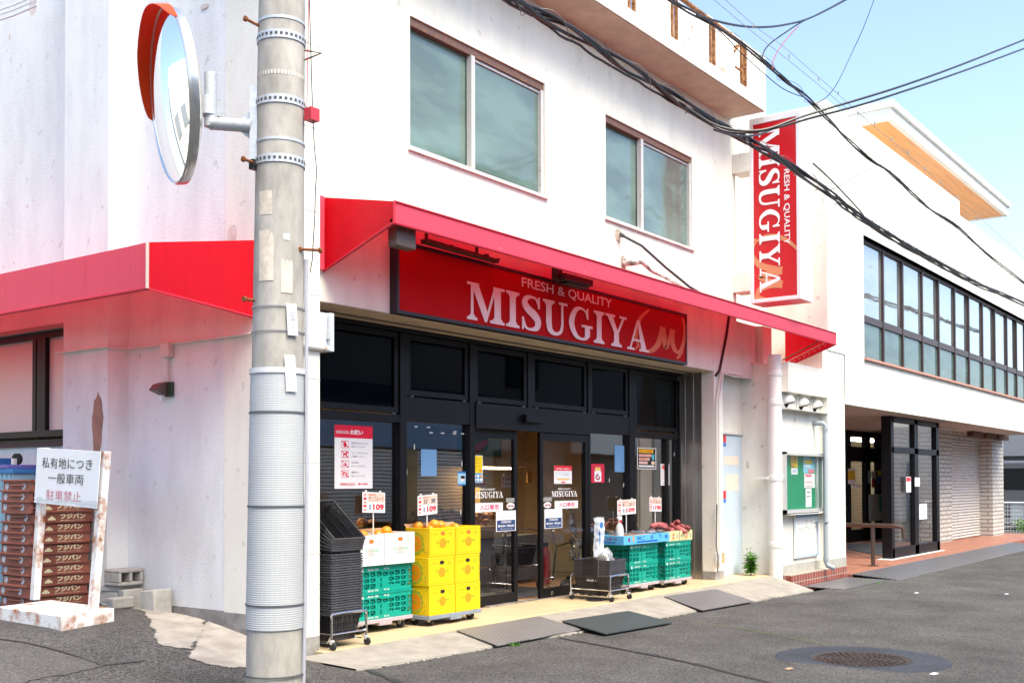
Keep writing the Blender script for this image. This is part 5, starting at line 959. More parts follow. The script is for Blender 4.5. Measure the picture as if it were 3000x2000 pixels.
# crates
CRT=mat('teal crate plastic',(.0,.30,.225),.42,nz=.1,nsc=6,island=.08); CRW=mat('crate print',(.75,.82,.8),.6)
CW,CD,CH=.70,.38,.231
def crate():
    o=bpy.data.objects.new('folding_crate',None); COL.objects.link(o); hx,hy=CW/2,CD/2
    def side(P,length,n,nm):
        q=MB(); rows=3; zb,zt=.035,CH-.055; t=.010
        def bar(u0,u1,z0,z1,d0=0,d1=t): 
            q.hexa([P(u0,z0,d0),P(u1,z0,d0),P(u1,z0,d1),P(u0,z0,d1),P(u0,z1,d0),P(u1,z1,d0),P(u1,z1,d1),P(u0,z1,d1)])
        bar(0,length,0,zb); bar(0,length,zt,CH-.008); bar(-.004,length+.004,CH-.016,CH-.002,-.006,t)
        cw=length/n; rh=(zt-zb)/rows
        for i in range(n+1): u=i*cw; bar(max(0,u-.007),min(length,u+.007),zb,zt)
        for j in range(1,rows): bar(0,length,zb+j*rh-.006,zb+j*rh+.006,.001)
        for i in range(n):
            for j in range(rows):
                if n>6 and j<2 and 3<=i<=4: bar(i*cw,(i+1)*cw-.02*(i%2),zb+j*rh,zb+(j+1)*rh,.002); continue
                if n>6 and j==0 and 5<=i<=6: bar(i*cw,(i+1)*cw,zb+j*rh,zb+j*rh+.02,.002)
                for s in (0,1):
                    a=(i*cw,zb+(j+s)*rh); b=((i+1)*cw,zb+(j+1-s)*rh); dz=.0035
                    q.add([P(a[0],a[1]-dz,.006),P(b[0],b[1]-dz,.006),P(b[0],b[1]+dz,.006),P(a[0],a[1]+dz,.006)],[(0,1,2,3)])
        return obj(nm,q,CRT,o,world=False)
    side(lambda u,z,d:(u-hx,-hy+d,z),CW,9,'side_panel'); side(lambda u,z,d:(hx-u,hy-d,z),CW,9,'side_panel'); side(lambda u,z,d:(-hx+d,hy-u,z),CD,5,'end_panel'); side(lambda u,z,d:(hx-d,u-hy,z),CD,5,'end_panel')
    q=MB(); q.box(-hx+.005,hx-.005,-hy+.005,hy-.005,.002,.012); obj('bottom',q,CRT,o,world=False)
    q=MB(); pl=Plane((-hx,-hy,0),(1,0,0),(0,0,1)); pl.rect(q,.05,CH-.048,.075,CH-.02,0,.002); pl.text(q,'DLCA  OO',.13,CH-.042,.13,.018,d=.002,bold=.02); pl.text(q,'ﾘﾃｨﾙ',.33,CH-.042,.07,.018,d=.002,bold=.02); pl.text(q,'DLCA  OO',.13,.010,.13,.016,d=.002,bold=.02); pl.text(q,'ﾘﾃｨﾙ',.33,.010,.07,.016,d=.002,bold=.02); obj('print',q,CRW,o,world=False)
    q=MB(); q.box(.28,.29,-hy-.006,-hy,.05,CH-.03); q.box(-.06,.10,-hy-.004,-hy+.002,CH-.062,CH-.05); obj('clip',q,CRT,o,world=False); return o
c0_=crate(); first=[True]
def put_crate(x0,y0,z,label,rz=0):
    loc=(x0+CW/2,y0+CD/2,z)
    if first[0]: o=c0_; first[0]=False; o.location=loc; o.rotation_euler=(0,0,rz)
    else: o=dup(c0_,loc,(0,0,rz))
    tag(o,label,'crate','teal folding crates'); return o
DOL=mat('lilac grey dolly',(.36,.33,.36),.55,nz=.12,nsc=9,col2=(.45,.38,.42))
def dolly(x0,x1,y0,y1,zt,label,m=DOL):
    t=thing('dolly',label,'dolly',((x0+x1)/2,(y0+y1)/2,0),0,'wheeled dollies under the goods'); q=MB(); q.box(x0,x1,y0,y0+.05,zt-.035,zt); q.box(x0,x1,y1-.05,y1,zt-.035,zt); q.box(x0,x0+.05,y0+.05,y1-.05,zt-.035,zt); q.box(x1-.05,x1,y0+.05,y1-.05,zt-.035,zt); q.box((x0+x1)/2-.08,(x0+x1)/2+.08,y0-.003,y1,zt-.06,zt-.005); obj('platform',q,m,t,bev=.004)
    for x in (x0+.08,x1-.1):
        for y in (y0+.06,y1-.06):
            q=MB(); q.lathe((x-.014,y,.0405),[(.015,0),(.040,.002),(.040,.026),(.015,.028)],20,0,(1,0,0)); w_=obj('caster',q,RUB,t,smooth=40); q=MB(); q.hexa([(x-.02,y-.012,.035),(x+.02,y-.012,.035),(x+.02,y+.012,.035),(x-.02,y+.012,.035),(x-.028,y-.03,zt-.034),(x+.028,y-.03,zt-.034),(x+.028,y+.03,zt-.034),(x-.028,y+.03,zt-.034)]); obj('fork',q,ALS,w_)
    return t
put_crate(1.105,.33,.118,'lower teal crate of the pair under the white fruit boxes'); put_crate(1.105,.33,.118+CH,'upper teal crate directly beneath the white fruit boxes'); dolly(1.10,1.81,.325,.715,.117,'lilac grey dolly carrying the teal crates and white boxes')
put_crate(5.42,.2,.108,'lower teal crate under the blue burdock box'); put_crate(5.42,.2,.108+CH,'upper teal crate right beneath the blue burdock box'); dolly(5.41,6.13,.195,.585,.107,'lilac grey dolly carrying the teal crates under the blue box')
put_crate(6.27,.2,.098,'lower teal crate under the sweet potato boxes'); put_crate(6.27,.2,.098+CH,'upper teal crate right beneath the sweet potato boxes'); dolly(6.26,6.98,.195,.585,.097,'lilac grey dolly nearest the pillar under the potato crates')
# cardboard boxes
CARD=mat('cardboard',(.48,.27,.13),.85,nz=.08,nsc=8)
def cbox(x0,x1,y0,y1,z0,z1,label,paint,inks,open_,grp,side_art=False,rz=0):
    t=thing('cardboard_box',label,'box',((x0+x1)/2,(y0+y1)/2,z0),0,grp); q=MB(); k=.006
    if open_:
        for a in ((x0,x1,y0,y0+k),(x0,x1,y1-k,y1),(x0,x0+k,y0+k,y1-k),(x1-k,x1,y0+k,y1-k)): q.box(*a,z0,z1)
        q.box(x0+k,x1-k,y0+k,y1-k,z0,z0+k)
    else: q.box(x0,x1,y0,y1,z0,z1)
    o=obj('carton',q,paint,t,bev=.003); w_,h_=x1-x0,z1-z0; pl=Plane((x0,y0,z0),(1,0,0),(0,0,1)); q=MB()
    pl.frame(q,.016,.02,w_-.016,h_-.018,.0035,0,.001); pl.disc(q,w_*.5,h_*.46,h_*.17,1,.0012); pl.text(q,'紀州温果場',w_*.26,h_*.45,w_*.5,h_*.10,2,.0018,.01); pl.text(q,'紀州の味',w_*.38,h_*.34,w_*.25,h_*.06,2,.0018,.01)
    pl.text(q,'JA ながみね',w_*.12,h_*.76,w_*.2,h_*.045,3,.0015,.01); pl.text(q,'和歌山',w_*.72,h_*.77,w_*.13,h_*.055,2,.0015,.01); pl.text(q,'産直',w_*.75,h_*.70,w_*.09,h_*.05,2,.0015,.01)
    obj('print',q,inks,t); q=MB(); s=h_*.062; 
    pl.disc(q,w_*.5-s*.9,h_*.80,s,0,.0022,16); pl.disc(q,w_*.5+s*.9,h_*.80,s,0,.0024,16); pl.rect(q,w_*.5-s*.9,h_*.80-s,w_*.5+s*.9,h_*.80+s,0,.0026); obj('handle_hole',q,mat('orange fruit seen inside',(.55,.16,.02),.7) if open_ else DARK,t)
    if side_art:
        d_=y1-y0; pl=Plane((x0,y1,z0),(0,-1,0),(0,0,1)); q=MB(); pl.frame(q,.012,.015,d_-.012,h_-.015,.003,0,.001)
        for i in range(12):
            a=2*PI*i/12; pl.disc(q,d_*.42+.075*math.cos(a),h_*.45+.082*math.sin(a),.026,2,.0011+i*.00002,12)
        pl.disc(q,d_*.42,h_*.45,.083,4,.0016); pl.disc(q,d_*.42,h_*.45,.072,1,.002); pl.text(q,'みかん',d_*.24,h_*.38,d_*.36,h_*.14,2,.0026,.02)
        random.seed(int(z0*1000))
        for i in range(26):
            x,y=random.uniform(.03,d_-.03),random.choice((random.uniform(.03,.09),random.uniform(h_-.09,h_-.03))); pl.disc(q,x,y,random.uniform(.006,.011),random.choice((1,2,4,0)),.0012+i*.00001,8)
        obj('side_print',q,inks+[mat('ochre print',(.55,.42,.03),.6)],t)
    if open_:
        q=MB()
        q.slab([(x0+.01,y0+k,z1-.003),(x1-.01,y0+k,z1-.003),(x1-.02,y0+.09,z1-.05),(x0+.02,y0+.09,z1-.05)],(0,0,-.003)); q.slab([(x0+.006,y1-k,z1-.002),(x1-.006,y1-k,z1-.002),(x1-.01,y1+.03,z1+.03),(x0+.01,y1+.03,z1+.03)],(0,0,-.003)); q.slab([(x0+k,y0+.03,z1-.002),(x0+k,y1-.02,z1-.002),(x0+.07,y1-.04,z1-.035),(x0+.07,y0+.05,z1-.035)],(0,0,-.003)); obj('flap',q,CARD,t)
    return t
WBX=mat('white carton',(.76,.78,.78),.6); YBX=mat('yellow carton',(.78,.53,.0),.6,nz=.03,nsc=4)
INKW=[mat('pale grey green print',(.55,.66,.62),.6),mat('pale pink print',(.75,.52,.52),.6),mat('green print',(.22,.5,.3),.6),mat('grey print',(.5,.55,.55),.6)]
INKY=[mat('ochre line print',(.62,.40,.0),.6),mat('orange print',(.78,.27,.0),.6),mat('leaf green print',(.30,.40,.02),.6),mat('red brown print',(.6,.16,.0),.6)]
zW=.118+2*CH+.004
cbox(1.075,1.40,.29,.60,zW,zW+.262,'open white fruit box on the teal crates, half hidden by the tall black baskets',WBX,INKW,True,'white fruit boxes'); cbox(1.408,1.79,.285,.60,zW,zW+.272,'open white fruit box on teal crates, the one next to the yellow boxes',WBX,INKW,True,'white fruit boxes')
nm=(('bottom','on the grey dolly'),('middle','of its column'),('top','holding oranges'))
for col,(xa,xb_) in enumerate(((1.893,2.256),(2.268,2.632))):
    for row,(za,zb2) in enumerate(((.097,.358),(.361,.622),(.625,.886))):
        dx=(0,-.008,.006)[row]; cbox(xa+dx,xb_+dx,.2,.492,za,zb2,'%s yellow citrus box of the column %s, %s'%(nm[row][0],('next to the white boxes','beside the sliding door')[col],('resting on the dolly','between two others','open with fruit')[row]),YBX,INKY,row==2,'yellow citrus boxes',col==0)
dolly(1.88,2.64,.19,.50,.096,'blue grey dolly under the six yellow boxes',mat('blue grey dolly paint',(.20,.24,.29),.6,nz=.2,nsc=8))
# oranges
ORG=mat('orange peel',(.78,.27,.01),.38,nz=.1,nsc=4,bump=.35,bsc=160,bdist=.002,island=.12); STEM=mat('stem green',(.12,.1,.02),.8); q=MB(); q.ball((0,0,0),.043,20,14,0,(1,1,.93)); or0=obj('orange_fruit',q,ORG,smooth=180); q=MB(); q.lathe((0,0,.0385),[(.006,0),(.004,.004)],8); obj('stem',q,STEM,or0,world=False)
spots=[(1.50,.36,zW+.285,'large orange standing proudest in the right white box','a'),(1.44,.40,zW+.262,'orange half sunk beside the large one in the white box','a'),(1.60,.42,zW+.25,'orange low at the back of the right white box','a'),(1.25,.40,zW+.262,'orange in the white box nearer the black baskets','a'),(1.18,.46,zW+.25,'deeper orange in the white box nearer the black baskets','a'),(1.33,.5,zW+.258,'orange by the card stick in the white boxes','a'),
 (2.08,.30,.912,'biggest orange on top of the yellow boxes, near the price stick','b'),(2.20,.33,.900,'second orange to the right on top of the yellow boxes','b'),(1.99,.42,.895,'orange by the glass on the yellow boxes','b'),(2.02,.30,.870,'orange sunk under the biggest one in the yellow box','b'),(2.15,.42,.885,'orange behind the pair on the yellow boxes','b'),(2.42,.33,.872,'orange barely showing in the yellow box by the door','b'),(2.5,.42,.868,'rear orange in the yellow box by the door','b'),(2.33,.42,.868,'orange low in the corner of the yellow box by the door','b')]
for i,(x,y,z,l,g) in enumerate(spots):
    rt=(random.uniform(-1,1),random.uniform(-1,1),random.uniform(0,6)); s=random.uniform(.92,1.12)*(1.08 if i in (0,6) else 1)
    if i==0: o=or0; o.location=(x,y,z); o.rotation_euler=rt; o.scale=(s,s,s)
    else: o=dup(or0,(x,y,z),rt,None,(s,s,s))
    tag(o,l,'orange','oranges in the white boxes' if g=='a' else 'oranges on the yellow boxes')
q=MB()
for xa,xb_,z in ((1.085,1.39,zW+.225),(1.42,1.78,zW+.225),(1.905,2.25,.84),(2.285,2.62,.83)):
    y0_=.30 if z<.83 else .22
    for i in range(4):
        for j in range(3): q.ball((lerp(xa+.045,xb_-.045,i/3),lerp(y0_+.05,y0_+.22,j/2),z),.042,10,7,0,(1,1,.93))
tag(obj('lower_orange_fruit_layer',q,ORG,smooth=180),None,None,None,'stuff')
# burdock, potatoes, bags
BLUB=mat('light blue carton',(.10,.42,.72),.55); t=thing('cardboard_box','long light blue open burdock box with printed sides on teal crates','box',(5.7,.3,.575))
zb1=.108+2*CH+.004; bx0,bx1,by0,by1,bz0,bz1=5.22,6.31,.15,.50,zb1,zb1+.105; k=.006; q=MB()
for a in ((bx0,bx1,by0,by0+k),(bx0,bx1,by1-k,by1),(bx0,bx0+k,by0+k,by1-k),(bx1-k,bx1,by0+k,by1-k)): q.box(*a,bz0,bz1)
q.box(bx0+k,bx1-k,by0+k,by1-k,bz0,bz0+k); obj('carton',q,BLUB,t,bev=.003); q=MB(); pl=Plane((bx0,by0,bz0),(1,0,0),(0,0,1)); DB=mat('deep blue print',(.01,.08,.42),.6)
for c,x in (('ご',.42),('ぼ',.62),('う',.82)): pl.text(q,c,x,.045,.065,.05,0,.0015,.02)
pl.rect(q,.30,.016,.80,.034,0,.001); pl.text(q,'野菜直送',.30,.05,.1,.035,0,.0015,.02); pl.text(q,'青森',.97,.04,.07,.045,0,.0015,.02); pl.disc(q,.12,.055,.025,1,.0015); pl.rect(q,.2,.03,.24,.10,2,.001)
pl2=Plane((bx0,by1,bz0),(0,-1,0),(0,0,1)); pl2.text(q,'ごぼう',.06,.05,.2,.035,1,.0015,.02); pl2.text(q,'青森県産',.1,.018,.14,.02,0,.0015,.02); obj('print',q,[DB,mat('print maroon',(.2,.03,.12),.6),CARD],t)
BUR=mat('burdock skin',(.30,.17,.10),.8,nz=.3,nsc=25); random.seed(21)
for i in range(9):
    q=MB(); y=by0+.03+i*.033; a=random.uniform(-.02,.02); q.tube([(bx0+.12+random.uniform(0,.08),y,bz1-.02),(5.7,y+a,bz1-.002),(bx1-.12,y+a,bz1-.02)],[.014,.012,.007],8); solo('burdock_root','long brown burdock root lying in the blue box under clear wrap','vegetable',q,BUR,'burdock roots in the blue box',smooth=60)
FILM=glassmat('clear plastic film',(.93,.93,.93),2.2,.12,.0,(.8,.8,.8),.22)
def crumple(name,label,cat,P,mats,nu=12,nv=14,amp=.02,seed=1,sub=True,group=None):
    q=MB(); 
    for j in range(nv+1):
        for i in range(nu+1):
            p=Vector(P(i/nu,j/nv)); q.v.append(p+Vector((noise.noise((i*.6,j*.6,seed)),noise.noise((i*.6,j*.6,seed+7)),noise.noise((i*.6,j*.6,seed+3))))*amp)
    q.f=[(j*(nu+1)+i,j*(nu+1)+i+1,(j+1)*(nu+1)+i+1,(j+1)*(nu+1)+i) for j in range(nv) for i in range(nu)]; q.m=[0]*len(q.f); return solo(name,label,cat,q,mats,group,smooth=70)
crumple('plastic_wrap','crinkled clear wrap over the burdock roots in the blue box','wrap',lambda u,v:(lerp(bx0+.08,bx1-.05,u),lerp(by0+.02,by1-.03,v),bz1+.018+.02*math.sin(PI*v)),FILM,30,8,.03,4)
SWP=mat('sweet potato skin',(.33,.085,.085),.6,nz=.3,nsc=8,island=.2,bump=.3,bsc=40)
PBX=mat('potato carton',(.62,.55,.30),.7); 
for xa,xb_,l in ((6.335,6.64,'small printed sweet potato box squeezed next to the blue burdock box'),(6.66,6.99,'small printed sweet potato box nearest the pillar')):
    t=thing('cardboard_box',l,'box',((xa+xb_)/2,.35,.56),0,'sweet potato boxes'); q=MB(); z0_=.098+2*CH+.004; z1_=z0_+.125
    for a in ((xa,xb_,.19,.196),(xa,xb_,.55,.556),(xa,xa+.006,.196,.55),(xb_-.006,xb_,.196,.55)): q.box(*a,z0_,z1_)
    q.box(xa+.006,xb_-.006,.196,.55,z0_,z0_+.006); obj('carton',q,PBX,t,bev=.003); q=MB(); pl=Plane((xa,.19,z0_),(1,0,0),(0,0,1)); w_=xb_-xa; pl.disc(q,w_*.5,.06,.045,0,.001); pl.disc(q,w_*.5,.06,.03,1,.0015); pl.disc(q,w_*.84,.06,.022,2,.001); pl.disc(q,w_*.12,.06,.016,2,.001); pl.text(q,'いも',w_*.4,.045,w_*.2,.03,3,.002,.02); pl.text(q,'金',w_*.79,.045,w_*.1,.03,3,.0018,.02); obj('print',q,[mat('tan disc',(.7,.42,.16),.6),mat('print red orange',(.72,.14,.02),.6),mat('dark green disc',(.06,.16,.03),.6),PAP],t)
random.seed(5); q=MB(); n=14; pr=[(.001,-.11),(.018,-.09),(.034,-.045),(.038,.0),(.034,.05),(.018,.09),(.004,.125)]; q.lathe((0,0,0),pr,n,0,(1,0,0)); q.v=[v+Vector((0,.018*math.sin(v.x*14),.012*math.cos(v.x*9))) for v in q.v]; sp0=obj('sweet_potato',q,SWP,smooth=180)
pls=[(6.43,.26,.70),(6.50,.33,.725),(6.42,.42,.71),(6.55,.25,.695),(6.58,.36,.72),(6.36,.30,.735),(6.47,.40,.765),(6.74,.25,.70),(6.83,.27,.73),(6.90,.25,.70),(6.78,.36,.74),(6.88,.38,.745),(6.80,.30,.775),(6.94,.33,.715)]
for i,(x,y,z) in enumerate(pls):
    rt=(random.uniform(0,6),random.uniform(-.25,.35),random.uniform(-.9,.9)+.6); s=random.uniform(.85,1.15)
    if i==0: o=sp0; o.location=(x,y,z); o.rotation_euler=rt; o.scale=(s,)*3
    else: o=dup(sp0,(x,y,z),rt,None,(s,)*3)
    tag(o,'red skinned sweet potato heaped in the box next to the burdock' if i<7 else 'red skinned sweet potato heaped in the box nearest the pillar','sweet potato','sweet potatoes heaped in the boxes')
c=F(1755,1570,.1); a=F(1740,1515,.1); b=F(1770,1630,.1)
crumple('plastic_bag_roll','hanging pad of white plastic produce bags with blue fish print','bag',lambda u,v:(lerp(a.x,b.x,u)+.01*math.sin(v*6),.10+.05*math.sin(PI*u)*(.6+.4*v)-.0,lerp(a.z,b.z,v)),mat('white bag plastic',(.72,.76,.80),.35,trans=.25,nz=.08,nsc=9),10,20,.018,9)
q=MB(); pl=Plane((a.x,.075,b.z),(1,0,0),(0,0,1)); hh=a.z-b.z; ww=b.x-a.x; q.tube([(a.x+.02,.12,a.z),(a.x+.08,.05,a.z+.02),(a.x+ww*.9,.06,a.z)],.006,6); q.tube([(c.x,.16,0.03),(c.x,.16,a.z)],.008,6); q.lathe((c.x,.16,0),[(.09,0),(.09,.02)],16); solo('bag_stand','black stand and hook behind the white bag pad','stand',q,BLK)
q=MB(); pl.disc(q,ww*.55,hh*.80,.035,0,.0,14); pl.stroke(q,[(ww*.3,hh*.55,.008),(ww*.36,hh*.62,.016),(ww*.38,hh*.38,.01),(ww*.33,hh*.3,.006)],0,.001); pl.text(q,'ｼｰﾘﾝｸﾞ',ww*.5,hh*.5,ww*.25,hh*.16,0,.001,.02); obj('bag_print',q,BLUP,[o for o in bpy.data.objects if o.name.startswith('plastic_bag_roll')][0])
crumple('torn_plastic','torn clear plastic stuffed in the top basket of the low stack','plastic',lambda u,v:(lerp(4.64,4.82,u),lerp(.02,.2,v),.43+.14*math.sin(PI*u)*math.sin(PI*v)),FILM,9,9,.08,14)
# spray bottle
p=F(1783,1563,.2); zb2=bz1+.0; X=bx0+.06; sb=thing('spray_bottle','white spray bottle with red collar and white trigger at the end of the blue box','bottle',(X,.24,bz1)); zt2=F(1783,1507,.24).z
H_=zt2-(bz1-.06); q=MB(); q.lathe((X,.24,bz1-.06),[(.045,0),(.047,.01),(.047,H_*.45),(.036,H_*.58),(.018,H_*.66),(.016,H_*.7)],20); obj('body',q,mat('milky bottle',(.74,.75,.75),.3,trans=.2),sb,smooth=50); q=MB(); q.lathe((X,.24,bz1-.06+H_*.69),[(.021,0),(.021,.028)],14); obj('collar',q,REDP,sb); q=MB(); z=bz1-.06+H_*.78; q.box(X-.03,X+.035,.228,.252,z,z+.045); q.box(X-.05,X-.03,.23,.25,z+.02,z+.04); q.hexa([(X-.02,.233,z-.04),(X-.012,.233,z-.04),(X-.012,.247,z-.04),(X-.02,.247,z-.04),(X-.03,.233,z+.01),(X-.01,.233,z+.01),(X-.01,.247,z+.01),(X-.03,.247,z+.01)]); obj('trigger',q,PAP,sb,bev=.004)
# price cards
PCARD=mat('card white',(.78,.75,.74),.6); PINKC=mat('card salmon',(.78,.50,.40),.6); CLRP=mat('clip clear',(.75,.75,.72),.3)
def card(px,Y,name,price,zbase,label,stick=True,tilt=0,par=None):
    a=F(px[0],px[1],Y); b=F(px[2],px[3],Y); w_=b.x-a.x; h_=a.z-b.z
    t=thing('price_card',label,'price card',((a.x+b.x)/2,Y,zbase),0,'price cards standing in the goods')
    q=MB(); q.slab([(a.x,Y,b.z),(b.x,Y,b.z+tilt),(b.x,Y,a.z+tilt),(a.x,Y,a.z)],(0,.003,0)); obj('card',q,PCARD,t); pl=Plane((a.x,Y,b.z),(w_,0,tilt),(0,0,h_),(0,-1,0)); q=MB()
    pl.rect(q,.22,.52,.97,.95,0,.001); 
    for i in range(5): pl.rect(q,.04,.08+.18*i,.18,.20+.18*i,1 if i%2 else 3,.001)
    pl.text(q,name,.27,.56,.66,.24,2,.0018,.03); pl.text(q,price,.46,.13,.48,.30,1,.0018,.045); pl.text(q,'和歌山産',.27,.84,.3,.08,1,.0018,.01); pl.rect(q,.28,.14,.38,.4,4,.0012)
    obj('print',q,[PINKC,REDP,GRYP,mat('pale red',(.75,.3,.28),.6),mat('slate print',(.25,.3,.36),.6)],t)
    if stick:
        q=MB(); q.tube([((a.x+b.x)/2,Y+.008,zbase),((a.x+b.x)/2,Y+.008,b.z+.03)],.006,6); obj('stick',q,CLRP,t)
    q=MB(); [q.box(a.x+w_*f_-.008,a.x+w_*f_+.008,Y-.006,Y+.01,a.z+tilt*f_-.012,a.z+tilt*f_+.016) for f_ in (.15,.78)]; obj('clip',q,CLRP,t,bev=.003); return t
card((1062,1440,1128,1498),.40,'サンフルーツ','109',zW+.2,'white and salmon price card reading 109 above the white boxes',tilt=-.01)
card((1224,1452,1281,1508),.36,'甘  夏','109',.84,'white and salmon price card reading 109 above the yellow boxes',tilt=.015)
card((1809,1465,1863,1506),.33,'新ごぼう','109',.62,'white and salmon price card reading 109 above the burdock',tilt=.01)
card((1903,1456,1938,1495),.45,'さつまいも','198',.68,'price card reading 198 above the sweet potatoes',tilt=-.01)
# ================================================================ NOTICES ON THE GLASS
yq=Yg+.017
def notice(name,label,px,fn,mats,Y=None,cat='poster',cols=None):
    Y=yq if Y is None else Y; a=F(px[0],px[1],Y); b=F(px[2],px[3],Y); w_,h_=b.x-a.x,a.z-b.z; t=thing(name,label,cat,((a.x+b.x)/2,Y,b.z)); q=MB(); q.box(a.x,b.x,Y-.0012,Y+.0012,b.z,a.z); obj('sheet',q,mats[0],t); pl=Plane((a.x,Y-.0012,b.z),(w_,0,0),(0,0,h_),(0,-1,0)); q=MB(); fn(q,pl)
    if q.f: obj('print',q,mats[1:],t)
    return t
def f1(q,p):
    p.rect(q,0,.80,1,1,0,.001); p.text(q,'お願い',.40,.855,.34,.075,1,.002,.03); serif(Plane(p.P(0,0),p.u,p.v,p.n),q,'MISUGIYA',.03,.865,.34,.045,1,d=.002)
    for i,(l1,l2) in enumerate((('危険物の持ち込みは','禁止いたします。'),('ペットの持ち込みは','ご遠慮ください。'),('店内は禁煙と','させていただきます。'),('撮影は','禁止いたします。'))):
        y=.64-.155*i; p.frame(q,.17,y,.36,y+.115,.008,0,.001); p.stroke(q,[(.18,y+.108,.006),(.26,y+.06,.006),(.35,y+.01,.006)],0,.0018)
        if i==0: p.disc(q,.265,y+.05,.045,0,.0012,10,.035); p.rect(q,.24,y+.02,.29,y+.1,0,.0013)
        elif i==1: p.rect(q,.22,y+.045,.31,y+.075,0,.0012); p.rect(q,.22,y+.015,.24,y+.05,0,.0013); p.rect(q,.29,y+.015,.31,y+.05,0,.0013); p.disc(q,.315,y+.085,.03,0,.0012,8,.018)
        elif i==2: p.rect(q,.2,y+.03,.31,y+.045,0,.0012); p.stroke(q,[(.3,y+.05,.008),(.28,y+.07,.008),(.3,y+.09,.008)],0,.0012)
        else: p.rect(q,.205,y+.03,.325,y+.08,0,.0012); p.disc(q,.265,y+.055,.035,3,.0016,12,.022); p.rect(q,.24,y+.08,.29,y+.092,0,.0013)
        p.text(q,l1,.43,y+.068,.44 if len(l1)>6 else .2,.03,2,.001); p.text(q,l2,.43,y+.012,.38,.03,2,.001)
    serif(Plane(p.P(0,0),p.u,p.v,p.n),q,'MISUGIYA',.14,.055,.4,.035,0,d=.001); p.text(q,'滝の寺店',.60,.055,.26,.035,0,.001,.02)
notice('request_poster','tall white shop rules poster with red header and pictograms on the first window',(980,1243,1091,1430),f1,[PAP,mat('poster red',(.70,.0,.03),.5),PAP,GRYP,mat('poster pink white',(.8,.75,.75),.6)])
notice('blue_sheet','plain pale blue sheet of paper stuck behind the second window',(1233,1315,1279,1394),lambda q,p:None,[mat('pale blue sheet',(.14,.30,.52),.6)],cat='paper')
def f2_(q,p): p.rect(q,0,.87,1,1,0,.001); p.rect(q,0,0,1,.1,0,.001); p.disc(q,.6,.48,.27,1,.001,14,.17); p.disc(q,.62,.58,.28,2,.0014,12,.12); p.disc(q,.55,.38,.17,3,.0018,12,.1)
notice('door_sticker','small light blue sticker with a round child face on the second window',(1341,1380,1364,1421),f2_,[mat('sticker pale blue',(.35,.62,.78),.5),BLUP,mat('skin tint',(.78,.55,.42),.6),DARK,PAP],cat='sticker')
def f3(q,p): p.rect(q,.03,.36,.95,.98,0,.001); p.rect(q,.03,.02,.95,.35,1,.001); p.text(q,'Pay払い',.1,.84,.6,.06,2,.002,.01); [p.rect(q,.1+.3*i,.06+.14*j,.33+.3*i,.16+.14*j,3,.0015) for i in range(3) for j in range(2)]; p.disc(q,.78,.24,.1,2,.002,10,.05); p.disc(q,.75,.45,.12,2,.002,10,.06); p.rect(q,.1,.72,.7,.735,2,.002); p.rect(q,.1,.6,.8,.61,2,.002); p.rect(q,.1,.5,.3,.56,2,.002)
notice('payment_notice','yellow over blue payment notice taped on the sliding door pane by the yellow boxes',(1385,1333,1414,1413),f3,[PAP,mat('bright yellow print',(.85,.62,.0),.6),mat('mid blue print',(.03,.28,.55),.6),mat('orange ink',(.75,.25,.02),.6),PAP],Y=yd+.055)
def f4(q,p): p.text(q,'入口専用',.17,.2,.67,.6,0,.001,.02)
for px,l,Y in (((1391,1473,1473,1497),'white entrance only strip on the sliding door pane by the yellow boxes',yd+.05),((1625,1467,1693,1487),'white entrance only strip on the sliding door pane by the low basket stack',yd+.005)): notice('entrance_strip',l,px,f4,[PAP,mat('strip crimson',(.65,.05,.14),.6)],Y=Y,cat='sign')
def f5(q,p): p.rect(q,.04,.03,.96,.54,0,.001); p.frame(q,.25,.40,.75,.5,.012,1,.002); p.text(q,'営業時間',.3,.42,.4,.06,1,.002,.01); p.text(q,'朝9:00～夜8:00',.1,.2,.8,.12,1,.002,.03); p.text(q,'OPEN 9:00 TO CLOSE',.2,.1,.6,.04,1,.002); p.text(q,'MISUGIYA',.34,.84,.32,.05,2,.001); p.text(q,'滝の寺店',.28,.68,.44,.1,2,.001)
for px,l,Y in (((1453,1496,1511,1553),'white and navy opening hours sign on the sliding door pane by the yellow boxes',yd+.046),((1595,1491,1647,1545),'white and navy opening hours sign on the sliding door pane by the low basket stack',yd+.003)): notice('hours_sign',l,px,f5,[PAP,mat('navy print',(.025,.06,.17),.5),PAP,mat('grey lilac print',(.42,.42,.52),.6)],Y=Y,cat='sign')
def f6(q,p): p.disc(q,.5,.5,.46,0,.001,18); p.disc(q,.3,.5,.13,1,.002,12); p.disc(q,.7,.5,.13,1,.002,12); p.disc(q,.5,.5,.16,2,.0022,12)
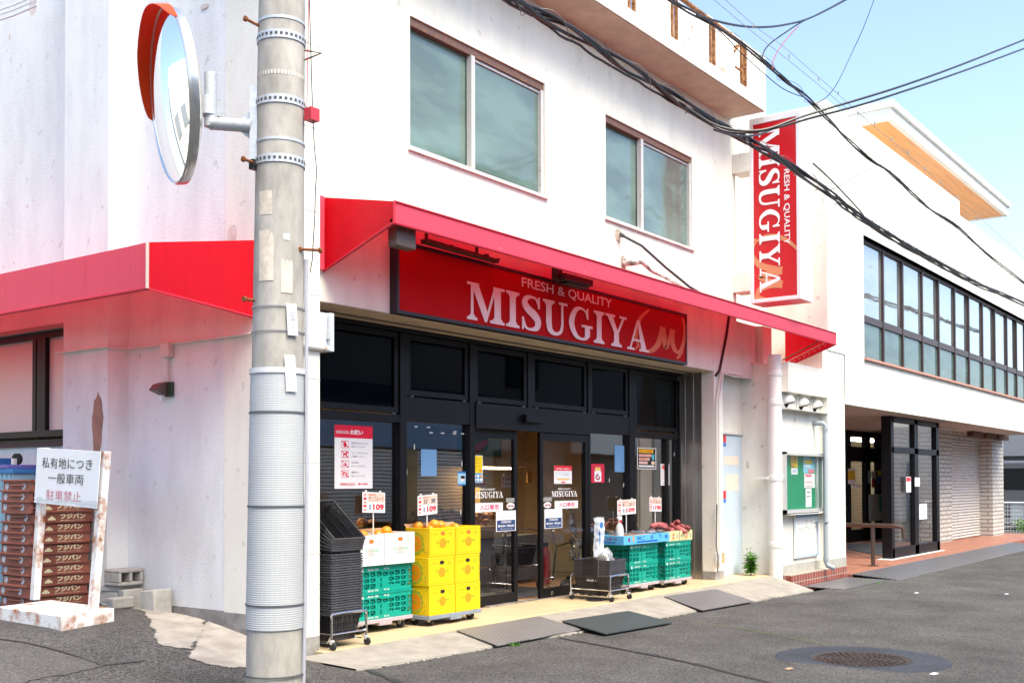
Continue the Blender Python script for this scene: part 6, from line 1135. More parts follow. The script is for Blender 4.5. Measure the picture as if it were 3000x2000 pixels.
for px,l,Y in (((1484,1472,1508,1490),'small oval sticker with red dots beside the lettering near the yellow boxes',yd+.052),((1593,1470,1615,1487),'small oval sticker with red dots on the other sliding door',yd+.006)):
    a=F(px[0],px[1],Y); b=F(px[2],px[3],Y); q=MB(); pl=Plane((a.x,Y,b.z),(b.x-a.x,0,0),(0,0,a.z-b.z),(0,-1,0)); pl.disc(q,.5,.5,.5,0,.0,20); t=solo('oval_sticker',l,'sticker',q,PAP); q=MB(); pl.disc(q,.28,.45,.15,0,.001,12); pl.disc(q,.72,.45,.15,0,.0012,12); pl.disc(q,.5,.55,.17,1,.0014,12); obj('print',q,[REDP,mat('sticker grey green',(.35,.42,.4),.6)],t)
    a=F(px[0],px[1]-14,Y); b=F(px[2],px[3]-20,Y); q=MB(); q.box(a.x-.01,b.x+.01,Y-.001,Y+.001,b.z,a.z); solo('bar_sticker','narrow grey and green bar sticker above the oval one '+('near the yellow boxes' if px[0]<1550 else 'on the other door'),'sticker',q,mat('bar grey',(.3,.3,.28),.6,col2=(.25,.42,.2),nsc=6,thr=(.5,.6)))
def f7(q,p): p.rect(q,0,.72,1,1,0,.001); p.text(q,'お客様へお願い',.12,.76,.76,.12,1,.002,.02); p.frame(q,.12,.3,.88,.66,.02,2,.001); p.text(q,'マスクの着用',.2,.45,.6,.12,3,.002,.01); p.rect(q,.15,.2,.85,.28,4,.001); p.rect(q,.4,.04,.62,.12,0,.001)
notice('red_header_notice','white notice with red header and small printed box on the sliding door',(1623,1363,1675,1416),f7,[PAP,REDP,PAP,mat('pale grey line',(.5,.52,.55),.6),mat('olive blue print',(.3,.42,.5),.6),mat('amber bar',(.8,.5,.05),.6)],Y=yd+.004)
def f8(q,p):
    p.frame(q,.0,.0,1,1,.03,0,.001); p.disc(q,.5,.62,.24,2,.001,12,.16); p.disc(q,.38,.76,.1,2,.0012,10,.09); p.disc(q,.62,.76,.1,2,.0012,10,.09); p.rect(q,.24,.06,.76,.55,1,.0014); p.disc(q,.5,.56,.26,1,.0013,14,.09); p.stroke(q,[(.5,.44,.03),(.38,.36,.04),(.36,.25,.04),(.5,.17,.04),(.63,.25,.04),(.62,.36,.03)],3,.002); p.rect(q,.47,.28,.53,.5,3,.0022)
notice('red_sticker','red window sticker with a white rounded bottle shape and ring mark',(1732,1358,1770,1413),f8,[mat('sticker crimson',(.62,.01,.06),.5),REDP,PAP,mat('sticker amber',(.8,.5,.12),.6),mat('sticker maroon',(.3,.0,.02),.6)],cat='sticker')
def f9(q,p):
    p.frame(q,0,0,1,1,.035,0,.001); p.rect(q,.1,.76,.85,.93,1,.001); p.text(q,'毎日がお買得！',.13,.78,.7,.12,2,.002,.03)
    for i in range(3): p.rect(q,.1,.58-.17*i,.75-.1*i,.70-.17*i,3,.0012)
    p.text(q,'食品スタッフ',.12,.6,.6,.09,2,.002,.03); p.text(q,'募集中',.13,.43,.4,.09,2,.002,.03); p.disc(q,.83,.30,.1,4,.001,12,.09); p.rect(q,.08,.1,.9,.18,0,.001); p.rect(q,.78,.45,.9,.7,5,.001)
notice('recruit_poster','square black flyer with yellow and pink lettering and white border on the last window',(1866,1310,1922,1374),f9,[mat('flyer black',(.01,.01,.01),.5),PAP,mat('flyer yellow',(.85,.55,.0),.6),mat('flyer orange red',(.75,.16,.02),.6),mat('flyer pink',(.8,.5,.45),.6),mat('flyer cream',(.8,.62,.4),.6),mat('flyer cyan',(.1,.5,.6),.6)])
def f10(q,p): p.disc(q,.34,.85,.22,0,.001,14,.12); p.disc(q,.74,.84,.14,0,.001,12,.1); [p.rect(q,.12,.64-.09*i,.5+.1*(i%3),.655-.09*i,1 if i%2 else 0,.001) for i in range(6)]; p.rect(q,.2,.07,.6,.11,2,.001)
notice('white_flyer','narrow white flyer with two red blobs near the window edge by the pillar',(1935,1358,1961,1421),f10,[PAP,mat('flyer coral',(.72,.16,.14),.6),mat('flyer salmon',(.72,.42,.36),.6),GRYP])
q=MB(); TAPE=mat('old tape',(.55,.56,.55),.6); random.seed(3); pl=Plane((0,yq,0),(1,0,0),(0,0,1))
for x,y_ in ((1219,1249),(1255,1251),(1263,1267),(1297,1268),(1332,1270),(1333,1264),(1355,1270),(1214,1308),(1192,1382),(1353,1357),(1350,1500),(1827,1420),(1785,1406),(1823,1372),(1975,1330)):
    c=F(x,y_,yq); w_,h_=(.05,.012) if y_<1290 else (.014,.05); pl.rect(q,c.x-w_/2,c.z-h_/2,c.x+w_/2,c.z+h_/2,0,.0)
obj('tape_scrap',q,TAPE,shop)
q=MB(); a=F(1803,1318,yq);b=F(1835,1382,yq); pl.rect(q,a.x-.02,b.z,b.x-.05,a.z+.06,0,.0); solo('blue_sheet','plain pale blue sheet stuck on the window beside the red sticker','paper',q,MATS['pale blue sheet'])
# ================================================================ INSIDE THE SHOP
q=MB(); a=F(1386,1278,2.2); b=F(1467,1338,2.2); t=thing('vegetable_poster','framed photo poster of carrots and green leaves high inside the shop','poster',(a.x,2.2,b.z)); q.box(a.x-.3,b.x,2.2,2.215,b.z,a.z+.1); obj('sheet',q,mat('poster leaf green',(.02,.08,.015),.6,col2=(.07,.2,.03),nsc=14),t)
pl=Plane((a.x-.3,2.2,b.z),(1,0,0),(0,0,1)); q=MB(); pl.stroke(q,[(.2,.05,.05),(.45,.13,.05),(.6,.2,.02)],0,.001); pl.stroke(q,[(.3,.45,.06),(.5,.36,.05),(.66,.3,.01)],1,.0015)
for i in range(6): pl.stroke(q,[(.6,.2,.006),(.75,.25+.03*i,.012),(.95,.22+.07*i,.008)],2,.002+i*.0003)
obj('print',q,[mat('carrot print',(.5,.08,.02),.6),mat('burdock print',(.35,.2,.13),.6),mat('stalk print',(.16,.35,.05),.6)],t); q=MB(); q.box(a.x-.32,b.x+.02,2.19,2.22,b.z-.02,b.z); q.box(b.x,b.x+.02,2.19,2.22,b.z,a.z+.1); obj('frame',q,mat('pine frame',(.42,.28,.13),.6),t)
sh=thing('produce_shelf','lit produce shelf stacked with onions inside behind the sliding door','shelf',(4.4,2.4,0)); q=MB(); a=F(1392,1347,2.1); b=F(1556,1368,2.1); q.box(lerp(a.x,b.x,.25),b.x-.08,2.3,2.5,b.z-.025,b.z-.003); obj('shelf_lamp',q,mat('shelf tube light',(1,.8,.5),.5,emit=9),sh); q=MB(); q.box(a.x-.5,b.x,2.1,2.6,b.z,a.z); obj('canopy',q,mat('shelf canopy',(.5,.38,.28),.6),sh)
a=F(1386,1545,2.1); b=F(1470,1572,2.1); q=MB(); q.box(a.x-.6,b.x,2.1,2.7,b.z,a.z); q.box(a.x-.6,b.x+.3,2.68,2.75,b.z,F(1400,1368,2.7).z); obj('tray',q,mat('pine tray',(.45,.28,.12),.6),sh); q=MB(); q.box(a.x-.6,F(1575,1600,2.15).x,2.15,2.7,.02,b.z); obj('base',q,mat('grey base',(.20,.20,.20),.5,nz=.2,nsc=4),sh)
random.seed(9); q=MB()
for i in range(170): q.ball((random.uniform(a.x-.55,b.x-.02),random.uniform(2.14,2.6),a.z+random.uniform(.0,.10)+ .12*random.random()),random.uniform(.028,.042),8,6,0,(1,1,.9))
tag(obj('onion_heap',q,mat('onion skin',(.42,.17,.03),.4,nz=.4,nsc=6,island=.2),smooth=180),None,None,None,'stuff')
q=MB(); y=2.0; a=F(1545,1380,y); b=F(1558,1414,y); q.box(a.x,b.x,y,y+.01,b.z,a.z); solo('yellow_tag','yellow shelf banner with small print seen in the gap between the sliding doors','sign',q,mat('banner yellow',(.62,.38,.02),.6,col2=(.35,.05,.02),nsc=30))
for (px,nm_,pr_,l) in (((1470,1391,1511,1426),'玉ねぎ大袋','199','pale pink price card reading 199 on the shelf inside'),((1388,1394,1426,1427),'みかん','169','pale pink price card reading 169 on the shelf inside')): card(px,2.05,nm_,pr_,1.0,l,stick=False)
q=MB(); a=F(1480,1690,1.5); 
def hoop(q,x,y,h,w_): q.tube(smooth([Vector((x,y,.03)),Vector((x,y,h*.8)),Vector((x+.05,y,h)),Vector((x+w_,y,h)),Vector((x+w_+.05,y,h*.85)),Vector((x+w_+.05,y,.05))],4),.014,8)
xg=F(1482,1690,1.35).x; hoop(q,xg,1.35,.72,.6); hoop(q,xg,2.0,.72,.6); q.tube([(xg,1.35,.3),(xg+.65,1.35,.3)],.01,6); q.tube([(xg,1.35,.3),(xg,2.0,.3)],.01,6); solo('guard_rail','chrome hooped rail inside behind the left sliding door','rail',q,CHR,smooth=40)
bt=put_basket(Vector((F(1500,1650,1.5).x+.22,1.62,.30)),(0,0,1.57),'black basket on the chrome rack inside the doorway','baskets inside the doorway'); bt2=put_basket(Vector((F(1500,1650,1.5).x+.22,1.62,.33)),(0,0,1.57),'upper black basket nested on the chrome rack inside the doorway','baskets inside the doorway')
sc_=thing('shopping_cart','chrome shopping cart wrapped in clear plastic inside the sliding door','cart',(5.6,1.2,0)); x=F(1665,1690,1.1).x; q=MB()
for yy in (1.05,1.4): q.tube([(x+.1,yy,.08),(x+.18,yy,.5),(x+.0,yy,.95),(x-.1,yy,.98)],.012,8); q.tube([(x-.15,yy,.12),(x+.5,yy,.12)],.01,6); q.tube([(x+.18,yy,.5),(x+.6,yy,.55)],.01,6)
q.tube([(x-.1,1.05,.98),(x-.1,1.4,.98)],.016,8); q.tube([(x+.6,1.05,.55),(x+.6,1.4,.55)],.01,6); obj('frame',q,CHR,sc_,smooth=40); q=MB()
for xx_ in (x-.15,x+.5):
    for yy in (1.05,1.4): q=MB(); q.lathe((xx_-.012,yy,.07),[(.02,0),(.06,.003),(.06,.022),(.02,.025)],16,0,(0,1,0)); obj('wheel',q,RUB,sc_)
crumple('plastic_cover','crumpled clear plastic hanging on the shopping cart inside','plastic',lambda u,v:(lerp(x-.05,x+.22,u),1.02+.06*math.sin(PI*u),lerp(.95,.35,v)),FILM,8,12,.1,31)
fx=F(1597,1650,1.6).x; fe_=thing('fire_extinguisher','small red fire extinguisher on the floor inside the doorway','extinguisher',(fx,1.6,0)); q=MB(); q.lathe((fx,1.6,.02),[(.06,0),(.065,.02),(.065,.38),(.04,.45),(.02,.47)],16); obj('cylinder',q,mat('extinguisher red',(.5,.01,.01),.35),fe_,smooth=40); q=MB(); q.box(fx-.03,fx+.05,1.58,1.62,.49,.54); obj('valve',q,BLK,fe_)
q=MB(); q.box(3.2,5.4,.95,2.0,-.0,.012); solo('entrance_mat','dark grey carpet mat inside the sliding doors','mat',q,mat('carpet grey',(.06,.058,.06),.95,nz=.25,nsc=50))
q=MB(); q.box(3.42,4.24,.70,.80,.001,.012); q.box(4.24,5.6,.70,.80,.001,.008); solo('door_sill','worn metal sill strip under the sliding doors','sill',q,mat('scuffed sill',(.25,.24,.23),.4,.5,col2=(.5,.47,.44),nsc=4,thr=(.45,.55)))
# ================================================================ STREET LEVEL THINGS
CHK=gridmat('checker plate',(.10,.095,.092),(.20,.19,.185),.055,.03,'XY',.007,.5,.48,.004,.1); CHK2=gridmat('ribbed rubber plate',(.016,.026,.028),(.055,.07,.07),.024,.5,'XY',.008,0,.55,.004,.15); CHK3=gridmat('small checker plate',(.085,.08,.085),(.16,.15,.155),.04,.025,'XY',.006,.5,.5,.003,.1)
def ap_z(x,y):
    t=max(0,min(1,(-.105-y)/.62)); return lerp(-.006,street_z(x,-.72)+.012,t**1.15)
def onapron(pts,lift): return [Vector((p.x,p.y,max(ap_z(p.x,p.y),street_z(p.x,p.y))+l)) for p,l in zip([T(*k,ap_z) for k in pts],lift)]
plate('ramp_plate','large grey checker ramp plate with lifted corner before the sliding doors',onapron(((1337,1850),(1456,1894),(1704,1845),(1579,1807)),(.018,.016,.014,.013)),CHK,.012,'step plates on the apron')
plate('ramp_plate','dark green black ribbed ramp plate before the low basket stack',onapron(((1646,1824),(1773,1860),(1970,1825),(1841,1792)),(.024,.018,.016,.016)),CHK2,.014,'step plates on the apron')
plate('ramp_plate','dark grey checker ramp plate nearest the weed and blue door',onapron(((1946,1749),(2057,1790),(2210,1763),(2096,1727)),(.014,.014,.014,.014)),CHK3,.01,'step plates on the apron')
# manhole
mc=T(2523,1931); mh=thing('manhole_cover','round rusty manhole cover in a grey concrete ring on the asphalt','manhole cover',mc); rO,rI=.655,.385
q=MB(); q.lathe((mc.x,mc.y,mc.z),[(rI,.003),(rI,.007),(rO,.007),(rO+.004,.0)],64,cap=False); obj('concrete_ring',q,asphalt('manhole ring concrete',(.028,.034,.048),(.072,.08,.10),300),mh); q=MB(); q.lathe((mc.x,mc.y,mc.z),[(rI-.02,.004),(rI-.005,.009),(rI,.009),(rI,.0)],64,cap=False); obj('frame_ring',q,mat('cast iron rim',(.05,.045,.045),.6,.4),mh)
IRON=mat('rusty cast iron',(.026,.022,.021),.6,.3,col2=(.06,.038,.03),nsc=9); q=MB(); q.lathe((mc.x,mc.y,mc.z),[(.0005,.0055),(rI-.02,.0055)],48,cap=False)
for ring_ in range(1,7):
    r=ring_*.053; n=max(5,int(r*2*PI/.052))
    for j in range(n):
        a=2*PI*(j+.5*(ring_%2))/n; x,y=mc.x+r*math.cos(a),mc.y+r*math.sin(a); s=.017; ca,sa=math.cos(a),math.sin(a); q.slab([(x+s*(ca*u-sa*v),y+s*(sa*u+ca*v),mc.z+.0055) for u,v in ((-1,-1),(1,-1),(1,1),(-1,1))],(0,0,.005))
obj('cover',q,IRON,mh)
# weed
random.seed(13); wc=Vector((8.60,.12,0)); wd=thing('weed','bright green leafy weed growing at the foot of the pale blue door','plant',wc); st=MB(); lf_=MB()
for i in range(22):
    a=random.uniform(0,2*PI); l=random.uniform(.12,.40); lean=random.uniform(.05,.45); tip=wc+Vector((math.cos(a)*lean*l,math.sin(a)*lean*l*.7,l)); st.tube([wc,wc.lerp(tip,.5)+Vector((0,0,.015)),tip],[.005,.004,.002],5)
    for k in range(11):
        t=random.uniform(.25,1.0); p=wc.lerp(tip,t); b_=random.uniform(0,2*PI); s=random.uniform(.07,.115)*(1.15-.45*t); d=Vector((math.cos(b_),math.sin(b_),random.uniform(-.3,.5))).normalized(); sd=d.cross(Vector((0,0,1))).normalized(); up_=sd.cross(d); lf_.add([p,p+d*s*.5+sd*s*.32+up_*s*.06,p+d*s*1.15-up_*s*.1,p+d*s*.5-sd*s*.32+up_*s*.06,p+d*s*.55-up_*s*.03],[(0,1,4),(1,2,4),(2,3,4),(3,0,4)])
obj('stem',st,mat('weed stem',(.10,.16,.04),.7),wd); obj('leaf',lf_,mat('weed leaf',(.085,.26,.02),.5,nz=.35,nsc=12,trans=.25),wd)
# tiny tufts and litter
random.seed(17); q=MB()
for (x,y) in ((1510,1890),(1640,1862),(1575,1872),(1510,1884),(2540,1704),(2575,1707)):
    c=T(x,y)
    for k in range(14):
        a=random.uniform(0,6.3); l=random.uniform(.02,.05); d=Vector((math.cos(a)*l,math.sin(a)*l,l*.7)); p=c+Vector((random.uniform(-.05,.05),random.uniform(-.02,.02),0)); s=Vector((-d.y,d.x,0))*.25; q.add([p-s,p+s,p+d],[(0,1,2)])
tag(obj('moss_tuft_grass',q,MATS['weed leaf']),None,None,None,'stuff')
for (x,y,l,m) in ((2948,1740,'pale blue scrap of litter far out on the asphalt',mat('litter pale',(.6,.7,.75),.5)),(2735,1975,'small white scrap of litter beside the manhole',PAP),(2310,1960,'tan dry leaf on the asphalt before the manhole',mat('dry leaf',(.4,.26,.16),.8)),(2684,1737,'thin white scrap on the asphalt below the long ramp plate',PAP)):
    c=T(x,y); q=MB(); q.slab([c+Vector((-.04,-.015,.004)),c+Vector((.035,-.025,.005)),c+Vector((.045,.012,.006)),c+Vector((-.03,.02,.004))],(0,0,.004)); solo('litter',l,'litter',q,m)
# no parking sign stand
A1=T(180,1848); B1_=T(335,1822); C1=T(2,1815); zs=max(A1.z,B1_.z,C1.z); A1=G(180,1848,zs); u=(G(335,1822,zs)-A1); v=(G(-6,1817,zs)-A1); u.z=v.z=0
sg=thing('sign_stand','rusty white standing sign with handwritten Japanese notice on a low box base','sign',A1); RW=rustpaint('rusty white paint',(.78,.77,.74),.40,6); hb=.105
q=MB(); Bp=[A1,A1+u,A1+u+v,A1+v]; q.hexa([p-Vector((0,0,.01)) for p in Bp]+[p+Vector((0,0,hb)) for p in Bp]); obj('base',q,RW,sg,bev=.006)
zt_=zs+hb; PL_,PR_=G(92,1757,zt_),G(262,1786,zt_); dl=lambda P:(P-CAM).dot(_fw)
TL_=CAM+ray(122,1311)*dl(PL_); TR_=CAM+ray(300,1322)*dl(PR_)
un=(PR_-PL_).normalized(); nf=Vector((un.y,-un.x,0)); nf=nf if nf.dot(CAM-PL_)>0 else -nf; q=MB()
for P,Q in ((PL_,TL_),(PR_,TR_)):
    w_=un*.035; d_=-nf*.055; q=MB(); q.hexa([P-w_,P+w_,P+w_+d_,P-w_+d_,Q-w_,Q+w_,Q+w_+d_,Q-w_+d_]); obj('post',q,rustpaint('rusty white post',(.76,.75,.72),.43,5),sg,bev=.004)
fb=.36; BL_=TL_.lerp(PL_,fb)+nf*.012-un*.03; BR_=TR_.lerp(PR_,fb)+nf*.012+un*.02; TLp=TL_+nf*.012-un*.04; TRp=TR_+nf*.012+un*.01; q=MB(); q.slab([BL_,BR_,TRp,TLp],nf*.006); pn=obj('panel',q,mat('white panel',(.80,.81,.81),.5,nz=.04,nsc=5),sg,bev=.002)
pl=Plane(BL_+nf*.007,(BR_-BL_),(TLp-BL_),nf); q=MB(); pl.text(q,'私有地につき',.10,.64,.80,.19,0,.001,.0); pl.text(q,'一般車両',.22,.38,.56,.18,0,.001,.0); pl.text(q,'駐車禁止',.20,.08,.56,.18,1,.001,.0); random.seed(2); 
for i in range(20): x=i/20; pl.rect(q,x,.03+random.uniform(0,.03),x+random.uniform(.03,.08),.05+random.uniform(.02,.08),2,.0008+i*.00001)
obj('lettering',q,[mat('marker black',(.05,.06,.06),.7),mat('faded red marker',(.62,.22,.27),.7),mat('grime grey',(.62,.66,.66),.8)],pn)
# bread crates
BRC=mat('red brown crate',(.21,.062,.04),.55,nz=.12,nsc=6,island=.15,col2=(.27,.085,.055)); CRM=mat('cream print',(.72,.66,.42),.6); SCR=mat('torn label',(.30,.27,.27),.8,col2=(.5,.5,.53),nsc=40,thr=(.45,.55))
yk=PL_.y+.16; xr=S(302,1500,-.24).x; xl_=F(90,1500,yk).x; cw=xr-xl_; cd=.46; zg=.281; N=12; pit=(F(90,1412,yk).z-zg)/N; hc=pit+.022
def bcrate():
    o=bpy.data.objects.new('bread_crate',None); COL.objects.link(o); hx,hd=cw/2,cd/2; q=MB(); t=.006; s=.012
    for a in ((-hx+s,hx-s,-hd+s,-hd+s+t),(-hx+s,hx-s,hd-s-t,hd-s),(-hx+s,-hx+s+t,-hd+s+t,hd-s-t),(hx-s-t,hx-s,-hd+s+t,hd-s-t)): q.box(*a,0,hc)
    q.box(-hx+s,hx-s,-hd+s,hd-s,0,.006); obj('tray',q,BRC,o,world=False); q=MB(); e=.010
    for a in ((-hx,hx,-hd,-hd+.018),(-hx,hx,hd-.018,hd),(-hx,-hx+.018,-hd,hd),(hx-.018,hx,-hd,hd)): q.box(*a,hc-e,hc)
    q.box(-hx-.006,hx+.006,-hd-.004,hd+.004,hc-.014,hc-.010); obj('rim',q,BRC,o,world=False,bev=.003)
    q=MB(); q.box(-hx+s-.018,-hx+s,-.11,.09,hc*.50,hc*.62); obj('handle_rib',q,BRC,o,world=False,bev=.004)
    pl=Plane((-hx,-hd+s,0),(1,0,0),(0,0,1)); q=MB()
    for i in (0,1):
        for j in (0,1): pl.rect(q,cw*(.055+.055*i),hc*(.16+.34*j),cw*(.095+.055*i),hc*(.40+.34*j),0,.001)
    pl2=Plane((-hx+s,hd,0),(0,-1,0),(0,0,1)); pl2.disc(q,.05,hc*.5,.012,0,.001,10); obj('hole',q,DARK,o,world=False)
    q=MB(); x=cw*.30; y=hc*.42; k=hc*.2; pl.disc(q,x,y,k,0,.001,12,k*.8); pl.disc(q,x-k*1.2,y-k*.35,k*.45,0,.0012,8); pl.disc(q,x+k*1.2,y-k*.35,k*.45,0,.0013,8); pl.text(q,'フジパン',cw*.44,hc*.36,cw*.42,hc*.40,0,.001,.05); pl.text(q,'無断使用しないでください',cw*.44,hc*.20,cw*.42,hc*.09,0,.001,.02); obj('print',q,CRM,o,world=False)
    q=MB(); random.seed(1); q.poly(blob(pl2,.07,hc*.5,.03,hc*.28,3),0); q.poly([p_+Vector((-.0005,0,0)) for p_ in blob(pl2,.33,hc*.5,.035,hc*.25,6)],0); obj('label_scrap',q,SCR,o,world=False); return o
bc0=bcrate(); random.seed(23)
for k in range(N):
    loc=(xl_+cw/2+random.uniform(-.025,.02)*(1 if k else 0),yk+cd/2+random.uniform(-.012,.012),zg+k*pit); rt=(0,0,random.uniform(-.03,.03))
    if k==0: o=bc0; o.location=loc
    else: o=dup(bc0,loc,rt)
    tag(o,'red brown bread crate with cream lettering in the stack behind the sign stand' if k<N-1 else 'topmost red brown bread crate of the stack behind the sign stand','crate','stacked bread crates')
# blue locker and dolly behind
BLU=mat('blue steel',(.03,.17,.42),.5); bl=thing('blue_locker','pale blue ribbed steel locker with blue rim behind the bread crates','locker',(-.7,3.2,.25)); Yk=2.75; xa=F(38,1500,Yk).x; xb_=-.23; zt_=F(60,1372,Yk).z; q=MB(); q.box(xa,xb_,Yk,Yk+1.1,.25,zt_-.04)
for i in range(14): q.box(xa-.008,xa,Yk+.03+i*.075,Yk+.065+i*.075,.3,zt_-.05)
obj('body',q,mat('pale blue steel',(.20,.36,.46),.5,nz=.1),bl); q=MB(); q.box(xa-.015,xb_,Yk-.015,Yk+1.11,zt_-.04,zt_); q.box(xa+.05,xb_-.02,Yk-.004,Yk+.0,.5,zt_-.1); obj('rim',q,BLU,bl,bev=.004)
zd=F(60,1345,Yk+.1).z; dd=thing('upturned_dolly','blue framed dolly lying upturned with a rubber caster on the blue locker','dolly',(-.6,3.0,zt_)); q=MB(); q.box(xa-.02,xb_,Yk+.08,Yk+.6,zt_+.001,zt_+.035); obj('frame',q,mat('dolly violet blue',(.13,.12,.36),.5),dd,bev=.005); q=MB(); c=F(46,1352,Yk+.14); q.box(xa-.02,xb_,Yk+.60,Yk+.64,zt_+.03,zd+.02); obj('back_bar',q,BLU,dd); q=MB(); q.lathe((c.x,Yk+.14,zt_+.085),[(.02,0),(.05,.003),(.05,.03),(.02,.033)],18,0,(1,.3,0)); w_=obj('caster',q,RUB,dd,smooth=40); q=MB(); q.box(c.x-.03,c.x+.0,Yk+.12,Yk+.16,zt_+.03,zt_+.09); obj('fork',q,ALS,w_)
# concrete blocks against the wall
BLOCK=mat('concrete block grey',(.40,.385,.35),.92,nz=.2,nsc=9,bump=.7,bsc=60,island=.12)
def cblock(px,size,rz,z,label,hollow=False,tilt=0):
    p=S(px[0],px[1],-.15); p.z=street_z(p.x,p.y); L,W_,H=size; q=MB()
    if hollow:
        t=.028; q.box(-L/2,L/2,-W_/2,W_/2,0,t); q.box(-L/2,L/2,-W_/2,W_/2,H-t,H)
        for x in (-L/2,-t/2,L/2-t): q.box(x,x+t,-W_/2,W_/2,t,H-t)
    else: q.box(-L/2,L/2,-W_/2,W_/2,0,H)
    random.seed(int(px[0])); q.v=[v_+Vector((random.uniform(-.006,.006),random.uniform(-.006,.006),random.uniform(-.004,.004))) for v_ in q.v] if not hollow else q.v
    o=obj('concrete_block',q,BLOCK,bev=.008); o.location=(p.x,p.y,p.z if z is None else z); o.rotation_euler=(tilt,0,rz); tag(o,label,'block','loose concrete blocks by the wall'); return o
zc=.24
cblock((462,1806),(.20,.13,.235),.15,None,'upright broken concrete block of the pair in front, farther from the crates',tilt=-.08); cblock((383,1800),(.185,.12,.22),-.1,None,'upright concrete block of the pair in front, nearer the crates',tilt=-.05)
zb_=S(345,1780,-.15); zb_=street_z(zb_.x,zb_.y)
cblock((352,1778),(.24,.19,.10),.2,zb_,'lowest slab at the back of the loose concrete block pile'); cblock((348,1776),(.22,.19,.09),.1,zb_+.105,'second slab up in the loose concrete block pile'); cblock((350,1776),(.23,.2,.045),.25,zb_+.2,'thin slab under the hollow block on the pile'); cblock((362,1772),(.25,.19,.135),.1,zb_+.25,'hollow concrete block on top of the loose pile',True)
q=MB(); p=S(352,1815,-.3); p.z=street_z(p.x,p.y); q.box(-.1,.1,-.05,.05,0,.09); o=obj('concrete_block',q,BLOCK,bev=.012); o.location=p; tag(o,'small broken block lump beside the sign base','block','loose concrete blocks by the wall')
# far bush
random.seed(29); q=MB(); 
for i in range(700):
    p=Vector((29.6+random.uniform(-.5,.5),S(2990,1560,29.6).y+random.uniform(-1.5,.12),-.2+random.random()**1.4*.34)); d=Vector((random.uniform(-1,1),random.uniform(-1,1),random.uniform(-.3,1))).normalized(); s=d.orthogonal(); q.add([p,p+d*.05+s*.025,p+d*.1,p+d*.05-s*.025],[(0,1,2,3)])
solo('bush','low green bush at the foot of the white mesh fence','bush',q,mat('bush leaf',(.07,.14,.03),.6,nz=.4,nsc=9))
# across the street: what the shop windows and the mirror look at
ob=thing('building','grey shuttered building across the street mirrored in the first shop windows','building',(-4,-11,0)); q=MB(); q.box(-14,4.2,-16,-11,-.3,5.2); obj('wall',q,mat('cream wall opposite',(.55,.50,.38),.9),ob); q=MB()
for i in range(26): z=-.1+i*.088; q.box(-12,4.0,-10.99,-10.955,z,z+.07)
obj('shutter',q,mat('opposite shutter',(.80,.80,.76),.6),ob); q=MB(); q.box(-14,4.2,-11.2,-10.9,2.2,3.4); obj('blue_band',q,mat('opposite blue band',(.14,.28,.45),.6),ob); q=MB(); q.box(-6.9,-6.5,-10.94,-10.9,-.1,2.2); q.box(1.2,1.6,-10.94,-10.9,-.1,2.2); obj('post',q,mat('opposite post',(.35,.27,.14),.7),ob)
ob=thing('building','white building with dark tiled roof across the street mirrored in the office windows','building',(12,-11,0)); q=MB(); q.box(4.6,34,-17,-11,-.3,5.6); obj('wall',q,mat('white wall opposite',(.75,.75,.72),.9),ob); q=MB(); q.slab([(4.4,-10.6,5.5),(34.2,-10.6,5.5),(34.2,-14,7.0),(4.4,-14,7.0)],(0,0,.14)); obj('roof',q,mat('dark roof tile',(.05,.055,.06),.6),ob); q=MB(); [q.box(x0,x1,-10.98,-10.9,z0,z1) for x0,x1,z0,z1 in ((5,8.5,0,2.1),(19,21,0,2.2),(22.5,28,-.1,2.15),(7,8.6,3.9,5.2),(19.5,21,4.0,5.2))]; obj('opening',q,mat('opposite dark opening',(.10,.10,.10),.5),ob)
q=MB()
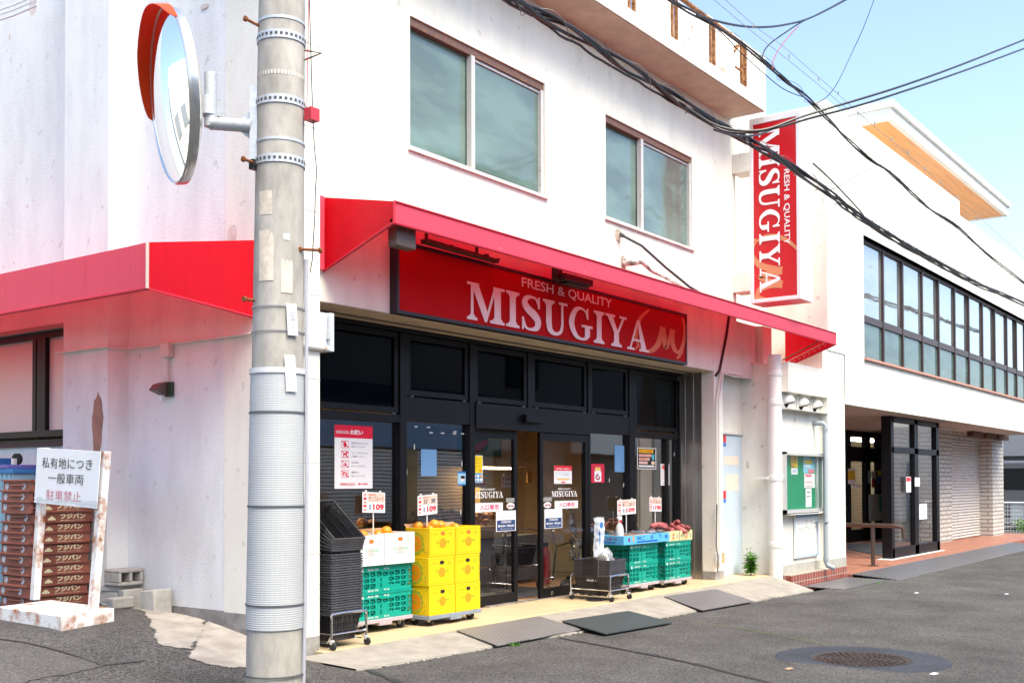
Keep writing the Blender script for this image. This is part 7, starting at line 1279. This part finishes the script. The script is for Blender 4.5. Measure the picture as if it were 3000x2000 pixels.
for i in range(25):
    z=-.12+i*.09; q.box(9.2,18.4,-10.98,-10.92,z,z+.068)
obj('shutter',q,mat('opposite shutter',(.80,.80,.76),.6),ob); q=MB(); q.box(9.2,18.4,-10.995,-10.985,-.15,2.15); obj('slat_shade_panel',q,DARK,ob); q=MB(); q.box(9,18.6,-11.2,-10.85,2.16,3.7); obj('blue_band',q,mat('opposite blue band',(.14,.28,.45),.6),ob); q=MB(); [q.box(x,x+.4,-10.93,-10.88,-.1,2.15) for x in (11.6,15.2)]; obj('post',q,mat('opposite post',(.42,.33,.17),.7),ob)  # near-black panel paints the shading between the slats
q=MB(); q.slab([(21.5,-11,3.5),(29,-11,3.5),(29,-10.1,2.8),(21.5,-10.1,2.8)],(0,0,-.02)); q.slab([(21.5,-10.1,2.8),(29,-10.1,2.8),(29,-10.1,2.15),(21.5,-10.1,2.15)],(0,.01,0)); t_=obj('tent',q,mat('pale tent',(.75,.76,.68),.8),ob); q=MB(); Plane((27.5,-10.085,2.3),(-1,0,0),(0,0,1)).text(q,'サンク',0,0,3.0,.42,0,.004,.03); obj('lettering',q,mat('tent blue',(.05,.2,.42),.6),t_)
ob=thing('building','beige flat building far up the side alley seen only in the round mirror','building',(-5,16,0)); q=MB(); q.box(-9.5,-2.6,14,24,-.3,8.2); obj('wall',q,mat('beige wall alley',(.70,.68,.60),.9),ob); q=MB(); [q.box(x,x+1.2,13.95,14.02,z,z+1.2) for x in (-8.5,-6.2,-4.2) for z in (1.2,4.4)]; obj('window',q,mat('dark window alley',(.25,.28,.30),.2),ob)
ob=thing('building','beige building at the far side of the crossing seen only in the round mirror','building',(-26,4,0)); q=MB(); q.box(-34,-24,-3,14,-.3,8.5); obj('wall',q,mat('beige wall opposite',(.68,.6,.42),.9),ob); q=MB(); [q.box(-24.02,-23.95,y,y+1.6,z,z+1.3) for y in (-1,2.5,6,9.5) for z in (1.2,4.2)]; obj('window',q,mat('dark window opposite',(.05,.07,.09),.2),ob)
for o in list(bpy.data.objects):
    if o.type=='MESH' and not o.data.polygons: bpy.data.objects.remove(o)
